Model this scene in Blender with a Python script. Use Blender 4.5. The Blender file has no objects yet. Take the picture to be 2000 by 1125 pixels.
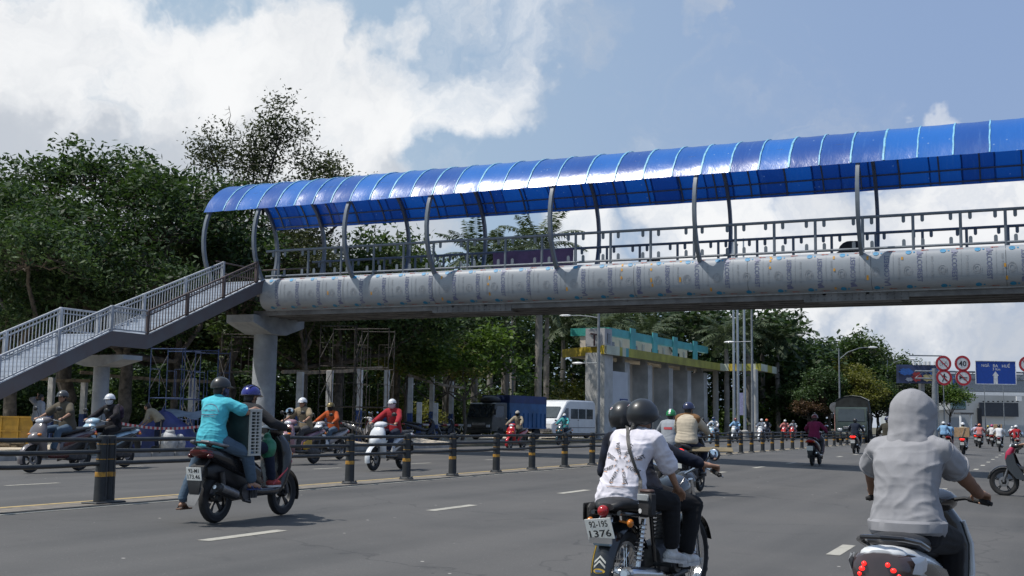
import bpy, bmesh, math, random
import numpy as np
from mathutils import Vector, Matrix, noise as mnoise
from mathutils.bvhtree import BVHTree
SC = bpy.context.scene
COL = SC.collection
random.seed(7)
RNG = np.random.default_rng(11)
rad = math.radians

# ------------------------------------------------------------------ camera
F_PX, HC = 2256.0, 1.18                       # focal length in photo pixels (2000 wide), eye height
PITCH, YAW, ROLL = rad(6.6118), rad(24.6043), 0.015
def _basis():
    f = Vector((-math.sin(YAW)*math.cos(PITCH), math.cos(YAW)*math.cos(PITCH), math.sin(PITCH)))
    r = Vector((math.cos(YAW), math.sin(YAW), 0)); u = r.cross(f)
    c, s = math.cos(ROLL), math.sin(ROLL)
    return r*c+u*s, u*c-r*s, f
CR, CU, CF = _basis()
cam = bpy.data.cameras.new('camera'); camo = bpy.data.objects.new('camera', cam); COL.objects.link(camo)
cam.sensor_width = 36; cam.lens = 36*F_PX/2000; cam.clip_start = 0.1; cam.clip_end = 6000
camo.matrix_world = Matrix.Translation((0, 0, HC)) @ Matrix(((CR.x, CU.x, -CF.x), (CR.y, CU.y, -CF.y), (CR.z, CU.z, -CF.z))).to_4x4()
SC.camera = camo
def ray(px, py): return CF + CR*((px-1000)/F_PX) + CU*((562.5-py)/F_PX)

# ------------------------------------------------------------------ sun, sky, exposure
SUN = Vector((-0.40, -0.32, 1.0)).normalized()
sl = bpy.data.lights.new('sun', 'SUN'); sl.energy = 4.1; sl.angle = rad(0.53); sl.color = (1.0, 0.95, 0.88)
so = bpy.data.objects.new('sun', sl); COL.objects.link(so)
so.rotation_euler = SUN.to_track_quat('Z', 'Y').to_euler()
SC.view_settings.view_transform = 'Standard'; SC.view_settings.look = 'None'
SC.view_settings.exposure = 0.10; SC.view_settings.gamma = 1.0
SC.render.film_transparent = False

def nd(nt, typ, **kw):
    n = nt.nodes.new(typ)
    for k, v in kw.items():
        if k in n.inputs.keys(): n.inputs[k].default_value = v
        else: setattr(n, k, v)
    return n
def mth(nt, op, a, b=None, c=None, clamp=False):
    n = nt.nodes.new('ShaderNodeMath'); n.operation = op; n.use_clamp = clamp
    for i, v in enumerate((a, b, c)):
        if v is None: continue
        if isinstance(v, (int, float)): n.inputs[i].default_value = v
        else: nt.links.new(v, n.inputs[i])
    return n.outputs[0]
def mixc(nt, fac, a, b, blend='MIX'):
    n = nt.nodes.new('ShaderNodeMix'); n.data_type = 'RGBA'; n.blend_type = blend
    for s, v in ((0, fac), (6, a), (7, b)):
        if isinstance(v, (int, float)): n.inputs[s].default_value = v
        elif isinstance(v, (tuple, list)): n.inputs[s].default_value = tuple(v)[:3]+(1,)
        else: nt.links.new(v, n.inputs[s])
    return n.outputs[2]
def smooth(nt, x, lo, hi):
    n = nt.nodes.new('ShaderNodeMapRange'); n.interpolation_type = 'SMOOTHSTEP'
    nt.links.new(x, n.inputs[0]); n.inputs[1].default_value = lo; n.inputs[2].default_value = hi
    return n.outputs[0]

W = bpy.data.worlds.new('World'); SC.world = W; W.use_nodes = True
nt = W.node_tree; nt.nodes.clear()
sky = nd(nt, 'ShaderNodeTexSky'); sky.sky_type = 'NISHITA'; sky.sun_disc = False
sky.sun_elevation = math.asin(SUN.z); sky.sun_rotation = math.atan2(SUN.x, SUN.y)
sky.air_density = 1.0; sky.dust_density = 2.2; sky.ozone_density = 1.2
SKY_K = 0.088
tc = nd(nt, 'ShaderNodeTexCoord'); D0 = tc.outputs['Generated']
# directions are bent by noise so no cloud edge stays round
wa = nd(nt, 'ShaderNodeTexNoise', Scale=6.0, Detail=6.0, Roughness=0.58); nt.links.new(D0, wa.inputs['Vector'])
vm = nd(nt, 'ShaderNodeVectorMath'); vm.operation = 'SUBTRACT'; nt.links.new(wa.outputs['Color'], vm.inputs[0]); vm.inputs[1].default_value = (.5,.5,.5)
vs_ = nd(nt, 'ShaderNodeVectorMath'); vs_.operation = 'SCALE'; nt.links.new(vm.outputs[0], vs_.inputs[0]); vs_.inputs['Scale'].default_value = 0.26
va = nd(nt, 'ShaderNodeVectorMath'); va.operation = 'ADD'; nt.links.new(D0, va.inputs[0]); nt.links.new(vs_.outputs[0], va.inputs[1])
vn = nd(nt, 'ShaderNodeVectorMath'); vn.operation = 'NORMALIZE'; nt.links.new(va.outputs[0], vn.inputs[0]); D = vn.outputs[0]
# cloud masses: soft cones round fixed directions, edges broken by noise
wn = nd(nt, 'ShaderNodeTexNoise', Scale=5.5, Detail=9.0, Roughness=0.6); nt.links.new(D, wn.inputs['Vector'])
wn2 = nd(nt, 'ShaderNodeTexNoise', Scale=17.0, Detail=7.0, Roughness=0.62, Distortion=0.4); nt.links.new(D, wn2.inputs['Vector'])
CLOUDS = [(60,110,200,1),(290,190,190,1),(540,190,150,1),(740,175,130,1),(900,160,100,.85),(990,120,90,.7),(200,420,300,1),(600,380,230,.95),(-150,200,300,1),
          (860,20,120,.65),(1000,15,110,.6),(1130,10,90,.55),(1385,12,50,.62),(1450,330,330,.36),(430,520,300,.9),(780,330,140,.5),
          (1720,280,42,.8),(1838,268,46,.85),(1180,440,100,.8),(1420,425,120,.95),(1600,440,110,.95),(1800,425,130,1),(1990,410,130,1),
          (1180,520,120,.8),(1500,520,160,.9),(1850,520,200,.9),(1650,660,160,.75),(1900,650,170,.75),(2100,600,250,.8),(1480,40,40,.3)]
acc = None
for (px, py, rr, w) in CLOUDS:
    d = ray(px, py).normalized(); ang = rr/F_PX
    dp = nd(nt, 'ShaderNodeVectorMath'); dp.operation = 'DOT_PRODUCT'; nt.links.new(D, dp.inputs[0]); dp.inputs[1].default_value = d
    m = mth(nt, 'MULTIPLY', smooth(nt, dp.outputs['Value'], math.cos(ang*1.55), math.cos(ang*0.25)), w)
    acc = m if acc is None else mth(nt, 'MAXIMUM', acc, m)
nz = mth(nt, 'ADD', mth(nt, 'MULTIPLY', mth(nt, 'SUBTRACT', wn.outputs[0], 0.5), 0.85), mth(nt, 'MULTIPLY', mth(nt, 'SUBTRACT', wn2.outputs[0], 0.5), 0.75))
den = smooth(nt, mth(nt, 'ADD', acc, nz), 0.30, 0.98)
# shade inside the cloud: broad bright crests and lilac-grey bellies
sn = nd(nt, 'ShaderNodeTexNoise', Scale=7.0, Detail=5.0, Roughness=0.5); 
mp = nd(nt, 'ShaderNodeMapping'); mp.inputs['Location'].default_value = (3.1, 1.7, 0.4); nt.links.new(D, mp.inputs['Vector']); nt.links.new(mp.outputs[0], sn.inputs['Vector'])
lit = None
for (px, py, rr) in [(250,70,170),(520,60,150),(760,90,140),(640,170,150),(900,190,130),(980,110,80),(40,40,150),(130,190,80),(1000,0,100),(380,120,140),(1838,265,60),(1715,275,50),(1500,440,170),(1850,430,200),(1200,430,90)]:
    d = ray(px, py).normalized(); ang = rr/F_PX
    dp = nd(nt, 'ShaderNodeVectorMath'); dp.operation = 'DOT_PRODUCT'; nt.links.new(D, dp.inputs[0]); dp.inputs[1].default_value = d
    m = smooth(nt, dp.outputs['Value'], math.cos(ang*1.5), math.cos(ang*0.2))
    lit = m if lit is None else mth(nt, 'MAXIMUM', lit, m)
sh = smooth(nt, mth(nt, 'ADD', mth(nt, 'MULTIPLY', lit, 0.38), mth(nt, 'ADD', mth(nt, 'MULTIPLY', sn.outputs[0], 0.75), mth(nt, 'MULTIPLY', wn2.outputs[0], 0.40))), 0.52, 1.06)
ccol = mixc(nt, sh, (0.53, 0.565, 0.62), (0.90, 0.905, 0.91))
skyc = mixc(nt, 1.0, sky.outputs[0], (SKY_K, SKY_K, SKY_K), 'MULTIPLY')
# thin haze veil whitening the blue
sg = nd(nt, 'ShaderNodeVectorMath'); sg.operation = 'DOT_PRODUCT'; nt.links.new(D0, sg.inputs[0]); sg.inputs[1].default_value = tuple(CR)
veil = mixc(nt, smooth(nt, sg.outputs['Value'], -0.25, 0.40), (0.44, 0.58, 0.72), (0.30, 0.415, 0.655))
skyc = mixc(nt, 0.72, skyc, veil)
fin = mixc(nt, mth(nt, 'MULTIPLY', den, 0.96), skyc, ccol)
bg = nd(nt, 'ShaderNodeBackground'); nt.links.new(fin, bg.inputs[0]); bg.inputs[1].default_value = 1.0
wo = nd(nt, 'ShaderNodeOutputWorld'); nt.links.new(bg.outputs[0], wo.inputs[0])
# ================================================================== helpers
def zg(x): return -0.023*(x+11.7) if x > -11.7 else 0.0
PT = '__pt'
def tag(o, label=None, cat=None, group=None, kind=None):
    if label: o['label'] = label
    if cat: o['category'] = cat
    if group: o['group'] = group
    if kind: o['kind'] = kind
    return o
def thing(name, label, cat, loc=(0,0,0), rz=0.0, group=None, scale=1.0):
    o = bpy.data.objects.new(name, None); COL.objects.link(o); o.empty_display_size = 0.2
    o.location = loc; o.rotation_euler = (0, 0, rz); o.scale = (scale,)*3
    return tag(o, label, cat, group)
KIDS = {}; PSC = {}
def setparent(o, p):
    o.parent = p
    KIDS.setdefault(p.name, []).append(o)
def base(n): return n.split('.')[0]
def dup(root, loc=None, rz=None, label=None, group=None, mats=None, scale=None, skip=(), _p=None):
    c = root.copy(); COL.objects.link(c)
    if _p is not None: setparent(c, _p)
    else:
        if loc is not None: c.location = loc
        if rz is not None: c.rotation_euler = (0, 0, rz)
        if label: c['label'] = label
        if group: c['group'] = group
        if scale: c.scale = (scale*PSC.get(root.name, 1.0),)*3
    if mats and c.data is not None and base(c.name) in mats:
        v = mats[base(c.name)]
        v = v if isinstance(v, (list, tuple)) else [v]
        for i, m in enumerate(v):
            if m is None or i >= len(c.material_slots): continue
            c.material_slots[i].link = 'OBJECT'; c.material_slots[i].material = m
    for ch in KIDS.get(root.name, []):
        if base(ch.name) in skip: continue
        dup(ch, mats=mats, skip=skip, _p=c)
    return c

class MB:
    """collects shapes; build() links them as ONE mesh object"""
    def __init__(s): s.v = []; s.f = []; s.m = []; s.mi = 0
    def add(s, vs, fs, mi=None):
        b = len(s.v); s.v += [tuple(v) for v in vs]; s.f += [tuple(i+b for i in f) for f in fs]
        s.m += [s.mi if mi is None else mi]*len(fs); return s
    def box(s, c, d, rot=None, ch=0.0, mi=None):
        hx, hy, hz = d[0]/2, d[1]/2, d[2]/2; c = Vector(c)
        if ch <= 0:
            vs = [Vector((x*hx, y*hy, z*hz)) for x in (-1,1) for y in (-1,1) for z in (-1,1)]
            fs = [(0,1,3,2),(4,6,7,5),(0,4,5,1),(2,3,7,6),(0,2,6,4),(1,5,7,3)]
        else:
            ch = min(ch, hx*.95, hy*.95, hz*.95); vs = []; ix = {}
            for x in (-1,1):
                for y in (-1,1):
                    for z in (-1,1):
                        for a in range(3):
                            p = [x*(hx-ch), y*(hy-ch), z*(hz-ch)]; p[a] += (x,y,z)[a]*ch
                            ix[(x,y,z,a)] = len(vs); vs.append(Vector(p))
            fs = []
            for a in range(3):
                b, d2 = (a+1)%3, (a+2)%3
                for sgn in (-1,1):
                    q = []
                    for (u, w) in ((-1,-1),(1,-1),(1,1),(-1,1)):
                        k = [0,0,0]; k[a] = sgn; k[b] = u; k[d2] = w; q.append(ix[tuple(k)+(a,)])
                    fs.append(tuple(q) if sgn > 0 else tuple(reversed(q)))
                for u in (-1,1):
                    for w in (-1,1):
                        k0 = [0,0,0]; k1 = [0,0,0]; k0[a] = -1; k1[a] = 1; k0[b] = k1[b] = u; k0[d2] = k1[d2] = w
                        q = (ix[tuple(k0)+(b,)], ix[tuple(k1)+(b,)], ix[tuple(k1)+(d2,)], ix[tuple(k0)+(d2,)])
                        fs.append(q if u*w > 0 else tuple(reversed(q)))
            for x in (-1,1):
                for y in (-1,1):
                    for z in (-1,1):
                        q = tuple(ix[(x,y,z,a)] for a in range(3)); fs.append(q if x*y*z > 0 else tuple(reversed(q)))
        if rot is not None: vs = [rot @ v for v in vs]
        return s.add([c+v for v in vs], fs, mi)
    def beam(s, p, q, w, h, up=(0,0,1), mi=None, ch=0.0):
        p, q = Vector(p), Vector(q); x = (q-p); L = x.length; x = x.normalized(); u = Vector(up)
        y = u.cross(x)
        if y.length < 1e-5: y = Vector((0,1,0)).cross(x)
        y.normalize(); z = x.cross(y)
        R = Matrix((x, y, z)).transposed()
        return s.box((p+q)/2, (L, w, h), R, ch, mi)
    def tube(s, pts, r, n=8, mi=None, cap=True, closed=False, ell=None):
        pts = [Vector(p) for p in pts]; k = len(pts); r = r if isinstance(r, (list, tuple)) else [r]*k
        vs = []; prev = None
        for i, p in enumerate(pts):
            if closed: t = pts[(i+1)%k]-pts[i-1]
            else: t = pts[min(i+1,k-1)]-pts[max(i-1,0)]
            t.normalize()
            if prev is None:
                a = Vector((0,0,1)) if abs(t.z) < .9 else Vector((1,0,0)); n1 = (a-t*a.dot(t)).normalized()
            else: n1 = (prev-t*prev.dot(t)).normalized()
            prev = n1; n2 = t.cross(n1)
            e = ell or (1,1)
            for j in range(n):
                a = 2*math.pi*j/n; vs.append(p+(n1*math.cos(a)*e[0]+n2*math.sin(a)*e[1])*r[i])
        fs = []
        for i in range(k if closed else k-1):
            i2 = (i+1)%k
            for j in range(n):
                j2 = (j+1)%n; fs.append((i*n+j, i*n+j2, i2*n+j2, i2*n+j))
        if cap and not closed: fs += [tuple(reversed(range(n))), tuple(range((k-1)*n, k*n))]
        return s.add(vs, fs, mi)
    def loft(s, rings, mi=None, cap=True, closed=True):
        n = len(rings[0]); vs = [p for r in rings for p in r]; fs = []
        for i in range(len(rings)-1):
            for j in range(n if closed else n-1):
                j2 = (j+1)%n; fs.append((i*n+j, i*n+j2, (i+1)*n+j2, (i+1)*n+j))
        if cap and closed: fs += [tuple(reversed(range(n))), tuple(range((len(rings)-1)*n, len(rings)*n))]
        return s.add(vs, fs, mi)
    def lathe(s, prof, c=(0,0,0), axis='z', n=16, mi=None, closed=False):
        vs = []
        for (r, h) in prof:
            for j in range(n):
                a = 2*math.pi*j/n; x, y = r*math.cos(a), r*math.sin(a)
                p = {'z': (x,y,h), 'y': (x,h,y), 'x': (h,x,y)}[axis]; vs.append((p[0]+c[0], p[1]+c[1], p[2]+c[2]))
        k = len(prof); fs = []
        for i in range(k if closed else k-1):
            i2 = (i+1)%k
            for j in range(n):
                j2 = (j+1)%n; q = (i*n+j, i*n+j2, i2*n+j2, i2*n+j); fs.append(q if axis != 'y' else tuple(reversed(q)))
        if not closed:
            if prof[0][0] > 1e-4: fs.append(tuple(reversed(range(n))) if axis != 'y' else tuple(range(n)))
            if prof[-1][0] > 1e-4: fs.append(tuple(range((k-1)*n, k*n)) if axis != 'y' else tuple(reversed(range((k-1)*n, k*n))))
        return s.add(vs, fs, mi)
    def ell(s, c, r, rot=None, nu=14, nv=9, mi=None):
        c = Vector(c); vs = []; fs = []
        for i in range(nv+1):
            t = math.pi*i/nv
            for j in range(nu):
                a = 2*math.pi*j/nu; p = Vector((r[0]*math.sin(t)*math.cos(a), r[1]*math.sin(t)*math.sin(a), r[2]*math.cos(t)))
                vs.append(c+(rot @ p if rot is not None else p))
        for i in range(nv):
            for j in range(nu):
                j2 = (j+1)%nu; fs.append((i*nu+j, (i+1)*nu+j, (i+1)*nu+j2, i*nu+j2))
        return s.add(vs, fs, mi)
    def prism(s, poly, a, b, axis='y', mi=None):
        """poly of (u,w) extruded from a to b along axis; y: (x,z)  x: (y,z)  z: (x,y)"""
        n = len(poly)
        def P(u, w, t): return {'y': (u,t,w), 'x': (t,u,w), 'z': (u,w,t)}[axis]
        vs = [P(u,w,a) for u,w in poly]+[P(u,w,b) for u,w in poly]
        fs = [tuple(range(n)), tuple(reversed(range(n,2*n)))]+[(j, n+j, n+(j+1)%n, (j+1)%n) for j in range(n)]
        return s.add(vs, fs, mi)
    def quad(s, a, b, c, d, mi=None): return s.add([a,b,c,d], [(0,1,2,3)], mi)
    def build(s, name, mat, parent=None, ang=40, fix=True, smooth=True):
        me = bpy.data.meshes.new(name); me.from_pydata(s.v, [], s.f)
        mats = mat if isinstance(mat, (list, tuple)) else [mat]
        for m in mats: me.materials.append(m)
        if len(mats) > 1: me.polygons.foreach_set('material_index', s.m)
        if fix:
            bm = bmesh.new(); bm.from_mesh(me)
            bmesh.ops.remove_doubles(bm, verts=bm.verts, dist=1e-5)
            bmesh.ops.recalc_face_normals(bm, faces=bm.faces); bm.to_mesh(me); bm.free()
        if smooth:
            me.polygons.foreach_set('use_smooth', [True]*len(me.polygons)); me.set_sharp_from_angle(angle=rad(ang))
        me.update()
        o = bpy.data.objects.new(name, me); COL.objects.link(o)
        if parent is not None: setparent(o, parent)
        return o
def sec(x, z, hw, hh, n=2.6, N=18, cy=0.0, tilt=0.0, flat=0.0):
    """superellipse ring in the yz plane at x"""
    out = []
    for j in range(N):
        a = 2*math.pi*j/N; c, s_ = math.cos(a), math.sin(a)
        y = hw*math.copysign(abs(c)**(2/n), c); zz = hh*math.copysign(abs(s_)**(2/n), s_)
        out.append((x+zz*tilt, cy+y, z+zz))
    return out
def secz(z, x, hx, hy, n=2.6, N=18, cy=0.0):
    out = []
    for j in range(N):
        a = 2*math.pi*j/N; c, s_ = math.cos(a), math.sin(a)
        out.append((x+hx*math.copysign(abs(c)**(2/n), c), cy+hy*math.copysign(abs(s_)**(2/n), s_), z))
    return out

# ------------------------------------------------------------------ materials
MATS = {}
def mat(name, col, rough=0.6, metal=0.0, var=0.12, vs=6.0, bump=0.0, bs=60.0, spec=0.5, coat=0.0, col2=None, dirt=0.0, isl=0.0, trans=0.0, objr=0.0):
    if name in MATS: return MATS[name]
    m = bpy.data.materials.new(name); m.use_nodes = True; MATS[name] = m
    t = m.node_tree; p = t.nodes['Principled BSDF']; o = t.nodes['Material Output']
    tcn = nd(t, 'ShaderNodeTexCoord'); co = tcn.outputs['Object']
    base_c = tuple(col)+(1,)
    n1 = nd(t, 'ShaderNodeTexNoise', Scale=vs, Detail=6.0, Roughness=0.6); t.links.new(co, n1.inputs['Vector'])
    c2 = col2 if col2 else tuple(max(0, c*(1-2.2*var)) for c in col)
    hi = tuple(min(1, c*(1+var)) for c in col)
    out = mixc(t, smooth(t, n1.outputs[0], 0.3, 0.7), c2, hi)
    if dirt > 0:
        n2 = nd(t, 'ShaderNodeTexNoise', Scale=vs*0.35, Detail=8.0, Roughness=0.7); t.links.new(co, n2.inputs['Vector'])
        out = mixc(t, mth(t, 'MULTIPLY', smooth(t, n2.outputs[0], 0.5, 0.72), dirt), out, (0.13, 0.115, 0.095))
    if isl > 0:
        g = nd(t, 'ShaderNodeNewGeometry')
        k = mth(t, 'ADD', mth(t, 'MULTIPLY', g.outputs['Random Per Island'], 2*isl), 1-isl)
        cc = nd(t, 'ShaderNodeCombineColor')
        for i in range(3): t.links.new(k, cc.inputs[i])
        out = mixc(t, 1.0, out, cc.outputs[0], 'MULTIPLY')
    if objr > 0:
        g = nd(t, 'ShaderNodeObjectInfo')
        k = mth(t, 'ADD', mth(t, 'MULTIPLY', g.outputs['Random'], 2*objr), 1-objr)
        cc = nd(t, 'ShaderNodeCombineColor')
        for i in range(3): t.links.new(k, cc.inputs[i])
        out = mixc(t, 1.0, out, cc.outputs[0], 'MULTIPLY')
    t.links.new(out, p.inputs['Base Color'])
    p.inputs['Metallic'].default_value = metal; p.inputs['Specular IOR Level'].default_value = spec
    rn = mth(t, 'ADD', mth(t, 'MULTIPLY', n1.outputs[0], 0.16), rough-0.08, clamp=True); t.links.new(rn, p.inputs['Roughness'])
    if coat: p.inputs['Coat Weight'].default_value = coat; p.inputs['Coat Roughness'].default_value = 0.08
    if bump > 0:
        n3 = nd(t, 'ShaderNodeTexNoise', Scale=bs, Detail=4.0, Roughness=0.6); t.links.new(co, n3.inputs['Vector'])
        b = nd(t, 'ShaderNodeBump', Strength=min(1.0, bump), Distance=0.02); t.links.new(n3.outputs[0], b.inputs['Height']); t.links.new(b.outputs[0], p.inputs['Normal'])
    if trans > 0:
        tr = nd(t, 'ShaderNodeBsdfTranslucent'); t.links.new(out, tr.inputs[0])
        mx = nd(t, 'ShaderNodeMixShader'); mx.inputs[0].default_value = trans
        t.links.new(p.outputs[0], mx.inputs[1]); t.links.new(tr.outputs[0], mx.inputs[2]); t.links.new(mx.outputs[0], o.inputs[0])
    return m
def emit(name, col, k):
    m = bpy.data.materials.new(name); m.use_nodes = True; p = m.node_tree.nodes['Principled BSDF']
    p.inputs['Base Color'].default_value = tuple(col)+(1,); p.inputs['Emission Color'].default_value = tuple(col)+(1,); p.inputs['Emission Strength'].default_value = k
    p.inputs['Roughness'].default_value = 0.3
    return m
def cloth(name, col, var=0.06, bump=0.12, bs=60.0, rough=0.9):
    """woven cloth: soft folds in the bump plus a fine weave"""
    if name in MATS: return MATS[name]
    m = mat(name, col, rough, 0, var, 9.0, bump, bs, spec=0.2)
    t = m.node_tree; p = t.nodes['Principled BSDF']
    p.inputs['Sheen Weight'].default_value = 0.04
    return m
def glass(name, col=(0.02,0.025,0.03), rough=0.06):
    return mat(name, col, rough, 0, 0.05, 3, spec=0.9)

M_BLACK = mat('black plastic', (0.016,0.017,0.019), 0.45, 0, 0.15, 8, 0.1, 90)
M_GLOSSB = mat('gloss black paint', (0.012,0.013,0.015), 0.22, 0, 0.1, 5, coat=0.6)
M_RUBBER = mat('tyre rubber', (0.02,0.02,0.021), 0.85, 0, 0.2, 12, 0.3, 120)
M_CHROME = mat('chrome', (0.62,0.63,0.65), 0.18, 1.0, 0.05, 8)
M_STEEL = mat('dull steel', (0.28,0.28,0.29), 0.42, 0.85, 0.15, 10, dirt=0.3)
M_ENG = mat('engine metal', (0.10,0.10,0.105), 0.5, 0.7, 0.2, 14, 0.2, 60)
M_SEAT = mat('seat vinyl', (0.02,0.02,0.022), 0.5, 0, 0.15, 14, 0.15, 160)
M_PLATE = mat('plate white', (0.78,0.78,0.73), 0.4, 0, 0.05, 10)
M_INK = mat('black ink', (0.015,0.015,0.018), 0.6, 0, 0.05)
M_MIRROR = mat('mirror glass', (0.55,0.62,0.70), 0.05, 1.0, 0.02)
M_LENS = mat('clear lens', (0.55,0.57,0.6), 0.08, 0.0, 0.05, spec=0.9)
M_REDL = mat('red lens', (0.35,0.012,0.012), 0.15, 0, 0.05, spec=0.7)
M_REDON = emit('lit tail lamp', (1.0,0.025,0.02), 1.25)
M_AMBER = mat('amber lens', (0.55,0.17,0.02), 0.15, 0, 0.05)
M_SKIN = mat('skin', (0.36,0.20,0.13), 0.55, 0, 0.10, 12, 0.05, 80)
M_HAIR = mat('black hair', (0.012,0.010,0.010), 0.45, 0, 0.2, 40, 0.4, 120)
M_EYE = mat('eyes', (0.02,0.015,0.012), 0.2)
M_GLASS = glass('dark glass')
M_CARD = mat('cardboard', (0.36,0.24,0.14), 0.85, 0, 0.1, 8, 0.1, 60)
M_WHITE = mat('white paint', (0.72,0.73,0.74), 0.35, 0, 0.05, 4, coat=0.2, dirt=0.10)

# ------------------------------------------------------------------ lettering
_TX = {}
def text2d(s):
    if s in _TX: return _TX[s]
    cu = bpy.data.curves.new('lettering', 'FONT'); cu.body = s; cu.size = 1.0; cu.align_x = 'CENTER'; cu.align_y = 'CENTER'; cu.resolution_u = 2; cu.offset = 0.014
    o = bpy.data.objects.new('lettering', cu); COL.objects.link(o)
    me = bpy.data.meshes.new_from_object(o.evaluated_get(bpy.context.evaluated_depsgraph_get()))
    vs = [v.co.copy() for v in me.vertices]; fs = [tuple(p.vertices) for p in me.polygons]
    bpy.data.objects.remove(o); bpy.data.curves.remove(cu); bpy.data.meshes.remove(me)
    xs = [v.x for v in vs]; ys = [v.y for v in vs]
    cx, cy = (min(xs)+max(xs))/2, (min(ys)+max(ys))/2; w, h = max(xs)-min(xs), max(ys)-min(ys)
    vs = [Vector((v.x-cx, v.y-cy)) for v in vs]
    _TX[s] = (vs, fs, w, h); return _TX[s]
def put_text(mb, s, c, ex, ey, h=None, w=None, mi=None, fn=None):
    """flat letters at c; ex/ey = reading and up directions; h = cap height or w = line width"""
    vs, fs, tw, th = text2d(s)
    kx = ky = None
    if h is not None: kx = ky = h/th
    if w is not None:
        kx = w/tw
        if h is None: ky = kx
    c, ex, ey = Vector(c), Vector(ex), Vector(ey)
    P = [c+ex*(v.x*kx)+ey*(v.y*ky) for v in vs]
    if fn: P = [fn(p) for p in P]
    mb.add(P, fs, mi)
def foreach_mesh(name, V, Q, mats, mi=None, smooth=False):
    """fast mesh from numpy verts and quads"""
    me = bpy.data.meshes.new(name); n = len(Q); k = Q.shape[1]
    me.vertices.add(len(V)); me.vertices.foreach_set('co', V.astype(np.float32).ravel())
    me.loops.add(n*k); me.loops.foreach_set('vertex_index', Q.astype(np.int32).ravel())
    me.polygons.add(n); me.polygons.foreach_set('loop_start', np.arange(0, n*k, k, dtype=np.int32)); me.polygons.foreach_set('loop_total', np.full(n, k, dtype=np.int32))
    for m in mats: me.materials.append(m)
    if mi is not None: me.polygons.foreach_set('material_index', mi.astype(np.int32))
    if smooth: me.polygons.foreach_set('use_smooth', np.ones(n, dtype=bool))
    me.update(calc_edges=True); return me
# ================================================================== ground and road
def sheet(name, mat_, polys):
    mb = MB()
    for p in polys: mb.add(p, [tuple(range(len(p)))])
    o = mb.build(name, mat_, smooth=False); o['kind'] = 'structure'; return o
def asphalt():
    m = bpy.data.materials.new('asphalt'); m.use_nodes = True; t = m.node_tree; p = t.nodes['Principled BSDF']
    co = nd(t, 'ShaderNodeTexCoord').outputs['Object']
    big = nd(t, 'ShaderNodeTexNoise', Scale=0.22, Detail=5.0, Roughness=0.6); t.links.new(co, big.inputs['Vector'])
    mpn = nd(t, 'ShaderNodeMapping'); mpn.inputs['Scale'].default_value = (1.1, 0.05, 1); t.links.new(co, mpn.inputs['Vector'])
    trk = nd(t, 'ShaderNodeTexNoise', Scale=1.0, Detail=4.0, Roughness=0.5); t.links.new(mpn.outputs[0], trk.inputs['Vector'])
    fine = nd(t, 'ShaderNodeTexNoise', Scale=55.0, Detail=3.0, Roughness=0.7); t.links.new(co, fine.inputs['Vector'])
    sp = nd(t, 'ShaderNodeTexVoronoi', Scale=24.0); t.links.new(co, sp.inputs['Vector'])
    sp2 = nd(t, 'ShaderNodeTexVoronoi', Scale=5.0); t.links.new(co, sp2.inputs['Vector'])
    c = mixc(t, smooth(t, trk.outputs[0], 0.3, 0.7), (0.066,0.0655,0.065), (0.097,0.0945,0.092))
    c = mixc(t, mth(t, 'MULTIPLY', smooth(t, big.outputs[0], 0.42, 0.66), 0.6), c, (0.113,0.108,0.103))
    oil = nd(t, 'ShaderNodeTexNoise', Scale=0.9, Detail=7.0, Roughness=0.65, Distortion=0.8); t.links.new(co, oil.inputs['Vector'])
    c = mixc(t, mth(t, 'MULTIPLY', smooth(t, oil.outputs[0], 0.60, 0.74), 0.45), c, (0.040,0.040,0.041))
    c = mixc(t, mth(t, 'MULTIPLY', smooth(t, fine.outputs[0], 0.35, 0.75), 0.4), c, (0.045,0.046,0.048))
    hs = nd(t, 'ShaderNodeTexWhiteNoise'); t.links.new(sp.outputs['Position'], hs.inputs['Vector'])
    chip = mth(t, 'MULTIPLY', smooth(t, sp.outputs['Distance'], 0.20, 0.10), smooth(t, hs.outputs['Value'], 0.86, 0.88))
    c = mixc(t, mth(t, 'MULTIPLY', chip, 0.5), c, (0.26,0.25,0.24))
    hs2 = nd(t, 'ShaderNodeTexWhiteNoise'); t.links.new(sp2.outputs['Position'], hs2.inputs['Vector'])
    bit = mth(t, 'MULTIPLY', smooth(t, sp2.outputs['Distance'], 0.12, 0.06), smooth(t, hs2.outputs['Value'], 0.93, 0.94))
    c = mixc(t, bit, c, mixc(t, smooth(t, hs2.outputs['Value'], 0.96, 0.97), (0.03,0.03,0.03), (0.45,0.43,0.40)))
    # sealed cracks and oil drips
    cr = nd(t, 'ShaderNodeTexVoronoi', Scale=0.16); cr.feature = 'DISTANCE_TO_EDGE'
    wob = nd(t, 'ShaderNodeTexNoise', Scale=1.4, Detail=5.0); t.links.new(co, wob.inputs['Vector'])
    add = nd(t, 'ShaderNodeVectorMath'); add.operation = 'ADD'; t.links.new(co, add.inputs[0]); t.links.new(wob.outputs['Color'], add.inputs[1]); t.links.new(add.outputs[0], cr.inputs['Vector'])
    c = mixc(t, mth(t, 'MULTIPLY', smooth(t, cr.outputs['Distance'], 0.004, 0.001), 0.45), c, (0.035,0.035,0.037))
    t.links.new(c, p.inputs['Base Color'])
    p.inputs['Roughness'].default_value = 0.82; p.inputs['Specular IOR Level'].default_value = 0.35
    b = nd(t, 'ShaderNodeBump', Strength=0.45, Distance=0.006); t.links.new(fine.outputs[0], b.inputs['Height']); t.links.new(b.outputs[0], p.inputs['Normal'])
    return m
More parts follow.
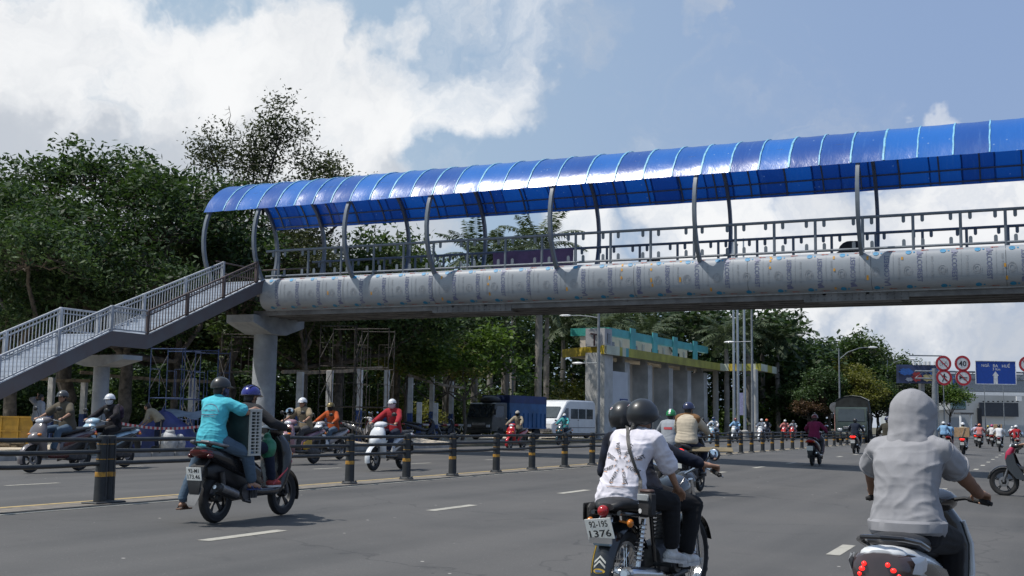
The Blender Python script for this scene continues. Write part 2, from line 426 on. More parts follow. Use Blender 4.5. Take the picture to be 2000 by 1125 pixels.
def worn_paint(name, col, under=(0.08,0.08,0.08), amt=0.55):
    m = bpy.data.materials.new(name); m.use_nodes = True; t = m.node_tree; p = t.nodes['Principled BSDF']
    co = nd(t, 'ShaderNodeTexCoord').outputs['Object']
    n = nd(t, 'ShaderNodeTexNoise', Scale=9.0, Detail=8.0, Roughness=0.75); t.links.new(co, n.inputs['Vector'])
    n2 = nd(t, 'ShaderNodeTexNoise', Scale=0.8, Detail=4.0); t.links.new(co, n2.inputs['Vector'])
    w = smooth(t, mth(t, 'ADD', mth(t, 'MULTIPLY', n.outputs[0], 0.7), mth(t, 'MULTIPLY', n2.outputs[0], 0.3)), 0.48, 0.66)
    c = mixc(t, mth(t, 'MULTIPLY', w, amt), col, under); t.links.new(c, p.inputs['Base Color']); p.inputs['Roughness'].default_value = 0.8
    return m
M_ASPH = asphalt()
M_SOIL = mat('park soil', (0.10,0.085,0.06), 0.95, 0, 0.3, 0.6, 0.5, 8, col2=(0.045,0.05,0.025))
M_SAND = mat('sand and paving', (0.55,0.48,0.38), 0.95, 0, 0.2, 0.9, 0.7, 6, dirt=0.35)
M_CONC = mat('concrete', (0.33,0.325,0.31), 0.85, 0, 0.12, 1.3, 0.15, 30, dirt=0.35)
M_KERB = mat('kerb concrete', (0.36,0.35,0.33), 0.85, 0, 0.15, 2.0, 0.2, 25, dirt=0.5)

# one ground sheet to the horizon, dropped under the road
xs = [(-3000,0.10),(-24.4,0.10),(-24.1,-0.6),(13.9,-0.8),(14.3,-0.2),(3000,-0.2)]
mb = MB()
for (a, za), (b, zb) in zip(xs[:-1], xs[1:]):
    mb.quad((a,-400,za),(b,-400,zb),(b,4000,zb),(a,4000,za))
tag(mb.build('ground', M_SOIL, smooth=False), kind='structure')
mb = MB(); ys = [-60,-10,0,10,20,40,80,160,260]
for (a, b) in zip(ys[:-1], ys[1:]):
    for (p, q) in ((-34.0,-11.7),(-11.7,14.0)):
        mb.quad((p,a,zg(p)),(q,a,zg(q)),(q,b,zg(q)),(p,b,zg(p)))
tag(mb.build('road', M_ASPH, smooth=False), kind='structure')

def mark(name, m, segs):
    mb = MB()
    for (x0, y0, x1, y1, w) in segs:
        n = max(1, int(abs(y1-y0)/6))
        for i in range(n):
            ya, yb = y0+(y1-y0)*i/n, y0+(y1-y0)*(i+1)/n; xa, xb = x0+(x1-x0)*i/n, x0+(x1-x0)*(i+1)/n
            mb.quad((xa-w/2,ya,zg(xa-w/2)+.004),(xa+w/2,ya,zg(xa+w/2)+.004),(xb+w/2,yb,zg(xb+w/2)+.004),(xb-w/2,yb,zg(xb-w/2)+.004))
    return tag(mb.build(name, m, smooth=False), kind='structure')
M_MARKW = worn_paint('worn white line', (0.36,0.345,0.30)); M_MARKY = worn_paint('worn yellow line', (0.42,0.31,0.13), amt=0.5)
segs = []
for y in (4.85, 9.73, 14.63, 19.5, 24.8, 30.06, 34.9, 40, 45.3, 50.4, 55.3, 60.2, 65, 70, 75, 80): segs.append((-7.92,y,-7.92,y+1.38,0.15))
for y in (3.3, 8.3, 13.23, 18.2, 28.0, 43, 48, 53, 58, 63, 68, 73, 78): segs.append((-2.14,y,-2.14,y+1.2,0.15))
for y in (8.6, 14.2, 18.7, 23.2, 27.8, 32.5, 36.9, 41.5, 46.2, 51, 55.6, 60.3, 65, 69.8, 74.4): segs.append((-15.7,y,-15.7,y+1.15,0.12))
for y in (16, 20.6, 25.2, 29.8, 34.4, 39, 43.8, 48.5, 53): segs.append((-19.6,y,-19.6,y+1.15,0.12))
mark('lane_marking', M_MARKW, segs)
mark('edge_marking', M_MARKW, [(-11.30,-10,-11.30,90,0.10)])
mark('centre_marking', M_MARKY, [(-12.05,-10,-12.05,90,0.11)])
# strip of grit under the barrier
M_GRIT = mat('grit strip', (0.17,0.15,0.125), 0.95, 0, 0.35, 5.0, 0.5, 40, col2=(0.09,0.085,0.08))
mb = MB(); mb.quad((-11.98,-10,.003),(-11.36,-10,.003),(-11.36,90,.003),(-11.98,90,.003)); tag(mb.build('grit_strip', M_GRIT, smooth=False), kind='structure')

# far pavement: kerb, sand, forecourt
edge = [(-24,-20),(-24,10),(-24,30),(-24.1,46),(-25.6,53),(-28.6,62),(-29.8,72),(-30,95),(-29,118),(-25,140)]
mb = MB(); mk = MB()
for (a, b) in zip(edge[:-1], edge[1:]):
    mb.quad((a[0]-.28,a[1],.15),(b[0]-.28,b[1],.15),(-48,b[1],.15),(-48,a[1],.15))
    n = max(1, int(math.hypot(b[0]-a[0], b[1]-a[1])/1.0))
    for i in range(n):
        p = Vector((a[0]+(b[0]-a[0])*i/n, a[1]+(b[1]-a[1])*i/n, .03)); q = Vector((a[0]+(b[0]-a[0])*(i+1)/n, a[1]+(b[1]-a[1])*(i+1)/n, .03)); d = (q-p)*.006
        mk.beam(p+d+Vector((-.14,0,0)), q-d+Vector((-.14,0,0)), .28, .27, ch=.03)
tag(mb.build('pavement', M_SAND, smooth=False), kind='structure'); tag(mk.build('kerb', M_KERB), kind='structure')
# loose sand heaps and rubble on the pavement behind the barrier
def heap(x, y, rx, ry, h, m, label):
    n = 14; vs = [(x,y,.15+h)]; fs = []
    for k, s in enumerate((.35,.7,1.0)):
        for j in range(n):
            a = 2*math.pi*j/n; w = 1+.25*mnoise.noise(Vector((math.cos(a)*2+x, math.sin(a)*2+y, k)))
            vs.append((x+rx*s*w*math.cos(a), y+ry*s*w*math.sin(a), .14+h*(1-s)*(1+.3*mnoise.noise(Vector((a*2,k,x))))))
    for j in range(n): fs.append((0,1+j,1+(j+1)%n))
    for k in range(2):
        for j in range(n): fs.append((1+k*n+j,1+(k+1)*n+j,1+(k+1)*n+(j+1)%n,1+k*n+(j+1)%n))
    mb = MB(); mb.add(vs, fs); return tag(mb.build('sand_heap', m, ang=80), label, 'sand heap', 'sand heaps on the dug up pavement')
heap(-25.6,31.5,1.4,2.2,.32, M_SAND, 'pale sand heap on the pavement by the tarpaulin pile')
heap(-25.8,39.8,1.2,2.6,.28, M_SAND, 'low sand heap on the pavement beside the white scooter rider')
heap(-26.5,47.5,1.8,2.5,.22, M_SAND, 'broad low sand heap on the pavement before the blue truck')

# ================================================================== pedestrian bridge
YC, HWB = 36.4, 1.6                     # centre line, half width; runs along x
X0, X1 = -26.1, 9.0
ZD = 6.22
RC, RR = 7.80, 2.30                     # centre height and radius of the hoop section
bridge = thing('footbridge', 'long footbridge under a blue barrel roof crossing the whole road', 'footbridge', (-10, YC, 0))
OB = Vector((-10, YC, 0))
def bl(p): return (p[0]-OB.x, p[1]-OB.y, p[2])
M_BSTEEL = mat('grey blue bridge paint', (0.14,0.165,0.195), 0.42, 0, 0.08, 3, dirt=0.12)
M_GIRD = mat('dark girder', (0.15,0.153,0.158), 0.6, 0, 0.2, 1.5, 0.1, 20)
def clad_mat():
    m = mat('filmed aluminium panel', (0.285,0.313,0.345), 0.50, 0.0, 0.05, 0.8, dirt=0.06)
    return m
M_CLAD = clad_mat()
def cladp(side, t):
    """section of the belly: t 0 (top) .. 1 (bottom); returns (y,z)"""
    P = [(1.58,6.30),(1.70,6.21),(1.765,6.05),(1.785,5.82),(1.76,5.58),(1.69,5.37),(1.54,5.23),(1.34,5.17)]
    u = t*(len(P)-1); i = min(int(u), len(P)-2); f = u-i
    # catmull-rom for a round belly
    def g(k): return P[max(0, min(len(P)-1, k))]
    def cr(a, b, c, d): return .5*((2*b)+(-a+c)*f+(2*a-5*b+4*c-d)*f*f+(-a+3*b-3*c+d)*f**3)
    y = cr(g(i-1)[0], g(i)[0], g(i+1)[0], g(i+2)[0]); z = cr(g(i-1)[1], g(i)[1], g(i+1)[1], g(i+2)[1])
    return (YC+side*y, z)
jx = [X0]
while jx[-1] < X1: jx.append(jx[-1]+3.62)
PANELS = []                             # near side panels carry their printed film in the same mesh
for side in (-1, 1):
    for k, (a, b) in enumerate(zip(jx[:-1], jx[1:])):
        mb = MB(); g = .006
        dz = random.uniform(-.006,.006)
        rings = []
        for xx in np.linspace(a+g, b-g, 2): rings.append([bl((xx,)+tuple(np.add(cladp(side, t), (0,dz)))) for t in np.linspace(0,1,22)])
        mb.loft(rings, closed=False)
        if side < 0: PANELS.append(mb)
        else: mb.build('cladding_panel', M_CLAD, bridge, ang=60)
    # end cap of the belly
mb = MB(); pts = [cladp(-1,t) for t in np.linspace(0,1,18)]+[cladp(1,t) for t in np.linspace(1,0,18)]
mb.add([bl((X0+.05,)+p) for p in pts], [tuple(range(len(pts)))])
mb.build('end_plate', mat('grey end plate', (0.25,0.26,0.27), 0.7, 0, 0.2, 2, dirt=0.3), bridge, smooth=False)
# printed film on the near panels: words, seals, arrows, tape tags
M_PNAVY = mat('navy print', (0.09,0.105,0.20), 0.5, 0, 0.1, 4, col2=(0.14,0.155,0.24)); M_PGREY = mat('grey print', (0.29,0.31,0.34), 0.5); M_PCY = mat('cyan print', (0.02,0.22,0.42), 0.5); M_PRED = mat('red print', (0.42,0.10,0.06), 0.5); M_PORG = mat('orange tape', (0.60,0.30,0.03), 0.6)
SL = 1.42                                # arc length of the belly from top to bottom
def onclad(x, s, off=.004):
    t = s/SL; y, z = cladp(-1, min(max(t,0),1)); y2, z2 = cladp(-1, min(max(t+.02,0),1))
    n = Vector((0, z2-z, -(y2-y))); n.normalize()
    if n.y > 0: n = -n
    return Vector(bl((x, y, z)))+n*off
prints = {k: i+1 for i, k in enumerate(('navy','grey','cyan','red','orange'))}
def decal(slot, vs2, fs):
    xm = sum(v[0] for v in vs2)/len(vs2); k = max(0, min(len(PANELS)-1, int((xm-X0)/3.62))); PANELS[k].add([onclad(x, s, .007+.0006*slot) for x, s in vs2], fs, slot)
def ptext(mb, s, x, s0, w, h, flip):
    vs, fs, tw, th = text2d(s)
    # reads along the section; letters lie sideways
    out = []
    for v in vs:
        a = v.x*w/tw; b = v.y*h/th
        out.append((x-b, s0-a) if not flip else (x+b, s0+a))
    decal(mb, out, fs)
def ring(mb, x, s, r0, r1, n=16):
    vs = []; fs = []
    for j in range(n):
        a = 2*math.pi*j/n; vs += [(x+r0*math.cos(a), s+r0*math.sin(a)), (x+r1*math.cos(a), s+r1*math.sin(a))]
    for j in range(n): q = (j+1)%n; fs.append((2*j,2*j+1,2*q+1,2*q))
    decal(mb, vs, fs)
def rect(mb, x, s, w, h):
    vs = []; n = max(1, int(h/.15))
    for i in range(n+1): vs += [(x-w/2, s-h/2+h*i/n), (x+w/2, s-h/2+h*i/n)]
    decal(mb, vs, [(2*i,2*i+1,2*i+3,2*i+2) for i in range(n)])
x = X0+.45; k = 0
while x < X1-.5:
    flip = (k % 7) in (3,4,5) and k > 5
    if not flip: ptext(prints['navy'], 'ALCOREST', x+.32, .68, .76, .14, False)
    else: ptext(prints['navy'], 'ALCOREST', x+.32, .66, .76, .14, True)
    # bold swoosh under the A
    sA = 1.10 if not flip else .26
    decal(prints['navy'], [(x+.24,sA-.10),(x+.42,sA-.02),(x+.42,sA+.03),(x+.24,sA+.05)], [(0,1,2,3)])
    ptext(prints['grey'], 'ISO 9001:2008', x+.66, .68, .56, .055, flip)
    ring(prints['grey'], x+.0, .74, .105, .125, 18); ring(prints['grey'], x+.0, .74, .05, .08, 14)
    rect(prints['grey'], x+.50, .70, .010, .95)
    for s_ in (.21, 1.22):
        ring(prints['cyan'], x+.02, s_, .035, .085, 14); decal(prints['cyan'], [(x-.05,s_-.03),(x+.06,s_-.05),(x+.04,s_+.03),(x-.03,s_+.05)], [(0,1,2,3)])
        rect(prints['cyan'], x+.17, s_, .05, .06)
    for s_ in (.13, 1.29):
        decal(prints['red'], [(x+.34,s_),(x+.42,s_-.035),(x+.42,s_-.012),(x+.56,s_-.012),(x+.56,s_+.012),(x+.42,s_+.012),(x+.42,s_+.035)], [tuple(range(7))])
    if random.random() < .55:
        for q in range(random.randint(1,4)): rect(prints['orange'], x+.74+random.uniform(-.03,.03), random.uniform(.15,1.2), .055, random.uniform(.06,.13))
    x += .93+random.uniform(-.04,.04); k += 1
for pm in PANELS: pm.build('cladding_panel', [M_CLAD, M_PNAVY, M_PGREY, M_PCY, M_PRED, M_PORG], bridge, ang=60, fix=False)
# deck and grid of beams underneath
mb = MB(); mb.box(bl(((X0+X1)/2-1.1, YC, 6.12)), (X1-X0+2.2, 3.1, .14)); mb.build('deck', M_CONC, bridge)
mb = MB()
for yy in (-1.22,-.62,.0,.62,1.22): mb.beam(bl((X0-.6,YC+yy,5.06)), bl((X1,YC+yy,5.06)), .12, .18)
mb.build('girder', M_GIRD, bridge)
mb = MB(); x = X0+.3
while x < X1: mb.beam(bl((x,YC-1.3,5.13)), bl((x,YC+1.3,5.13)), .10, .10); x += 1.25
for xx in (-17.6,-4.9,3.0):
    mb.box(bl((xx,YC-1.2,5.02)), (3.0,.20,.26)); mb.box(bl((xx,YC-.3,4.955)), (2.4,.5,.02))
    for i in range(14):
        for yy in (-1.305,): mb.ell(bl((xx-1.3+i*.2,YC+yy,4.95)), (.022,.03,.022), nu=6, nv=4); mb.ell(bl((xx-1.3+i*.2,YC+yy,5.06)), (.022,.03,.022), nu=6, nv=4)
mb.build('cross_beam', M_GIRD, bridge)
mb = MB(); mb.beam(bl((X0,YC-1.33,5.15)), bl((X1,YC-1.33,5.15)), .05,.04); mb.build('edge_trim', mat('trim grey',(0.3,0.32,0.34),.5), bridge)
# hoops
def hoop_pt(a, r=RR): return (YC+r*math.sin(a), RC+r*math.cos(a))      # a=0 top, + towards far side
A_FOOT = math.pi-math.asin(1.60/RR)
def hoop(x, a0, a1, d, w, r, name, n=30):
    mb = MB(); rings = []
    for i in range(n+1):
        a = a0+(a1-a0)*i/n; yo, zo = hoop_pt(a, r+d/2); yi, zi = hoop_pt(a, r-d/2)
        rings.append([bl((x-w/2,yo,zo)), bl((x+w/2,yo,zo)), bl((x+w/2,yi,zi)), bl((x-w/2,yi,zi))])
    mb.loft(rings); return mb.build(name, M_BSTEEL, bridge, ang=30)
AX = [-28.35,-26.05,-22.15,-18.85,-14.3,-9.5,-4.65,0.1,4.9]
for x in AX: hoop(x, -A_FOOT, A_FOOT, .14, .11, RR, 'hoop')
A_EAVE = math.acos((8.86-RC)/RR)
x = -27.9; k = 0
while x < X1:
    if min(abs(x-a) for a in AX) > .35: hoop(x, -A_EAVE, A_EAVE, .05, .05, RR+.045, 'rafter', 18)
    x += 1.20
mb = MB()
for a in (-A_EAVE+.02, -.75, -.35, 0, .35, .62, .9, A_EAVE-.02):
    yo, zo = hoop_pt(a, RR+.075); mb.beam(bl((-28.4,yo,zo)), bl((X1,yo,zo)), .05, .05)
mb.build('purlin', M_BSTEEL, bridge)
# roof sheets
def roof_mat():
    m = bpy.data.materials.new('blue polycarbonate'); m.use_nodes = True; t = m.node_tree; p = t.nodes['Principled BSDF']; o = t.nodes['Material Output']
    co = nd(t, 'ShaderNodeTexCoord').outputs['Object']
    oi = nd(t, 'ShaderNodeNewGeometry')
    n = nd(t, 'ShaderNodeTexNoise', Scale=0.7, Detail=5.0, Roughness=0.6); t.links.new(co, n.inputs['Vector'])
    f = nd(t, 'ShaderNodeTexNoise', Scale=26.0, Detail=3.0); t.links.new(co, f.inputs['Vector'])
    rp = nd(t, 'ShaderNodeObjectInfo').outputs['Random']
    c = mixc(t, smooth(t, mth(t, 'ADD', mth(t, 'MULTIPLY', rp, .7), mth(t, 'MULTIPLY', n.outputs[0], .4)), .2, .9), (0.013,0.078,0.34), (0.016,0.150,0.53))
    spk = nd(t, 'ShaderNodeTexVoronoi', Scale=7.0); t.links.new(co, spk.inputs['Vector'])
    hs = nd(t, 'ShaderNodeTexWhiteNoise'); t.links.new(spk.outputs['Position'], hs.inputs['Vector'])
    dot = mth(t, 'MULTIPLY', smooth(t, spk.outputs['Distance'], .22, .12), smooth(t, hs.outputs['Value'], .90, .91))
    c = mixc(t, mth(t, 'MULTIPLY', dot, .45), c, (0.35,0.5,0.7))
    # streaks of dust running down the curve
    mpn = nd(t, 'ShaderNodeMapping'); mpn.inputs['Scale'].default_value = (9, .7, .7); t.links.new(co, mpn.inputs['Vector'])
    st = nd(t, 'ShaderNodeTexNoise', Scale=1.0, Detail=6.0, Roughness=.7); t.links.new(mpn.outputs[0], st.inputs['Vector'])
    c = mixc(t, mth(t, 'MULTIPLY', smooth(t, st.outputs[0], .52, .8), .35), c, (0.12,0.26,0.55))
    t.links.new(c, p.inputs['Base Color'])
    rr = mth(t, 'ADD', mth(t, 'MULTIPLY', n.outputs[0], .14), .17); t.links.new(rr, p.inputs['Roughness'])
    p.inputs['Specular IOR Level'].default_value = .62
    # drawn panels ripple
    mp2 = nd(t, 'ShaderNodeMapping'); mp2.inputs['Scale'].default_value = (2.6, 1.6, 1.6); t.links.new(co, mp2.inputs['Vector'])
    rip = nd(t, 'ShaderNodeTexNoise', Scale=1.0, Detail=4.0, Roughness=.62, Distortion=.3); t.links.new(mp2.outputs[0], rip.inputs['Vector'])
    b = nd(t, 'ShaderNodeBump', Strength=.22, Distance=.05); t.links.new(rip.outputs[0], b.inputs['Height']); t.links.new(b.outputs[0], p.inputs['Normal'])
    tr = nd(t, 'ShaderNodeBsdfTranslucent'); t.links.new(mixc(t, 1.0, c, (1.0,1.3,1.7), 'MULTIPLY'), tr.inputs[0])
    mx = nd(t, 'ShaderNodeMixShader'); mx.inputs[0].default_value = .20
    t.links.new(p.outputs[0], mx.inputs[1]); t.links.new(tr.outputs[0], mx.inputs[2]); t.links.new(mx.outputs[0], o.inputs[0])
    return m
M_ROOF = roof_mat(); M_SEAM = mat('pale blue seam strip', (0.20,0.48,0.66), .4, 0, .15, 5)
seams = [-28.5,-27.6,-27.0,-26.05,-25.2,-24.4,-23.62,-22.84,-22.04,-21.22,-20.42,-19.59,-18.73,-17.9,-17.0,-16.08,-15.18,-14.15,-13.13,-12.15,-11.2,-10.25,-9.33,-8.42,-7.54,-6.64,-5.75,-4.84,-3.92,-2.99,-2.03,-1.07,-.1,.9,1.85,2.8,3.75,4.7,5.65,6.6,7.55,8.5]
for i, (a, b) in enumerate(zip(seams[:-1], seams[1:])):
    mb = MB(); rings = []; r0 = RR+.125+random.uniform(-.006,.006); lap = .05
    for q in range(29):
        an = -A_EAVE-.03+(2*A_EAVE+.06)*q/28
        row = []
        for u in (0,.25,.5,.75,1):
            sag = .012*math.sin(math.pi*u)+.006*random.uniform(-1,1)
            y, z = hoop_pt(an, r0-sag); row.append(bl((a+(b-a)*u, y, z)))
        rings.append(row)
    mb.loft(rings, closed=False)
    mb.build('roof_sheet', M_ROOF, bridge, ang=60, fix=False)
    if i > 0:
        mb = MB(); rings = []; w = .028+random.uniform(-.006,.008)
        for q in range(29):
            an = -A_EAVE-.03+(2*A_EAVE+.06)*q/28; y, z = hoop_pt(an, RR+.150); y2, z2 = hoop_pt(an, RR+.136)
            wob = .006*math.sin(q*1.7+i)
            rings.append([bl((a-w+wob,y2,z2)), bl((a-w*.6+wob,y,z)), bl((a+w*.6+wob,y,z)), bl((a+w+wob,y2,z2))])
        mb.loft(rings); mb.build('seam_strip', M_SEAM, bridge, ang=30)
# railings on both sides: rails, posts, glass clips
for side in (-1, 1):
    y = YC+side*1.50
    mb = MB()
    mb.tube([bl((X0+.05,y,7.34)), bl((X1,y,7.34))], .046, 8); mb.tube([bl((X0+.05,y,6.40)), bl((X1,y,6.40))], .040, 8)
    mb.build('rail', M_BSTEEL, bridge)
    x = X0+.62; k = 0
    while x < X1:
        mb = MB(); mb.tube([bl((x,y,6.22)), bl((x,y,7.32))], .045, 7)
        for dx in (-.26,.26):
            for (z0, z1) in ((7.30,7.16),(6.44,6.58)):
                mb.box(bl((x+dx,y,(z0+z1)/2)), (.10,.018,abs(z0-z1))); mb.lathe([(.001,-.0085),(.05,-.0085),(.05,.0085),(.001,.0085)], bl((x+dx,y,z1)), 'y', 10)
        mb.build('rail_post', M_BSTEEL, bridge); x += 1.30+.12*math.sin(k*1.3); k += 1
# left hand portal railing stub, walkway to the stairs
mb = MB(); mb.box(bl((-27.25,YC,6.10)), (2.3,3.2,.16)); mb.build('landing_slab', M_CONC, bridge)
mb = MB()
for z in (7.10,6.68): mb.tube([bl((-28.4,YC+1.45,z)), bl((X0,YC+1.45,z))], .03, 7); mb.tube([bl((-28.45,YC-1.4,z)), bl((-28.45,YC+1.45,z))], .03, 7)
mb.build('landing_rail', mat('brown rail paint',(0.085,0.062,0.058),.5,0,.15,4), bridge)
# pier under the left end
mb = MB(); mb.lathe([(.46,-.3),(.46,.3),(.445,.34),(.445,4.45)], bl((-27.05,YC,0)), 'z', 28)
mb.build('pier', mat('painted pier', (0.30,0.325,0.35), .8, 0, .12, 1.6, .15, 30, dirt=.30), bridge)
mb = MB(); W_ = 1.62
poly = [(-W_,5.00),(W_,5.00),(W_,4.72),(.46,4.36),(-.46,4.36),(-W_,4.72)]
mb.prism([(u+YC-OB.y,w) for u, w in poly], -27.05-.62-OB.x, -27.05+.62-OB.x, 'x'); mb.build('pier_cap', mat('painted pier', (0.3,0.32,0.34)), bridge)
# purple tarpaulin tied to the far rail
mb = MB(); n = 14
rows = []
for q in range(5):
    z = 6.40+.93*q/4; rows.append([(-18.1+3.15*i/n, YC+1.42+.03*math.sin(i*2.1+q), z-.02*math.sin(i*1.3)) for i in range(n+1)])
v = [p for r in rows for p in r]; f = [(q*(n+1)+i,q*(n+1)+i+1,(q+1)*(n+1)+i+1,(q+1)*(n+1)+i) for q in range(4) for i in range(n)]
mb.add(v, f); mb.add([(p[0],p[1]-.012,p[2]) for p in v], f)
tag(mb.build('tarpaulin', mat('mauve tarpaulin',(0.20,0.115,0.20),.7,0,.15,1.5), ang=80), 'mauve tarpaulin sheet tied along the far rail of the footbridge', 'tarpaulin')
def sack(x, y, z, r, label):
    mb = MB(); mb.ell((x,y,z+r[2]*.8), r); mb.ell((x+.15,y+.05,z+r[2]*1.35), (r[0]*.5,r[1]*.6,r[2]*.45)); mb.ell((x-.2,y,z+r[2]*.4), (r[0]*.7,r[1]*.8,r[2]*.45))
    return tag(mb.build('sack', mat('black sacking',(0.015,0.015,0.016),.9,0,.2,9,.4,25)), label, 'sack', 'dark bundles left on the footbridge deck')
sack(-5.1, YC-.7, ZD+.02, (.36,.3,.30), 'larger black sack on the footbridge deck behind the railing near the right')
sack(-11.35, YC-.7, ZD+.02, (.2,.2,.17), 'small black sack on the footbridge deck behind the middle of the railing')

# ------------------------------------------------------------------ staircase
stair = thing('staircase', 'steel staircase with brown and grey handrails climbing to the footbridge', 'staircase', (-27.05, 27.9, 0))
OS = Vector((-27.05, 27.9, 0))
def st(p): return (p[0]-OS.x, p[1]-OS.y, p[2])
M_STR = mat('stringer paint', (0.105,0.088,0.09), .6, 0, .12, 1.5, dirt=.2, col2=(0.12,0.12,0.13)); M_TREAD = mat('grey tread paint', (0.40,0.44,0.50), .6, 0, .08, 2, dirt=.15)
M_RBR = mat('brown rail paint', (0.085,0.062,0.058)); M_RGR = mat('grey rail primer', (0.36,0.385,0.42), .55, 0, .1, 3, dirt=.2)
LY0, LY1, LZ = 27.15, 28.75, 3.68           # landing
UY, UZ = 34.75, 6.18                         # top
BY, BZ = 18.9, 0.12
def flight(y0, z0, y1, z1, name='flight'):
    n = round((z1-z0)/.155)
    mb = MB(); sl_ = (z1-z0)/(y1-y0)
    for i in range(n):
        ya = y0+(y1-y0)*i/n; yb = y0+(y1-y0)*(i+1)/n; za = z0+(z1-z0)*i/n; zb = z0+(z1-z0)*(i+1)/n
        mb.box(st((-27.05,(ya+yb)/2+.01,zb-.025)), (2.0,yb-ya+.03,.05)); mb.box(st((-27.05,ya+.012,(za+zb)/2-.025)), (2.0,.024,zb-za-.05))
    mb.build('tread', M_TREAD, stair, ang=20)
    for x in (-26.0,-28.1):
        mb = MB(); t_, b_ = .10, -.36
        mb.prism([(y0-OS.y,z0+b_),(y1-OS.y,z1+b_),(y1-OS.y,z1+t_),(y0-OS.y,z0+t_)], x-.04-OS.x, x+.04-OS.x, 'x')
        mb.build('stringer', M_STR, stair)
        mb = MB(); mb.prism([(y0-OS.y,z0+t_+.002),(y1-OS.y,z1+t_+.002),(y1-OS.y,z1+t_+.014),(y0-OS.y,z0+t_+.014)], x-.09-OS.x, x+.06-OS.x, 'x'); mb.build('stringer_cap', M_TREAD, stair)
    mb = MB(); mb.prism([(y0-OS.y,z0-.30),(y1-OS.y,z1-.30),(y1-OS.y,z1-.24),(y0-OS.y,z0-.24)], -28.05-OS.x, -26.05-OS.x, 'x'); mb.build('soffit', M_STR, stair)
flight(LY1, LZ, UY, UZ); flight(BY, BZ, LY0, LZ)
mb = MB(); mb.box(st((-27.05,(LY0+LY1)/2,LZ-.06)), (2.0,LY1-LY0,.12)); mb.build('landing', M_TREAD, stair)
for x in (-26.0,-28.1):
    mb = MB(); mb.box(st((x,(LY0+LY1)/2,LZ-.13)), (.08,LY1-LY0,.46)); mb.build('stringer', M_STR, stair)
def handrail(x, y0, z0, y1, z1, m, mposts, top=.86, bars=True):
    mb = MB(); mb.beam(st((x,y0,z0+top)), st((x,y1,z1+top)), .075, .06, ch=.012); mb.beam(st((x,y0,z0+.17)), st((x,y1,z1+.17)), .05, .04)
    mb.beam(st((x,y0,z0+top-.15)), st((x,y1,z1+top-.15)), .04, .035)
    L = y1-y0; n = max(1, round(L/.135))
    for i in range(1, n):
        y = y0+L*i/n; z = z0+(z1-z0)*i/n; mb.beam(st((x,y,z+.17)), st((x,y,z+top-.02)), .022, .022, up=(1,0,0))
    mb.build('handrail', m, stair)
    k = max(1, round(L/1.9)) if bars else -1
    for i in range(k+1):
        y = y0+L*i/k; z = z0+(z1-z0)*i/k
        mb = MB(); mb.box(st((x,y,z+top/2+.06)), (.10,.11,top-.06), ch=.012); mb.build('newel_post', mposts, stair)
handrail(-26.0, LY1, LZ, UY-.45, UZ-.18, M_RBR, M_RBR); handrail(-28.1, LY1, LZ, UY+.25, UZ, M_RGR, M_RGR)
handrail(-26.0, BY, BZ, LY0, LZ, M_RGR, M_RGR); handrail(-28.1, BY, BZ, LY0, LZ, M_RGR, M_RGR)
handrail(-26.0, LY0, LZ, LY1, LZ, M_RGR, M_RGR, bars=False); handrail(-28.1, LY0, LZ, LY1, LZ, M_RGR, M_RGR, bars=False)
mb = MB(); mb.lathe([(.25,-.3),(.25,2.85)], st((-27.05,27.95,0)), 'z', 20); mb.build('stair_pier', mat('painted pier',(0,0,0)), stair)
mb = MB(); mb.prism([(-1.25,3.07),(1.25,3.07),(1.25,2.93),(.35,2.72),(-.35,2.72),(-1.25,2.93)], 27.95-.42-OS.y, 27.95+.42-OS.y, 'y'); mb.build('stair_pier_cap', mat('painted pier',(0,0,0)), stair)
# ================================================================== barrier of flexible posts
M_POST = mat('barrier rubber', (0.024,0.027,0.030), .55, 0, .15, 6, .08, 50, dirt=.15)
M_BAND = mat('amber reflective band', (0.42,0.22,0.03), .45, 0, .2, 14, dirt=.35)
def barrier_post(double=False):
    r = thing('barrier_post', '-', 'barrier post', (0,0,0))
    for dy in ((-.072,.072) if double else (0,)):
        mb = MB(); mb.lathe([(.088,.03),(.084,.3),(.079,.6),(.075,.86),(.070,.905),(.03,.915)], (0,dy,0), 'z', 18); mb.tube([(.086,dy,.1),(.078,dy,.86)], .008, 5)
        mb.build('post', M_POST, r, ang=50)
        for (z0, z1, k) in ((.355,.42,.006),(.585,.597,.006),(.79,.80,.006)):
            rr = .088-.015*z0; mb = MB(); mb.lathe([(rr,z0),(rr+k-.002,z0+.003),(rr+k-.002,z1-.003),(rr,z1)], (0,dy,0), 'z', 18); mb.build('band', M_BAND, r)
    mb = MB(); mb.lathe([(.145,.0),(.145,.022),(.12,.04),(.092,.05)], (0,0,0), 'z', 20)
    for a in range(4):
        t_ = a*math.pi/2+.78; mb.lathe([(.016,.03),(.016,.055),(.001,.057)], (.118*math.cos(t_),.118*math.sin(t_),0), 'z', 8)
    if double: mb.box((0,0,.012),(.28,.56,.024),ch=.01)
    mb.build('base_plate', M_POST, r, ang=30); return r
def rails_to(r, L, sags):
    for i, z in enumerate((.855,.70,.53)):
        pts = [(.0+.004*math.sin(q*1.3+i), L*q/8, z-sags[i]*math.sin(math.pi*q/8)+.006*math.copysign(1,math.sin(q*7+i))*(q in (1,7))) for q in range(9)]
        mb = MB(); mb.tube(pts, .030, 8); mb.build('rail', M_POST, r)
BX = -11.66
ys = [7.9,10.0,12.22]; 
pys = [5.7,7.9,10.0,12.22,14.3,16.35,18.4,20.5,22.5,24.75,26.85,29.0,31.1,33.3,35.6,37.9,40.2,42.6,45.0,47.0,49.0,51.0,53.2,55.3,57.6,60.2,62.8,65.4,68,70.6,73.2,75.8,78.4,81,83.6,86.2]
protoA = barrier_post(True); protoB = barrier_post(False)
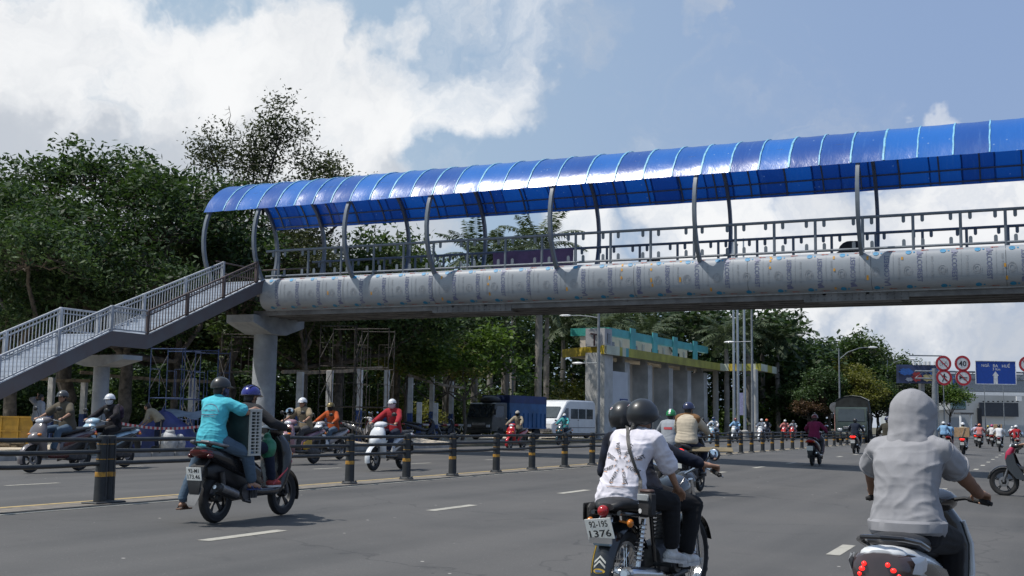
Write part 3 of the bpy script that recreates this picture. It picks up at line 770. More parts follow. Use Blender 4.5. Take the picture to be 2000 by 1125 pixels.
for i, y in enumerate(pys):
    dbl = abs(y-12.22) < .01
    if dbl: o = protoA; o.location = (BX, y, .002)
    elif i == 0: o = protoB; o.location = (BX, y, .002)
    else: o = dup(protoB, (BX+random.uniform(-.02,.02), y, .002))
    tag(o, 'black rubber barrier post with amber bands standing in the median row', 'barrier post', 'barrier posts along the median')
    if dbl: o['label'] = 'twinned black barrier post, two tubes side by side on one base at the left'; 
# rails are separate spans tied to the post they start from
rail_src = {}
span_i = 0
for o in [x for x in COL.objects if base(x.name) == 'barrier_post']:
    y = o.location.y; nxt = [q for q in pys if q > y+.01]
    if nxt: rails_to(o, min(nxt)-y, [random.uniform(-.006,.012) for _ in range(3)])

# ================================================================== poles and signs
M_GALV = mat('galvanised pole', (0.23,0.25,0.27), .5, .35, .1, 4, dirt=.15)
def lamp_post(x, y, h, label, arm=None, r=.11, heads=1, grp='street lamps'):
    o = thing('street_lamp', label, 'street lamp', (x,y,.1), 0, grp)
    mb = MB(); mb.tube([(0,0,0),(0,0,h)], [r*1.25,r*.6], 12); mb.build('pole', M_GALV, o)
    mb = MB(); mb.lathe([(r*2.2,0),(r*2.2,.05),(r*1.5,.08),(r*1.5,.5)], n=12); mb.build('base', M_GALV, o)
    if arm:
        for (z, dx, dy, up) in arm:
            mb = MB(); mb.tube([(0,0,z),(dx*.3,dy*.3,z+up*.6),(dx*.7,dy*.7,z+up*.95),(dx,dy,z+up)], [.04,.035,.03,.03], 8); mb.build('arm', M_GALV, o)
            mb = MB(); v = Vector((dx,dy,0)).normalized(); 
            R = Matrix((v, Vector((-v.y,v.x,0)), Vector((0,0,1)))).transposed()
            mb.ell(Vector((dx,dy,z+up))+v*.35, (.42,.16,.085), R); mb.build('lamp_head', M_WHITE, o)
    return o
def atD(px, d): p = Vector((0,0,0))+ray(px,838)*d; return p.x, p.y
lamp_post(-34.5,60.5,12, 'tall grey lamp post in front of the leafy trees left of the blue truck', [(6.6,-1.3,-.4,.35)], .13)
lamp_post(*atD(1168,79), 13, 'tall grey lamp post beside the white van and the grey gateway pillar', [(8.3,-2.0,-.3,.2),(5.2,-1.2,0,0)], .11)
lamp_post(*atD(1470,84), 10.6, 'slim grey lamp post in front of the right end of the yellow gateway canopy', [(7.2,-1.4,.2,0)], .10)
lamp_post(*atD(1641,100), 7.9, 'lamp post with one curved arm above the canvas topped truck', [(6.9,2.4,1.0,1.1)], .08)
lamp_post(*atD(1736,125), 8.4, 'lamp post with one curved arm just left of the far billboard', [(7.6,2.2,.9,.9)], .09)
lamp_post(*atD(1588,118), 4.4, 'short lamp post before the reddish bushes', [(4.2,.6,0,.2)], .07)
lamp_post(*atD(1000,96), 8.6, 'lamp post with a white head among the palm trunks', [(8.2,-1.2,-.3,.3)], .08)
for px, d in ((1834,128),(1845,118),(1925,150),(1962,160)):
    lamp_post(*atD(px,d), 7.0 if d < 130 else 8.5, 'thin grey pole standing before the pale commercial building', None, .06, grp='thin poles before the commercial building')
M_FLAGP = mat('steel flagpole', (0.42,0.45,0.48), .35, .6, .05, 4)
for px, d in ((1434,99),(1442,101),(1455,98)):
    x, y = atD(px, d); o = thing('flagpole', 'tall bare steel flagpole in the trio behind the yellow canopy', 'flagpole', (x,y,.1), 0, 'three flagpoles behind the gateway')
    mb = MB(); mb.tube([(0,0,0),(0,0,17)], [.14,.07], 10); mb.build('pole', M_FLAGP, o)
    mb = MB(); mb.lathe([(.3,0),(.3,.6),(.16,.7)], n=10); mb.ell((0,0,17.05),(.12,.12,.12)); mb.build('footing', M_CONC, o)

# sign gantry
gx, gy = atD(1828, 95)
gan = thing('sign_gantry', 'grey steel gantry carrying the round prohibition signs over the road', 'sign gantry', (gx,gy,-.1), 0)
hx = Vector((CR.x, CR.y, 0)).normalized()          # faces the oncoming view
def gp_(a, z, off=0): v = hx*a+Vector((-CF.x,-CF.y,0)).normalized()*off; return (v.x, v.y, z)
mb = MB(); mb.tube([gp_(-.1,0),gp_(0,6.2)], [.26,.20], 14); mb.build('column', M_GALV, gan)
mb = MB()
for z in (5.35,5.95): mb.tube([gp_(-1.6,z),gp_(13.2,z)], .075, 8)
q = -1.6
while q < 13: mb.tube([gp_(q,5.35),gp_(q+.7,5.95),gp_(q+1.4,5.35)], .035, 6); q += 1.4
mb.build('truss', M_GALV, gan)
M_SRED = mat('sign red', (0.42,0.02,0.03), .4); M_SWH = mat('sign white', (0.62,0.63,0.64), .4); M_SBLUE = mat('sign blue', (0.008,0.055,0.32), .4, 0, .05)
def disc(mb, c, r0, r1, off, z0=None, n=36):
    vs = []; fs = []
    for j in range(n):
        a = 2*math.pi*j/n
        for r in (r0, r1): vs.append(gp_(c[0]+r*math.cos(a), c[1]+r*math.sin(a), off))
    for j in range(n): k = (j+1)%n; fs.append((2*j,2*j+1,2*k+1,2*k))
    mb.add(vs, fs)
def shape(mb, c, pts, off, k=1): mb.add([gp_(c[0]+u*k, c[1]+w*k, off) for u, w in pts], [tuple(range(len(pts)))])
EX = hx; EZ = Vector((0,0,1)); EN = Vector((-CF.x,-CF.y,0)).normalized()
def round_sign(a, z, kind, label):
    s = thing('traffic_sign', label, 'traffic sign', (gx,gy,-.1), 0, 'round prohibition signs on the gantry')
    mb = MB(); n = 36; R_ = .66
    f1 = [gp_(a+R_*math.cos(2*math.pi*j/n), z+R_*math.sin(2*math.pi*j/n), .18) for j in range(n)]; f2 = [gp_(a+R_*math.cos(2*math.pi*j/n), z+R_*math.sin(2*math.pi*j/n), .14) for j in range(n)]
    mb.loft([f1, f2]); mb.build('plate', M_SWH, s, ang=30)
    mb = MB(); disc(mb, (a,z), .47, .655, .186); mb.build('red_rim', M_SRED, s, fix=False)
    mb = MB()
    if kind == '40': put_text(mb, '40', gp_(a,z,.190), EX, EZ, h=.46, w=.62)
    if kind == 'bike':
        for dx in (-.2,.2): disc(mb, (a+dx,z-.06), .10, .125, .190, n=18)
        shape(mb, (a,z), [(-.2,-.07),(.0,.08),(.0,.05),(-.16,-.07)], .190); shape(mb, (a,z), [(0,.08),(.2,-.05),(.17,-.07),(0,.05)], .190); shape(mb, (a,z), [(.1,.12),(.26,.12),(.26,.15),(.1,.15)], .190)
    if kind == 'walk':
        disc(mb, (a+.03,z+.26), 0, .06, .190, n=14)
        shape(mb, (a,z), [(-.05,.2),(.08,.2),(.1,-.02),(-.04,-.02)], .190); shape(mb, (a,z), [(-.02,0),(.07,0),(-.1,-.34),(-.19,-.34)], .190); shape(mb, (a,z), [(.02,0),(.1,0),(.12,-.16),(.24,-.3),(.17,-.34),(.04,-.18)], .190)
        shape(mb, (a,z), [(-.05,.2),(-.01,.15),(-.14,.0),(-.2,.03)], .190); shape(mb, (a,z), [(.06,.2),(.24,.03),(.2,0),(.05,.13)], .190)
    if kind == 'horn':
        shape(mb, (a,z), [(-.34,.18),(-.12,.05),(.34,.04),(.34,-.0),(-.12,-.03),(-.34,-.16)], .190); 
        for r_ in (.0,): 
            disc(mb, (a+.02,z-.1), .055, .085, .190, n=16); disc(mb, (a+.22,z-.1), .055, .085, .190, n=16)
            shape(mb, (a,z), [(.02,-.185),(.22,-.185),(.22,-.155),(.02,-.155)], .190)
    mb.build('symbol', M_INK, s, fix=False, smooth=False)
    if kind != '40':
        mb = MB(); shape(mb, (a,z), [(-.36,.30),(-.30,.36),(.36,-.30),(.30,-.36)], .194); mb.build('red_bar', M_SRED, s, fix=False, smooth=False)
def pxz(px, py, d=95): 
    p = ray(px,py)*d; v = Vector((p.x-gx, p.y-gy, 0)); return v.dot(hx), p.z+HC+.1
round_sign(*pxz(1846.5,709.5), 'bike', 'round no bicycles sign, upper left one on the gantry')
round_sign(*pxz(1846.5,737), 'walk', 'round no pedestrians sign below the no bicycles sign')
round_sign(*pxz(1884,709.5), '40', 'round red rimmed speed limit sign reading 40')
round_sign(*pxz(1884.5,737.5), 'horn', 'round no horn sign below the 40 sign')
round_sign(*pxz(2010,711), 'walk', 'round red rimmed sign cut by the right edge beyond the blue sign')
s = thing('direction_sign', 'blue direction sign with a white arrow pointing up', 'direction sign', (gx,gy,-.1))
a0, z0 = pxz(1908.5,749.5); a1, z1 = pxz(1988,705.5); ac, zc = (a0+a1)/2, (z0+z1)/2; w_, h_ = a1-a0, abs(z1-z0)
mb = MB()
v = [gp_(a,z,o) for o in (.12,.18) for (a,z) in ((a0,z0),(a1,z0),(a1,z1),(a0,z1))]
mb.add(v, [(0,1,2,3),(7,6,5,4),(0,4,5,1),(1,5,6,2),(2,6,7,3),(3,7,4,0)]); mb.build('board', M_SBLUE, s)
mb = MB()
put_text(mb, 'NGÃ', gp_(ac-w_*.25,zc+h_*.32,.188), EX, EZ, w=.66); put_text(mb, 'BA', gp_(ac+w_*.0,zc+h_*.30,.188), EX, EZ, w=.42); put_text(mb, 'HUẾ', gp_(ac+w_*.26,zc+h_*.33,.188), EX, EZ, w=.66)
put_text(mb, '3 Km', gp_(ac+w_*.02,zc+h_*.15,.188), EX, EZ, w=.62); mb.build('lettering', M_SWH, s, fix=False, smooth=False)
mb = MB(); shape(mb, (ac-.02,zc), [(-.17,-h_*.5+.03),(.17,-h_*.5+.03),(.17,-.25),(.27,-.25),(0,.12),(-.27,-.25),(-.17,-.25)], .188); mb.build('arrow', M_SWH, s, fix=False, smooth=False)
mb = MB()
fw = .03
for (p, q) in (((a0,z0),(a1,z0)),((a1,z0),(a1,z1)),((a1,z1),(a0,z1)),((a0,z1),(a0,z0))): mb.beam(gp_(p[0],p[1],.184), gp_(q[0],q[1],.184), .05, .05)
mb.build('frame', M_SWH, s)

# ================================================================== gateway building
M_GCON = mat('gateway concrete', (0.46,0.46,0.445), .85, 0, .12, .7, .1, 20, dirt=.2); M_GYEL = mat('ochre yellow fascia', (0.50,0.37,0.035), .7, 0, .15, .6, dirt=.2)
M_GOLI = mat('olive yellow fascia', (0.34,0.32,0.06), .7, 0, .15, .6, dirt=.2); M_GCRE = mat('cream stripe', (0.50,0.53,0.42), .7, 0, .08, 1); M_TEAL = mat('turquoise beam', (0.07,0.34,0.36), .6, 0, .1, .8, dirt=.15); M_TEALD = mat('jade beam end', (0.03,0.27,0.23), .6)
M_BUFF = mat('buff wall', (0.60,0.53,0.44), .9, 0, .06, .5, dirt=.08); M_OFFW = mat('off white panel', (0.50,0.52,0.55), .7, 0, .05, .7)
gate = thing('gateway_building', 'concrete gateway with an ochre canopy edge and turquoise roof beam', 'gateway')
def D2(lat, d): v = CF*d+CR*lat; return Vector((v.x, v.y))
C0 = D2(185.6/F_PX*88, 88); C1 = D2(411/F_PX*113, 113); C2 = D2(485/F_PX*111.5, 111.5); C3 = D2(515/F_PX*118, 118)
Cb = D2(104/F_PX*94, 94)
ex = (C1-C0).normalized(); back = Vector((-ex.y, ex.x))      # into the park
if back.dot(Vector((-1,0))) < 0: back = -back
ZT = 7.08
def fascia(p, q, m, h=.68, name='fascia', t=.2, z=ZT):
    mb = MB(); d = (q-p).normalized(); nn = Vector((-d.y,d.x))
    mb.add([(p.x,p.y,z-h),(q.x,q.y,z-h),(q.x,q.y,z),(p.x,p.y,z),(p.x+back.x*t,p.y+back.y*t,z-h),(q.x+back.x*t,q.y+back.y*t,z-h),(q.x+back.x*t,q.y+back.y*t,z),(p.x+back.x*t,p.y+back.y*t,z)],
           [(0,1,2,3),(7,6,5,4),(0,4,5,1),(1,5,6,2),(2,6,7,3),(3,7,4,0)])
    return mb.build(name, m, gate)
L01 = (C1-C0).length
fascia(Cb, C0, M_GYEL)
stripes = [(0,.09,M_GCRE),(.09,.11,M_GOLI),(.11,.135,M_GCRE),(.135,.155,M_TEAL),(.155,.97,M_GOLI),(.97,1,M_GCRE)]
for a, b, m in stripes: fascia(C0+(C1-C0)*a, C0+(C1-C0)*b, m)
for a, b, m in [(0,.15,M_GCRE),(.15,.4,M_GYEL),(.4,.5,M_GCRE),(.5,.78,M_GOLI),(.78,.86,M_GCRE),(.86,1,M_GOLI)]: fascia(C1+(C2-C1)*a, C1+(C2-C1)*b, m)
for a, b, m in [(0,.4,M_GCRE),(.4,.7,M_GOLI),(.7,1,M_GCRE)]: fascia(C2+(C3-C2)*a, C2+(C3-C2)*b, m)
mb = MB(); i_ = back*.1
top = [Cb+i_, C0+i_, C1+i_, C2+i_, C3+i_, C1+back*7, Cb+ex*3+back*.5]
mb.prism([(p.x,p.y) for p in top], ZT-.55, ZT-.08, 'z'); mb.build('canopy_slab', M_GCON, gate)
def gpt(u, v): return C0+ex*u+back*v
def gbox(u0, u1, v0, v1, z0, z1, m, name):
    mb = MB(); q = [gpt(u0,v0), gpt(u1,v0), gpt(u1,v1), gpt(u0,v1)]; mb.prism([(p.x,p.y) for p in q], z0, z1, 'z'); return mb.build(name, m, gate)
gbox(.3,1.9,.3,1.9,0,ZT-.552,M_GCON,'pillar')
us = [6.2,11.2,16.2,21.0,25.6]
gbox(1.92,5.0,.35,.65,0,5.2,M_OFFW,'panel')
gbox(3.4,4.9,.29,.348,.6,3.1,mat('blue notice board',(0.03,0.06,0.2),.5),'notice_board'); gbox(3.55,4.75,.25,.288,2.55,2.65,M_OFFW,'notice_strip')
for u in us: gbox(u-.45,u+.55,.9,2.3,0,6.1,M_GCON,'pillar'); gbox(u-.25,u+.25,1.2,1.7,6.1,ZT-.552,M_GCON,'stub_column')
gbox(5.4,25.6,2.3,2.6,0,6.2,M_BUFF,'wall')
gbox(26.2,30.5,2.2,2.5,0,1.9,M_GCON,'low_wall')
gbox(3.4,25.4,2.65,3.8,ZT-.078,ZT+1.25,M_BUFF,'upper_wall')
gbox(.3,1.7,.3,1.9,ZT-.078,ZT+1.32,mat('lift housing',(0.36,0.36,0.37),.85,0,.08,1),'roof_housing')
gbox(.8,1.3,.25,.297,ZT+.2,ZT+.95,M_GLASS,'vent')
gbox(3.3,3.301+24,1.2,1.6,ZT+1.0,ZT+1.62,M_TEAL,'roof_beam')
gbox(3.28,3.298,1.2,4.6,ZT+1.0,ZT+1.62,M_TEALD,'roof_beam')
for u in (8.0,13.0,18.0,23.4): gbox(u-.55,u+.55,1.1,1.197,ZT-.07,ZT+1.9,M_TEAL,'roof_pier'); gbox(u+.75,u+1.0,2.5,2.648,ZT-.07,ZT+1.0,M_GCON,'upper_column')
for u in (6.0,11.0,16.0,21.5): gbox(u,u+1.6,2.6,2.647,ZT+.15,ZT+.75,M_GLASS,'upper_window')
for p in (C2+back*.6, C1+back*1.4+ex*2.0):
    mb = MB(); mb.tube([(p.x,p.y,0),(p.x,p.y,ZT-.552)], .28, 14); mb.build('column', M_GCON, gate)
mb = MB(); mb.tube([(gpt(-.3,.9).x,gpt(-.3,.9).y,ZT-.08),(gpt(-.3,.9).x,gpt(-.3,.9).y,ZT+.85)], .07, 8); mb.beam(tuple(gpt(-.9,.9))+(ZT+.8,), tuple(gpt(.3,.9))+(ZT+.8,), .12,.12); mb.build('roof_bracket', mat('dark red bracket',(0.06,0.02,0.02),.6), gate)
# blue and white banner hung by the trunk
x, y = atD(1448, 104)
mb = MB(); mb.box((x,y,3.1),(.8,.06,2.0)); tag(mb.build('banner', mat('pale violet banner',(0.24,0.25,0.42),.7)), 'pale violet vertical banner standing under the right end of the canopy', 'banner')

# ================================================================== far commercial building, billboard
M_FW = mat('pale cladding', (0.42,0.445,0.46), .6, 0, .05, .15, dirt=.08); M_FG = mat('slate roof cladding', (0.10,0.115,0.14), .6, 0, .12, .25); M_SCR = mat('dark shopfront', (0.045,0.05,0.062), .25, 0, .1, .2)
bld = thing('commercial_building', 'wide pale commercial building with a slate upper wall and dark shopfront', 'building')
fd = Vector((CF.x,CF.y,0)).normalized()
def bp(px, py, d): p = ray(px,py)*d; p.z += HC; return p
def bbox(px0, px1, py0, py1, d, depth, m, name, par=bld):
    a = bp(px0,py1,d); b = bp(px1,py0,d); L = (b-a).dot(hx); c = a+hx*(L/2)+fd*(depth/2); c.z = (a.z+b.z)/2
    R = Matrix((hx, fd, Vector((0,0,1)))).transposed(); mb = MB(); mb.box(c, (L,depth,abs(b.z-a.z)), R); return mb.build(name, m, par)
bbox(1825,2120,768,850,205,30,M_FW,'wall'); bbox(1858,2120,733,767,212,25,M_FG,'upper_wall'); bbox(1795,1863,740,850,209,20,M_FW,'wall')
for i in range(6): bbox(1880,2120,735+i*5.2,737.5+i*5.2,211.7,.25,mat('slate louvre',(0.16,0.18,0.21),.6),'louvre')
bbox(1863,1868,735,768,211.4,.4,mat('cobalt fin',(0.03,0.08,0.3),.5),'corner_fin'); bbox(1866,1880,737,768,211.2,.4,M_SCR,'corner_glass')
bbox(1855,1888,764,800,199,6,mat('porch cladding',(0.33,0.345,0.36),.6),'porch'); bbox(1860,1883,767,777,198.6,.3,mat('ochre sign panel',(0.42,0.28,0.05),.6,0,.25,.8),'sign_panel')
bbox(1858,1887,780,798,198.6,.3,mat('porch glazing',(0.16,0.24,0.26),.15,0,.15,.4),'porch_glazing')
bbox(1914,1990,787,813,204.5,.4,M_SCR,'shopfront'); bbox(1911,1919,797,838,204.2,.4,mat('black entrance',(0.015,0.016,0.02),.3),'entrance'); bbox(1889,2120,769,771.5,204.2,.5,M_WHITE,'parapet_rail')
bbox(1840,1848,778,790,208.5,.4,M_SCR,'window')
for i in range(8): bbox(1921+i*9.5,1923+i*9.5,783,785,204.4,.5,M_INK,'downlight')
for px in (1877,1897): bbox(px,px+2.4,808,842,196,.6,M_WHITE,'canopy_post')
bbox(1876,1902,806,809,196,3,mat('canopy dark',(0.06,0.06,0.065),.6),'entrance_canopy')
bbox(1986,1996,774,783,203,.4,M_WHITE,'white_sign')
bill = thing('billboard', 'large dark blue billboard of blurred colours on one thick pole', 'billboard')
bbox(1756,1840,713,748,119,.8,mat('billboard print',(0.035,0.05,0.12),.5,0,.4,.35,col2=(0.012,0.014,0.03)),'board',bill)
def blot(px, py, rx, ry, m, par):
    c = bp(px,py,118.7); mb = MB(); n = 18; mb.add([tuple(c+hx*(rx*math.cos(2*math.pi*j/n)*(1+.25*math.sin(j*3)))+Vector((0,0,ry*math.sin(2*math.pi*j/n)*(1+.2*math.cos(j*2))))) for j in range(n)], [tuple(range(n))]); mb.build('printed_shape', m, par, fix=False, smooth=False)
blot(1791,736,.5,.5,mat('bill red',(0.3,0.03,0.03),.5),bill); blot(1813,738,.6,.35,mat('bill straw',(0.4,0.33,0.15),.5),bill); blot(1770,726,.7,.35,mat('bill blue',(0.03,0.12,0.4),.5),bill); blot(1826,727,.55,.4,mat('bill blue',(0,0,0)),bill); blot(1776,741,.35,.2,mat('bill pale',(0.45,0.45,0.5),.5),bill)
bbox(1778,1840,694,695.2,118,.3,M_GALV,'lamp_rail',bill)
bbox(1801,1810,748,850,119.5,.7,M_GALV,'pole',bill)
for px in (1785,1795,1806,1814,1826): bbox(px,px+4,706,713,119,.4,M_WHITE,'floodlight',bill)

# ================================================================== trucks and van
M_TYRE = M_RUBBER
def wheel_mb(mb, c, r, w, n=20): mb.lathe([(r*.5,-w/2),(r*.92,-w/2),(r,-w*.3),(r,w*.3),(r*.92,w/2),(r*.5,w/2)], c, 'y', n)
def road_wheels(o, xs, hw, r=.42, w=.24):
    for x in xs:
        for s_ in (-1,1):
            mb = MB(); wheel_mb(mb, (x,s_*hw,r), r, w); t_ = mb.build('wheel', M_TYRE, o, ang=35)
            mb = MB(); mb.lathe([(.001,-.02),(r*.2,-.02),(r*.45,.02),(r*.52,.0)], (x,s_*(hw+w*.40),r), 'y', 16); mb.build('rim', M_STEEL, t_)
def truck(o, cabm, L, cargo):
    # front at +x; L = overall length
    xf = L/2
    prof = [(xf-1.75,.55),(xf-.02,.55),(xf,.95),(xf-.08,1.35),(xf-.42,2.25),(xf-.55,2.33),(xf-1.75,2.36)]
    mb = MB()
    rings = []
    for y, k in ((-1.0,.97),(-.96,1),(.96,1),(1.0,.97)): rings.append([(xf-.9+(u-(xf-.9))*k, y, .55+(w-.55)*(k if w>1 else 1)) for u, w in prof])
    mb.loft(rings); mb.build('cab', cabm, o, ang=30)
    mb = MB(); a = (xf-.08,1.38); b = (xf-.42,2.2)
    mb.add([(a[0]+.012,-.86,a[1]+.03),(a[0]+.012,.86,a[1]+.03),(b[0]+.03,.80,b[1]),(b[0]+.03,-.80,b[1])], [(0,1,2,3)]); mb.build('windscreen', mat('windscreen',(0.025,0.032,0.036),.08,0,.1,2,spec=.9), o, fix=False)
    for s_ in (-1,1):
        mb = MB(); mb.add([(xf-.30,s_*1.006,1.42),(xf-1.35,s_*1.006,1.42),(xf-1.35,s_*1.006,2.12),(xf-.58,s_*1.006,2.12)], [(0,1,2,3)]); mb.build('side_window', M_GLASS, o, fix=False)
        mb = MB(); mb.box((xf+.01,s_*.72,.86),(.06,.30,.17),ch=.03); mb.build('headlight', M_LENS, o)
        mb = MB(); mb.tube([(xf-.25,s_*1.0,1.9),(xf-.02,s_*1.18,1.95)],.015,6); mb.box((xf-.02,s_*1.2,1.75),(.06,.17,.36),ch=.03); mb.build('mirror', M_BLACK, o)
        mb = MB(); mb.box((xf-1.0,s_*1.008,1.25),(.14,.02,.04)); mb.build('door_handle', M_BLACK, o)
    mb = MB(); mb.box((xf+.03,0,.55),(.14,1.98,.24),ch=.04); mb.build('bumper', cabm, o)
    mb = MB(); mb.box((xf+.015,0,.98),(.04,1.0,.16),ch=.01); mb.build('grille', M_STEEL, o)
    mb = MB(); mb.beam((-L/2,-.4,.62),(xf-1,-.4,.62),.1,.2); mb.beam((-L/2,.4,.62),(xf-1,.4,.62),.1,.2); mb.build('chassis', M_BLACK, o)
    road_wheels(o, (xf-1.0,-L/2+1.1), .88)
    return xf
bt = thing('truck', 'dark cab truck with a two tone blue cargo box parked on the forecourt', 'truck')
x, y = atD(990, 68); bt.location = (x,y,.15); bt.rotation_euler = (0,0,rad(-98)); bt.scale = (.9,)*3
xf = truck(bt, mat('black green cab',(0.022,0.026,0.026),.35,0,.2,2,coat=.2,dirt=.2), 6.6, 'blue')
M_TB = mat('cargo blue lower', (0.025,0.10,0.25), .6, 0, .15, 1.2, dirt=.2); M_TB2 = mat('cargo navy upper', (0.015,0.035,0.13), .6, 0, .2, 1.2, dirt=.25)
mb = MB(); mb.box((-.95,0,1.55),(4.6,2.1,1.6)); mb.build('cargo_box', M_TB, bt); mb = MB(); mb.box((-.95,0,2.60),(4.62,2.12,.50)); mb.build('cargo_top', M_TB2, bt)
mb = MB()
for i in range(9): mb.box((-3.1+i*.54,-1.08,1.25),(.07,.05,.95)); mb.box((-3.1+i*.54,1.08,1.25),(.07,.05,.95))
mb.box((-.95,0,.76),(4.64,2.16,.1)); mb.build('cargo_rib', M_TB, bt)
mb = MB(); mb.ell((xf-1.15,.1,2.5),(.62,.7,.3)); bg_ = mb.build('tarpaulin_bundle', mat('black tarp',(0.015,0.017,0.018),.55,0,.3,4,.6,7)); bg_.parent = bt; bg_.parent = None
bg_.matrix_world = Matrix.Translation(bt.location) @ Matrix.Rotation(rad(-98),4,'Z') @ Matrix.Scale(.9,4); tag(bg_, 'black tarpaulin bundle lying on the roof of the blue truck cab', 'bundle')
van = thing('van', 'white high roof minibus parked beside the grey gateway pillar', 'van')
x, y = atD(1097, 77); van.location = (x,y,.15); van.rotation_euler = (0,0,rad(-100))
prof = [(-2.75,.35),(2.62,.35),(2.78,.62),(2.72,.95),(1.95,1.28),(1.20,2.10),(.9,2.42),(.5,2.52),(-2.5,2.52),(-2.72,2.35),(-2.80,.9)]
mb = MB(); rings = []
for y_, k in ((-.98,.96),(-.93,1.0),(.93,1.0),(.98,.96)): rings.append([(u*(.985 if k<1 else 1), y_, .35+(w-.35)*k) for u, w in prof])
mb.loft(rings); mb.build('body', mat('van white',(0.62,0.64,0.66),.3,0,.04,2,coat=.4,dirt=.1), van, ang=28)
M_VG = mat('van glass',(0.045,0.055,0.06),.08,0,.1,2,spec=.9)
mb = MB(); mb.add([(1.93,-.80,1.34),(1.93,.80,1.34),(1.28,.74,2.06),(1.28,-.74,2.06)],[(0,1,2,3)]); mb.v = [(v[0]+.02,v[1],v[2]+.02) for v in mb.v]; mb.build('windscreen', M_VG, van, fix=False)
for s_ in (-1,1):
    mb = MB(); mb.add([(1.62,s_*.985,1.3),(.72,s_*.985,1.3),(.72,s_*.98,1.98),(1.05,s_*.98,1.98)],[(0,1,2,3)]); mb.build('door_window', M_VG, van, fix=False)
    for (a, b) in ((.45,-.45),(-.55,-1.45),(-1.55,-2.4)):
        mb = MB(); mb.box(((a+b)/2,s_*.985,1.62),(a-b,.012,.66),ch=.005); mb.build('side_window', M_VG, van)
    mb = MB(); mb.box((2.66,s_*.72,.86),(.14,.34,.24),ch=.05); mb.build('headlight', M_LENS, van)
    mb = MB(); mb.box((-2.80,s_*.86,1.05),(.05,.14,.5),ch=.02); mb.build('tail_light', M_REDL, van)
    mb = MB(); mb.tube([(1.55,s_*.98,1.38),(1.6,s_*1.14,1.42)],.02,6); mb.box((1.58,s_*1.16,1.52),(.09,.2,.34),ch=.03); mb.build('mirror', M_BLACK, van)
    for dx in (.62,-.5): 
        mb = MB(); mb.box((dx,s_*.983,1.2),(.16,.02,.035)); mb.build('door_handle', M_BLACK, van)
    mb = MB(); mb.box((.66,s_*.982,1.2),(.012,.01,1.5)); mb.box((-.5,s_*.982,1.2),(.012,.01,1.5)); mb.box((-1.1,s_*.982,.72),(3.2,.012,.05)); mb.build('panel_line', M_STEEL, van)
mb = MB(); mb.box((2.74,0,.55),(.16,1.84,.3),ch=.06); mb.build('bumper', M_STEEL, van); mb = MB(); mb.box((2.76,0,.82),(.04,.7,.12)); mb.build('grille', M_BLACK, van)
mb = MB(); mb.ell((-2.95,.3,1.0),(.12,.36,.36)); mb.build('spare_wheel', M_RUBBER, van)
road_wheels(van, (1.75,-1.75), .86, .35, .2)
ct = thing('truck', 'green canvas topped truck driving towards the viewer beyond the barrier', 'truck')
x, y = atD(1672, 90); ct.location = (x-.2,y,0); ct.rotation_euler = (0,0,rad(-84)); ct.scale = (1.14,)*3
xf = truck(ct, mat('bottle green cab',(0.028,0.045,0.038),.4,0,.15,2,dirt=.2), 7.2, 'canvas')
mb = MB(); rings = []
for i in range(9):
    xx = xf-1.85-4.9*i/8; sg = .05*math.sin(i*2.2)
    rings.append([(xx,-1.08,.85),(xx,-1.1,2.3+sg),(xx,-1.0,2.85+sg),(xx,-.55,3.06+sg*.5),(xx,0,3.12-abs(sg)),(xx,.55,3.06+sg*.5),(xx,1.0,2.85+sg),(xx,1.1,2.3+sg),(xx,1.08,.85)])
mb.loft(rings); mb.build('canvas_cover', mat('dark canvas',(0.024,0.027,0.026),.9,0,.3,1.5,.5,5), ct, ang=50)
mb = MB(); mb.loft([[(xf-1.82,-1.1,2.8),(xf-1.82,-.55,3.07),(xf-1.82,0,3.13),(xf-1.82,.55,3.07),(xf-1.82,1.1,2.8)],[(xf-3.2,-1.12,2.86),(xf-3.2,-.55,3.12),(xf-3.2,0,3.18),(xf-3.2,.55,3.12),(xf-3.2,1.12,2.86)]], closed=False); mb.build('canvas_roof', mat('faded canvas',(0.20,0.20,0.185),.9,0,.2,2,.5,6), ct)
# second dark truck, mostly hidden behind the hooded rider
x, y = atD(1738, 104); c2 = dup(ct, (x+1.3,y,0), rad(-84), 'dark canvas topped truck farther back, mostly hidden by the hooded rider', scale=1.0)
# small round sign on a post by the truck
x, y = atD(1631, 94); o = thing('traffic_sign', 'small grey round sign seen from behind beside the canvas topped truck', 'traffic sign', (x,y,0))
mb = MB(); mb.tube([(0,0,0),(0,0,2.5)],.05,8); mb.build('post', mat('red white post',(0.35,0.2,0.18),.6), o); mb = MB(); mb.tube([gp_(0,2.75,.0),gp_(0,2.75,.04)],.42,20); mb.build('plate', mat('sign back',(0.25,0.25,0.25),.5), o)
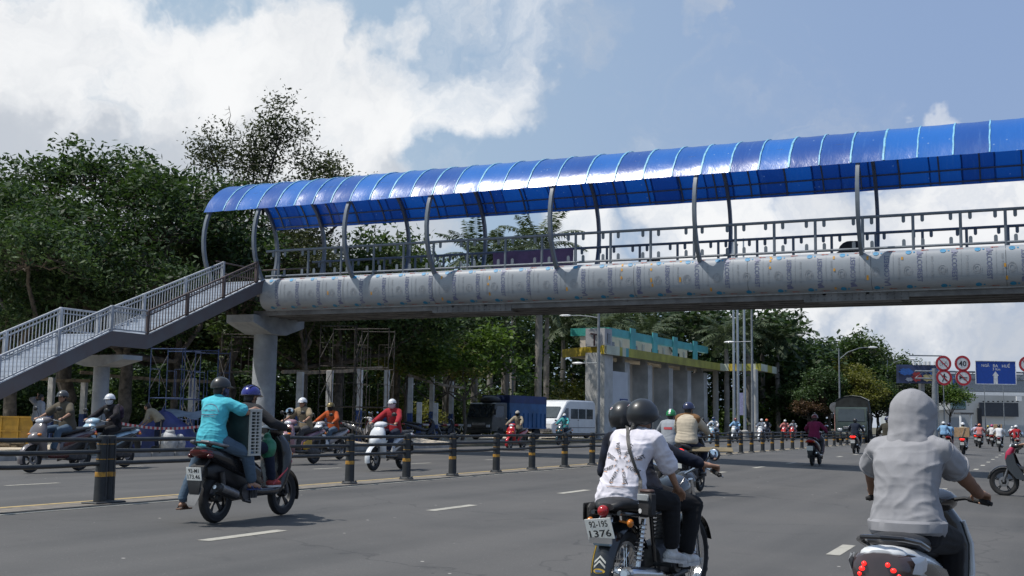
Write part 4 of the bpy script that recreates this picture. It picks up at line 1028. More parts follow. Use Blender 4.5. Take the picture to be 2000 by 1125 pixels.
# ================================================================== trees
def leaf_mat(name, c1, c2, tr=.28):
    m = bpy.data.materials.new(name); m.use_nodes = True; t = m.node_tree; p = t.nodes['Principled BSDF']; o = t.nodes['Material Output']
    g = nd(t, 'ShaderNodeNewGeometry'); oi = nd(t, 'ShaderNodeObjectInfo')
    co = nd(t, 'ShaderNodeTexCoord').outputs['Object']
    n = nd(t, 'ShaderNodeTexNoise', Scale=.55, Detail=3.0); t.links.new(co, n.inputs['Vector'])
    f = mth(t, 'ADD', mth(t, 'MULTIPLY', g.outputs['Random Per Island'], .55), mth(t, 'ADD', mth(t, 'MULTIPLY', n.outputs[0], .55), mth(t, 'MULTIPLY', oi.outputs['Random'], .2)))
    c = mixc(t, smooth(t, f, .25, 1.05), c1, c2); t.links.new(c, p.inputs['Base Color'])
    p.inputs['Roughness'].default_value = .55; p.inputs['Specular IOR Level'].default_value = .25
    tr_ = nd(t, 'ShaderNodeBsdfTranslucent'); t.links.new(mixc(t, 1.0, c, (1.3,1.4,.7), 'MULTIPLY'), tr_.inputs[0])
    mx = nd(t, 'ShaderNodeMixShader'); mx.inputs[0].default_value = tr
    t.links.new(p.outputs[0], mx.inputs[1]); t.links.new(tr_.outputs[0], mx.inputs[2]); t.links.new(mx.outputs[0], o.inputs[0]); return m
M_LF_DARK = leaf_mat('dark feathery leaf', (0.014,0.030,0.013), (0.062,0.105,0.040))
M_LF_MID = leaf_mat('mid green leaf', (0.018,0.038,0.013), (0.078,0.120,0.038))
M_LF_GREY = leaf_mat('dull olive leaf', (0.020,0.030,0.016), (0.075,0.085,0.046))
M_LF_BR = leaf_mat('fresh green leaf', (0.030,0.065,0.012), (0.11,0.17,0.035), .35)
M_LF_YEL = leaf_mat('yellow green leaf', (0.055,0.065,0.012), (0.16,0.16,0.040), .35)
M_LF_PALM = leaf_mat('palm leaflet', (0.020,0.040,0.020), (0.095,0.122,0.066), .2)
M_LF_RED = leaf_mat('red brown leaf', (0.050,0.034,0.020), (0.15,0.085,0.055), .3)
M_BARK = mat('grey brown bark', (0.105,0.090,0.074), .95, 0, .3, 3.0, .7, 14)
M_PALMT = mat('pale palm trunk', (0.21,0.195,0.175), .9, 0, .2, 1.2, .3, 10)
def rot_quads(C, n_dir, l_dir, L, Wd, fold=.0):
    """rhombic leaves: C centre, l_dir length axis, n_dir normal"""
    s = np.cross(n_dir, l_dir); s /= np.linalg.norm(s, axis=1, keepdims=True)+1e-9
    L = L[:,None]; Wd = Wd[:,None]
    V = np.stack([C-l_dir*L*.5, C+s*Wd*.5-l_dir*L*.05, C+l_dir*L*.5, C-s*Wd*.5-l_dir*L*.05], 1).reshape(-1,3)
    Q = np.arange(len(V)).reshape(-1,4); return V, Q
def leaves_at(P, rng, per, spread, L, Wd, droop=.25, flat=1.0):
    n = len(P)*per
    C = np.repeat(P, per, 0)+rng.normal(size=(n,3))*np.array([spread,spread,spread*flat])
    l = rng.normal(size=(n,3)); l[:,2] = l[:,2]*.5-droop; l /= np.linalg.norm(l,axis=1,keepdims=True)
    nn = rng.normal(size=(n,3)); nn[:,2] = np.abs(nn[:,2])+.7; nn /= np.linalg.norm(nn,axis=1,keepdims=True)
    k = rng.uniform(.7,1.3,n); return rot_quads(C, nn, l, L*k, Wd*k)
def twig(mb, p, q, r0, r1, rng, n=4, wob=.12, seg=5):
    p, q = Vector(p), Vector(q); d = (q-p).length; pts = []
    for i in range(n+1):
        f = i/n; pts.append(p.lerp(q, f)+Vector(rng.normal(size=3))*wob*d*.25*(0 < i < n)+Vector((0,0,-d*.10*math.sin(math.pi*f))))
    mb.tube(pts, [r0+(r1-r0)*i/n for i in range(n+1)], seg, cap=False)
def make_tree(name, seed, h, fork, lobes, nclus, per, L, Wd, spread, leafm, r=.3, droop=.25, flat=.7, inner=.25, lean=(0,0), bare=0, shell=.55):
    """lobes: (x,y,z,rx,ry,rz); leaf clusters sit at the ends of real twigs"""
    rng = np.random.default_rng(seed); o = thing(name, '-', 'tree'); mb = MB()
    ft = Vector((lean[0], lean[1], fork)); twig(mb, (0,0,-.2), ft, r, r*.72, rng, 6, .06, 9)
    P = []
    vol = np.array([l[3]*l[4]*l[5] for l in lobes])**.67; vol /= vol.sum()
    for l, w in zip(lobes, vol):
        c = Vector(l[:3]); twig(mb, ft+Vector((0,0,-.1)), c, r*.5, r*.2, rng, 5, .18, 7)
        k = max(5, int(nclus*w)); d = rng.normal(size=(k,3)); d /= np.linalg.norm(d,axis=1,keepdims=True); d[:,2] = np.where(d[:,2] < -.35, -d[:,2]*.6, d[:,2])
        rr = (shell+(1-shell)*rng.random(k)**.5)*np.where(rng.random(k) < inner, .6, 1.0); pts = np.array(l[:3])+d*rr[:,None]*np.array(l[3:])
        hubs = [c+Vector(pts[rng.integers(k)]-np.array(c))*.55 for _ in range(max(2,k//9))]
        for hb in hubs: twig(mb, c, hb, r*.2, r*.1, rng, 3, .2, 5)
        for p in pts:
            hb = min(hubs, key=lambda q: (q-Vector(p)).length); twig(mb, hb, p, r*.07, r*.02, rng, 2, .2, 3)
        P.append(pts)
    P = np.concatenate(P)
    mb.build('trunk', M_BARK, o, fix=False, ang=80)
    V, Q = leaves_at(P, rng, per, spread, L, Wd, droop, flat)
    me = foreach_mesh('crown', V, Q, [leafm]); c = bpy.data.objects.new('crown', me); COL.objects.link(c); setparent(c, o)
    if bare:
        mb = MB()
        for i in range(bare):
            l = lobes[rng.integers(len(lobes))]; a = rng.uniform(0,6.28); p = Vector((l[0]+l[3]*.5*math.cos(a), l[1]+l[4]*.5*math.sin(a), l[2]+l[5]*.7)); q = p+Vector((rng.normal()*.5, rng.normal()*.5, rng.uniform(.6,1.5))); twig(mb, p, q, .035, .008, rng, 4, .15, 4)
            for _ in range(5):
                s_ = p.lerp(q, rng.uniform(.4,1)); twig(mb, s_, s_+Vector((rng.normal()*.5,rng.normal()*.5,rng.uniform(-.3,.3))), .012, .004, rng, 2, .3, 3)
        mb.build('bare_twigs', M_BARK, o, fix=False)
    return o
def make_palm(seed, h, nf=15, fl=3.0, leafm=None, skirt=True):
    rng = np.random.default_rng(seed); o = thing('palm_tree', '-', 'palm'); mb = MB()
    k = 10; pts = [(rng.normal()*.03*i/k, rng.normal()*.03*i/k, h*i/k) for i in range(k+1)]; rr = [.34,.30,.27,.26,.27,.28,.27,.25,.22,.20,.18]
    mb.tube([(0,0,-.2)]+pts, [.42]+rr, 12); mb.build('trunk', M_PALMT, o, fix=False, ang=60)
    mb = MB(); mb.lathe([(.19,h-.1),(.21,h+.3),(.17,h+.9),(.10,h+1.5)], (pts[-1][0],pts[-1][1],0), 'z', 12); mb.build('crownshaft', mat('crownshaft green',(0.07,0.10,0.03),.5,0,.2,2), o, fix=False)
    Vs = []; Qs = []; b = 0; mb = MB()
    for i in range(nf):
        a = i*2.39996+rng.normal()*.1; el = 1.25-1.55*(i/nf)+rng.normal()*.08; dirh = np.array([math.cos(a), math.sin(a), 0])
        pts = []; p = np.array([0,0,h+1.3]); d = dirh*math.cos(el)+np.array([0,0,math.sin(el)]); n = 16; st_ = fl/n
        for q in range(n+1):
            pts.append(p.copy()); p = p+d*st_; d = d+np.array([0,0,-.075-.03*(1-el)*q/n]); d /= np.linalg.norm(d)
        mb.tube([tuple(x) for x in pts], [.035*(1-.8*q/n) for q in range(n+1)], 4, cap=False)
        pts = np.array(pts); m = 46; f = np.linspace(.14,1,m)*n; i0 = np.minimum(f.astype(int), n-1); P = pts[i0]+(pts[i0+1]-pts[i0])*(f-i0)[:,None]
        T = pts[i0+1]-pts[i0]; T /= np.linalg.norm(T,axis=1,keepdims=True); side = np.cross(T, np.array([0,0,1.])); side /= np.linalg.norm(side,axis=1,keepdims=True)+1e-9
        for s_ in (-1,1):
            ld = side*s_+T*.55+np.array([0,0,-.55])+rng.normal(size=(m,3))*.22; ld /= np.linalg.norm(ld,axis=1,keepdims=True)
            ll = (.75*np.sin(np.pi*np.clip(np.linspace(.12,1.02,m),0,1))**.6+.12)*rng.uniform(.8,1.1,m)
            nn = np.cross(ld, T); nn /= np.linalg.norm(nn,axis=1,keepdims=True)+1e-9
            V, Q = rot_quads(P+ld*ll[:,None]*.5, nn, ld, ll, np.full(m,.10)); Vs.append(V); Qs.append(Q+b); b += len(V)
    V = np.concatenate(Vs); Q = np.concatenate(Qs); mb.build('frond_stem', M_LF_PALM, o, fix=False)
    me = foreach_mesh('fronds', V, Q, [leafm or M_LF_PALM]); c = bpy.data.objects.new('fronds', me); COL.objects.link(c); setparent(c, o); return o
def make_shrub(name, seed, r, h, n, per, L, Wd, leafm, cat='shrub', stems=6):
    rng = np.random.default_rng(seed); o = thing(name, '-', cat); mb = MB(); d = rng.normal(size=(n,3)); d /= np.linalg.norm(d,axis=1,keepdims=True); d[:,2] = np.abs(d[:,2])
    wob = 1+.35*np.sin(d[:,0]*5+seed)*np.cos(d[:,1]*4+seed*2)
    P = d*(.45+.55*rng.random(n)**.6)[:,None]*wob[:,None]*np.array([r,r,h]); P[:,2] += .15
    for i in range(stems*3): twig(mb, (rng.normal()*.15,rng.normal()*.15,-.1), P[rng.integers(n)], .035, .01, rng, 3, .2, 4)
    mb.build('stems', M_BARK, o, fix=False); V, Q = leaves_at(P, rng, per, r*.16, L, Wd, .1, .9)
    me = foreach_mesh('foliage', V, Q, [leafm]); c = bpy.data.objects.new('foliage', me); COL.objects.link(c); setparent(c, o); return o
used = set()
def place(proto, xy, rz, s, label, group=None, mats=None, z=.1, cat=None):
    if proto.name not in used: used.add(proto.name); o = proto; o.location = (xy[0],xy[1],z); o.rotation_euler = (0,0,rz); o.scale = (s,)*3; o['label'] = label; 
    else: o = dup(proto, (xy[0],xy[1],z), rz, label, scale=s)
    if mats:
        for ch in KIDS[o.name]:
            if base(ch.name) in mats: ch.material_slots[0].link = 'OBJECT'; ch.material_slots[0].material = mats[base(ch.name)]
    if group: o['group'] = group
    if cat: o['category'] = cat
    return o
# --- the left stand: wide dark flamboyants, a taller ragged tree
fl1 = make_tree('flame_tree', 3, 14, 5.0, [(-4.5,0,10.2,4.2,4,1.9),(.5,1,11.6,4.6,4,2.2),(5,-.5,10.3,4.2,3.6,1.9),(0,-3.5,9.4,3.8,3.2,1.7),(-1,3.6,8.6,4,3,1.7),(7.5,.5,8.4,2.6,2.6,1.4),(-7.5,0,8.2,2.6,2.6,1.4)], 620, 40, .30, .13, .42, M_LF_DARK, .42, .25, .45)
fl2 = make_tree('flame_tree', 8, 13, 4.0, [(-3.5,0,8.2,3.4,3.2,2.1),(2.5,1,9.8,3.6,3.4,2.2),(4.8,-1,7.0,2.8,2.8,1.7),(0,-2.6,6.9,3,2.8,1.8),(-.5,.5,5.2,3.6,3,1.4)], 480, 38, .30, .12, .42, M_LF_DARK, .36, .3, .55)
rag = make_tree('ragged_tree', 21, 17, 6.0, [(-1.4,0,14.2,1.5,1.5,1.9),(.7,.5,13.6,1.6,1.6,2.2),(2.6,0,14.9,1.6,1.5,2.2),(-1.8,.5,11.4,1.9,1.8,1.6),(1.8,-.5,11.6,2.4,2.0,1.8),(4.4,.5,13.3,1.8,1.8,.9),(5.4,.2,12.0,2.2,1.8,1.0),(7.0,0,11.0,1.5,1.5,.8),(0,-.5,9.4,2.8,2.2,1.5),(3.6,0,9.6,2.6,2,1.6)], 420, 46, .21, .09, .36, M_LF_GREY, .26, .45, .9, .25, (.4,0), 9, .3)
thin = make_tree('thin_tree', 33, 12, 5.0, [(-1.5,0,9.0,1.6,1.5,1.9),(.8,.4,10.2,1.5,1.5,2.0),(2.0,-.3,8.0,1.7,1.6,1.7),(-.6,-.4,6.8,2.0,1.8,1.5)], 210, 46, .22, .09, .40, M_LF_GREY, .2, .45, .9, .3, (.2,0), 5, .3)
wood = make_tree('broad_tree', 44, 12, 4.0, [(-2.5,0,7.2,3,3,2.4),(2.2,.5,8.4,3.2,3,2.6),(0,-2.2,6.3,2.8,2.6,2.2),(.5,1.5,5.0,3.4,3,2.0),(4,0,5.6,2.2,2.2,1.8),(-4.2,.5,5.0,2.2,2.2,1.8)], 430, 36, .32, .15, .46, M_LF_MID, .3, .25, .7)
G1 = 'trees along the park edge behind the stairs'
D_ = lambda px, d: atD(px, d)
place(fl1, D_(120,52), .3, 1.0, 'wide dark flame tree whose crown fills the upper left of the scene', G1)
place(fl1, D_(-150,60), 2.1, 1.13, 'wide dark flame tree cut off by the left edge of the scene', G1)
place(fl2, D_(240,47), 1.2, .90, 'dense flame tree with low hanging boughs over the lower stairs', G1)
place(fl2, D_(20,44), 2.5, .80, 'lower dark flame tree leaning over the foot of the stairs', G1)
place(thin, D_(335,54), .2, .98, 'thin scraggly tree with bare top twigs left of the ragged tall tree', G1)
place(rag, D_(440,57), 0.0, 1.0, 'tall ragged tree with bare twigs rising above the bridge end', G1)
place(thin, D_(590,53), 2.4, .85, 'thin scraggly tree standing behind the bridge portal', G1)
place(thin, D_(420,62), 1.1, 1.0, 'thin scraggly tree seen between the stairs and the portal', G1)
place(wood, D_(660,58), .5, 1.0, 'broad leafy tree behind the first bays of the bridge railing', G1)
place(wood, D_(770,66), 2.2, 1.08, 'broad leafy tree seen through the second bay of the railing', G1)
place(wood, D_(500,70), 4.0, 1.1, 'broad leafy tree far behind the round bridge pier', G1)
place(wood, D_(330,68), 1.4, 1.12, 'broad leafy tree far behind the stair landing', G1)
place(wood, D_(120,66), 3.1, 1.1, 'broad leafy tree deep in the park at the left', G1)
place(wood, D_(590,76), 5.2, 1.12, 'broad leafy tree deep in the park right of the bridge pier', G1)
place(wood, D_(880,84), .9, 1.15, 'broad leafy tree under the bridge left of the palm trunks', G1)
place(wood, D_(-40,62), 5.5, 1.1, 'broad leafy tree at the far left behind the stairs foot', G1)
place(wood, D_(200,80), .2, 1.3, 'tall broad tree at the back of the park behind the lower flight', G1)
place(wood, D_(430,86), 2.9, 1.3, 'tall broad tree at the back of the park behind the landing', G1)
place(wood, D_(680,92), 1.9, 1.3, 'tall broad tree at the back of the park under the first bays', G1)
# --- palms
p1 = make_palm(1, 11.0, 22, 3.8); p2 = make_palm(2, 12.6, 21, 4.0); p3 = make_palm(5, 9.0, 20, 3.5)
GP = 'royal palms behind the gateway'
for i, (px, d, pr, s) in enumerate([(985,90,p1,1.10),(1050,84,p2,1.0),(925,95,p2,1.05),(870,92,p3,1.1),(1000,108,p2,1.02),(955,112,p1,1.1),(1066,108,p1,1.0),(1098,116,p3,1.05),(1155,118,p1,.98),(1195,112,p3,1.08),(1240,122,p1,.95),(1280,118,p3,1.05),(1320,126,p1,.95),(1360,122,p3,1.12),(1395,130,p1,.95),(1420,112,p3,.95),(1462,118,p3,1.02),(1490,124,p3,1.08),(1520,120,p3,.95),(1540,134,p3,1.10),(1180,100,p3,.9),(1262,106,p3,.88),(1120,128,p2,.92)]):
    lab = {0:'royal palm with a pale straight trunk, left of the pair behind the blue truck',1:'royal palm with the palest trunk, right of the pair behind the blue truck'}.get(i, 'royal palm in the dark grove, crown hanging behind the gateway and bridge')
    o = place(pr, D_(px,d), i*1.3, s, lab, GP)
    if i < 2: del o['group']
# --- fresh young trees near the kerb
yg = make_tree('young_tree', 61, 6, 1.9, [(-1.1,0,3.6,1.3,1.2,.8),(.9,.3,4.2,1.4,1.2,.9),(0,-.7,3.2,1.3,1.1,.7),(1.9,0,3.2,.9,.9,.6),(-2.0,.2,3.0,.9,.9,.6)], 120, 26, .26, .12, .28, M_LF_BR, .09, .15, .7, .25)
place(yg, D_(905,62), .4, 1.22, 'young tree with a thin leaning trunk and fresh green crown beside the blue truck', mats={'crown':M_LF_BR})
place(yg, D_(790,66), 2.0, 1.35, 'yellowish green young tree behind the lamp post', 'young trees on the forecourt', {'crown':M_LF_YEL})
place(yg, D_(845,72), 3.3, 1.30, 'yellow green young tree between the lamp post and the fresh one', 'young trees on the forecourt', {'crown':M_LF_YEL})
# --- shrubs
sh1 = make_shrub('shrub', 71, 1.6, 2.0, 110, 26, .26, .13, M_LF_MID); sh2 = make_shrub('shrub', 72, 2.0, 2.6, 140, 26, .26, .12, M_LF_MID)
GS = 'shrubs under the trees of the park'
for i, (px, d, s, m) in enumerate([(1120,92,1.5,M_LF_YEL),(1085,88,1.25,M_LF_YEL),(1150,96,1.4,M_LF_MID),(1020,90,1.1,M_LF_YEL),(960,86,1.1,M_LF_YEL),(820,78,1.0,M_LF_YEL),(760,70,.9,M_LF_YEL),(700,76,1.0,M_LF_MID),
        (640,72,1.0,M_LF_MID),(560,68,1.0,M_LF_DARK),(450,66,1.0,M_LF_MID),(380,58,.9,M_LF_DARK),(290,62,1.1,M_LF_DARK),(200,58,1.0,M_LF_MID),(100,56,1.0,M_LF_DARK),(20,54,1.0,M_LF_DARK),(-60,52,1.1,M_LF_DARK),
        (1420,118,1.3,M_LF_BR),(1465,122,1.4,M_LF_BR),(1530,126,1.3,M_LF_YEL),(1560,124,1.2,M_LF_BR),(1590,122,1.0,M_LF_MID),(1500,128,1.6,M_LF_MID),(150,74,1.6,M_LF_MID),(350,78,1.7,M_LF_MID),(520,84,1.7,M_LF_MID),(640,88,1.7,M_LF_MID),(750,90,1.7,M_LF_MID),(860,96,1.7,M_LF_MID),(960,104,1.8,M_LF_MID),(1060,112,1.9,M_LF_MID),(1130,122,2.0,M_LF_MID),(30,72,1.6,M_LF_MID),(260,88,1.9,M_LF_MID),(440,94,2.0,M_LF_MID),(1260,128,2.1,M_LF_MID),(1340,134,2.1,M_LF_MID),(1195,116,1.7,M_LF_MID)]):
    lab = 'leafy shrub in the undergrowth beneath the park trees'
    if i == 0: lab = 'big yellow green shrub behind the white van'
    place(sh1 if i%2 else sh2, D_(px,d), i*1.7, s, lab, GS if i else None, {'foliage':m})
# --- right hand tree mass along the road
rt = make_tree('roadside_tree', 81, 11, 3.2, [(-2.4,0,6.4,2.6,2.6,2.2),(1.8,.4,7.6,2.9,2.7,2.4),(0,-2,5.4,2.6,2.4,2.0),(3.6,-.4,5.4,2.2,2.2,1.9),(-3.8,.3,4.6,2.2,2.0,1.8),(.5,1.6,4.0,3,2.6,1.8)], 330, 30, .38, .19, .42, M_LF_MID, .28, .2, .75)
GR = 'roadside trees receding to the right'
for i, (px, d, s, m) in enumerate([(1640,128,1.18,M_LF_MID),(1700,140,1.16,M_LF_GREY),(1600,132,1.05,M_LF_MID),(1735,156,1.10,M_LF_MID),(1670,118,.80,M_LF_YEL),(1560,140,1.05,M_LF_MID),(1745,172,.9,M_LF_GREY),(1715,122,.70,M_LF_MID),(1620,116,.72,M_LF_DARK),(1580,118,.68,M_LF_DARK),(1520,146,1.0,M_LF_MID),(1610,150,1.2,M_LF_MID),(1660,150,1.25,M_LF_MID),(1540,128,.9,M_LF_MID),(1690,130,.9,M_LF_MID),(1648,138,1.1,M_LF_GREY)]):
    place(rt, D_(px,d), i*2.1, s, 'rounded roadside tree in the green wall right of the palms', GR, {'crown':m})
place(yg, D_(1585,114), 1.0, .85, 'small tree with red brown leaves before the dark roadside trees', None, {'crown':M_LF_RED})
place(yg, D_(1856,150), 2.0, 1.5, 'small bright green tree in front of the commercial building', None, {'crown':M_LF_BR})
place(yg, D_(1800,150), 4.0, 1.6, 'sparse brownish tree at the foot of the billboard', None, {'crown':M_LF_GREY})
# far wood that closes the view between the trunks
def far_wood():
    rng = np.random.default_rng(99); n = 6500
    px = rng.uniform(-500,1640,n); d = rng.uniform(118,150,n); P = np.array([list(atD(a,b))+[0] for a, b in zip(px,d)]); P[:,2] = rng.random(n)**.8*np.where((px>850)&(px<1560),13.5,9.5)+.3
    V, Q = leaves_at(P, rng, 15, .9, .8, .42, .1, .8)
    me = foreach_mesh('far_wood', V, Q, [M_LF_DARK]); o = bpy.data.objects.new('far_wood', me); COL.objects.link(o)
    tag(o, 'dark mass of far woodland closing the view behind the palms', 'woodland', None, 'stuff')
far_wood()
# ================================================================== motorbikes
def paint(name, col, rough=.25): return mat('paint '+name, col, rough, 0, .08, 4, coat=.5)
def bike_wheel(par, x, r, w, rimm, spokes=5, knob=False, disc=True, nt_=28, wire=False):
    mb = MB(); k = w/2
    prof = [(r-.085,-k*.55),(r-.055,-k*.95),(r-.02,-k*.85),(r-.004,-k*.45),(r,0),(r-.004,k*.45),(r-.02,k*.85),(r-.055,k*.95),(r-.085,k*.55)]
    mb.lathe(prof, (x,0,r), 'y', nt_, closed=True)
    if knob:
        for i in range(44):
            a = 2*math.pi*i/44
            for yy in ((-.028,.012) if i%2 else (.028,-.012)):
                R = Matrix.Rotation(-a, 3, 'Y'); mb.box(Vector((x,yy,r))+R @ Vector((r-.002,0,0)), (.016,.022,.026), R)
    wh = mb.build('wheel', M_RUBBER, par, ang=40)
    mb = MB(); mb.lathe([(r-.075,-k*.6),(r-.105,-k*.5),(r-.105,k*.5),(r-.075,k*.6)], (x,0,r), 'y', nt_, closed=True)
    if wire:
        for i in range(32):
            a = 2*math.pi*i/32; b = a+.35*(1 if i%2 else -1); mb.tube([(x+.04*math.cos(b),(.03 if i%4<2 else -.03),r+.04*math.sin(b)),(x+(r-.09)*math.cos(a),0,r+(r-.09)*math.sin(a))], .003, 3, cap=False)
    else:
        for i in range(spokes):
            a = 2*math.pi*i/spokes+.3; e = Vector((math.cos(a),0,math.sin(a))); 
            mb.beam(Vector((x,0,r))+e*.03, Vector((x,0,r))+e*(r-.10), .026, .020, up=(0,1,0)); f = Vector((math.cos(a+.22),0,math.sin(a+.22))); mb.beam(Vector((x,0,r))+e*.06, Vector((x,0,r))+f*(r-.10), .018, .018, up=(0,1,0))
    mb.lathe([(.001,-.055),(.035,-.055),(.05,-.03),(.05,.03),(.035,.055),(.001,.055)], (x,0,r), 'y', 14); mb.build('rim', rimm, wh, ang=35)
    if disc:
        mb = MB(); mb.lathe([(.055,.06),(.10,.06),(.10,.064),(.055,.064)], (x,0,r), 'y', 24, closed=True); mb.build('brake_disc', M_STEEL, wh)
    return wh
def plate(par, c, tilt, l1, l2, name='number_plate', yaw=0, sc=1.0, roll=0):
    R = Matrix.Rotation(yaw,3,'Z') @ Matrix.Rotation(tilt,3,'Y') @ Matrix.Rotation(roll,3,'X'); mb = MB(); mb.box(c, (.006,.19*sc,.14*sc), R); p = mb.build(name, M_PLATE, par)
    if l1:
        mb = MB(); n = R @ Vector((-1,0,0)); ex = R @ Vector((0,-1,0)); ey = R @ Vector((0,0,1)); c = Vector(c)+n*.0045
        put_text(mb, l1, c+ey*.034*sc, ex, ey, h=.044*sc, w=.135*sc); put_text(mb, l2, c-ey*.030*sc, ex, ey, h=.048*sc, w=.16*sc); mb.build('plate_number', M_INK, p, fix=False, smooth=False)
    return p
def mirrors(b, x, z, y0, y1, dz, m=M_BLACK, rnd=False, ang=.0):
    for s in (-1,1):
        mb = MB(); mb.tube([(x,s*y0,z),(x+.02,s*(y0+.03),z+dz*.6),(x,s*(y1-.03),z+dz*.95)], .006, 6)
        R = Matrix.Rotation(s*.15+ang,3,'Z') @ Matrix.Rotation(.12,3,'Y'); c = Vector((x-.005,s*y1,z+dz))
        mb.ell(c, (.022,.052 if rnd else .066,.05 if rnd else .045), R, 14, 8); mi = mb.build('mirror', m, b)
        mb = MB(); mb.ell(c+R @ Vector((-.017,0,0)), (.007,.045 if rnd else .058,.043 if rnd else .038), R, 14, 6); mb.build('mirror_glass', M_MIRROR, mi)
def bars(b, pts, m=M_BLACK, gl=.13):
    for s in (-1,1):
        P = [(x,s*y,z) for x,y,z in pts]; mb = MB(); mb.tube(P, .012, 8); h = mb.build('handlebar', m, b)
        d = (Vector(P[-1])-Vector(P[-2])).normalized(); e = Vector(P[-1])
        mb = MB(); mb.tube([e-d*gl, e-d*.01, e], [.017,.017,.019], 10); mb.tube([e, e+d*.02], [.013,.011], 8); mb.build('grip', M_RUBBER, h)
        mb = MB(); q = e-d*gl; mb.tube([q+Vector((.01,0,0)), q+Vector((.045,0,-.005)), q+Vector((.05,0,-.01))+d*.07, q+Vector((.045,0,-.012))+d*.145], [.008,.007,.006,.006], 6); mb.build('brake_lever', M_CHROME, h)
def exhaust(b, p, m=M_ENG, shield=True):
    mb = MB(); mb.tube(p[:-2], .018, 8); mb.build('exhaust_pipe', M_ENG, b)
    mb = MB(); a, c = Vector(p[-2]), Vector(p[-1]); d = c-a; mb.tube([a-d*.12,a,a+d*.15,a+d*.9,c,c-d*.02], [.02,.045,.056,.056,.05,.02], 14); e = mb.build('muffler', M_BLACK if m is M_ENG else m, b)
    if shield:
        mb = MB(); mb.tube([a+d*.12+Vector((0,-.02,.012)),a+d*.85+Vector((0,-.02,.012))], .05, 12); mb.build('heat_shield', M_STEEL, e)
    mb = MB(); mb.tube([c, c+d*.08], [.022,.022], 10); mb.build('tail_tip', M_CHROME, e)
def scooter(label, body, acc=None, plate_txt=None, lit=False, group=None, fat=1.0, nose=True, rimm=None, name='scooter', seatm=None, tailc=None):
    acc = acc or M_BLACK; rimm = rimm or M_BLACK; b = thing(name, label, 'motorbike', (0,0,0), 0, group)
    W = fat
    bike_wheel(b, -.64, .265, .10, rimm); bike_wheel(b, .64, .265, .09, rimm)
    # tail body
    mb = MB(); R = [sec(-1.0,.800,.055*W,.020,2.2), sec(-.96,.79,.10*W,.05,2.2), sec(-.82,.755,.135*W,.075,2.4), sec(-.62,.70,.155*W,.105,2.6), sec(-.40,.635,.165*W,.13,2.6), sec(-.2,.57,.165*W,.145,2.6), sec(-.04,.50,.155*W,.15,2.8), sec(.04,.45,.13*W,.12,2.8)]
    mb.loft(R); mb.build('tail_body', tailc or body, b, ang=50)
    mb = MB()
    for s in (-1,1):
        mb.loft([[(x,s*(y+t),z) for (x,z,t) in ((x0,z0+h,.0),(x0,z0,.012),(x0,z0-h,.0))] for (x0,z0,h,y) in ((-.9,.77,.02,.118*W),(-.6,.69,.045,.152*W),(-.25,.60,.06,.164*W),(-.03,.52,.04,.154*W))], closed=False)
    mb.build('side_stripe', acc, b, ang=60)
    # seat
    mb = MB(); R = [sec(-.86,.845,.06,.02,2.2), sec(-.80,.85,.115,.035,2.4), sec(-.60,.835,.14,.045,2.6), sec(-.36,.80,.145,.05,2.6), sec(-.2,.765,.14,.05,2.6), sec(-.02,.735,.115,.045,2.4), sec(.06,.70,.08,.04,2.2)]
    mb.loft(R); mb.build('seat', seatm or M_SEAT, b, ang=60)
    # grab rail
    mb = MB(); mb.tube([(-.60,.155,.80),(-.82,.15,.85),(-.96,.10,.875),(-1.0,0,.88),(-.96,-.10,.875),(-.82,-.15,.85),(-.60,-.155,.80)], .014, 8); mb.build('grab_rail', acc if acc is not body else M_BLACK, b)
    # floor and belly
    mb = MB(); R = [sec(-.22,.34,.13,.10,3), sec(.0,.315,.16,.06,3.2), sec(.25,.315,.165,.055,3.2), sec(.40,.34,.15,.06,3)]; mb.loft(R); mb.build('floorboard', acc, b, ang=50)
    # leg shield
    mb = MB(); R = [secz(.27,.36,.06,.14), secz(.40,.43,.065,.19), secz(.58,.49,.085,.205), secz(.74,.50,.10,.20), secz(.86,.475,.10,.165), secz(.95,.43,.075,.11), secz(1.0,.40,.04,.07)]
    mb.loft(R); mb.build('leg_shield', body, b, ang=60)
    if nose:
        mb = MB(); R = [sec(.50,.66,.165,.15,2.3), sec(.58,.655,.145,.13,2.2), sec(.66,.64,.10,.10,2.0), sec(.70,.63,.04,.05,2)]; mb.loft(R); mb.build('nose', body, b, ang=60)
        for s in (-1,1):
            mb = MB(); mb.ell((.575,s*.12,.73),(.045,.055,.028),Matrix.Rotation(-s*.5,3,'Z')); mb.build('front_indicator', M_AMBER, b)
    # front fender
    mb = MB(); rings = []
    for i in range(13):
        a = rad(-18+150*i/12); r = .305
        rings.append([(.64+ (r-.03*abs(u)**2)*math.cos(a), u*.062, .265+(r-.03*abs(u)**2)*math.sin(a)) for u in (-1,-.6,0,.6,1)]+[(.64+(r-.018)*math.cos(a), u*.055, .265+(r-.018)*math.sin(a)) for u in (.6,0,-.6)])
    mb.loft(rings); mb.build('front_fender', body, b, ang=60)
    mb = MB()
    for s in (-1,1): mb.tube([(.50,s*.075,.62),(.60,s*.075,.38),(.64,s*.07,.265)], [.022,.022,.026], 8)
    mb.build('fork', M_ENG, b)
    # handlebar cover and lamp
    mb = MB(); R = [sec(.22,1.0,.09,.035,2.2), sec(.30,1.01,.14,.06,2.3), sec(.38,1.0,.15,.075,2.2), sec(.45,.985,.125,.07,2.1), sec(.50,.97,.07,.04,2)]; mb.loft(R); hc = mb.build('handlebar_cover', body, b, ang=60)
    mb = MB(); mb.ell((.475,0,.985),(.045,.10,.052)); mb.build('headlight', M_LENS, hc)
    bars(b, [(.33,.08,1.0),(.32,.2,1.02),(.25,.34,1.0)]); mirrors(b, .31, 1.03, .17, .30, .20)
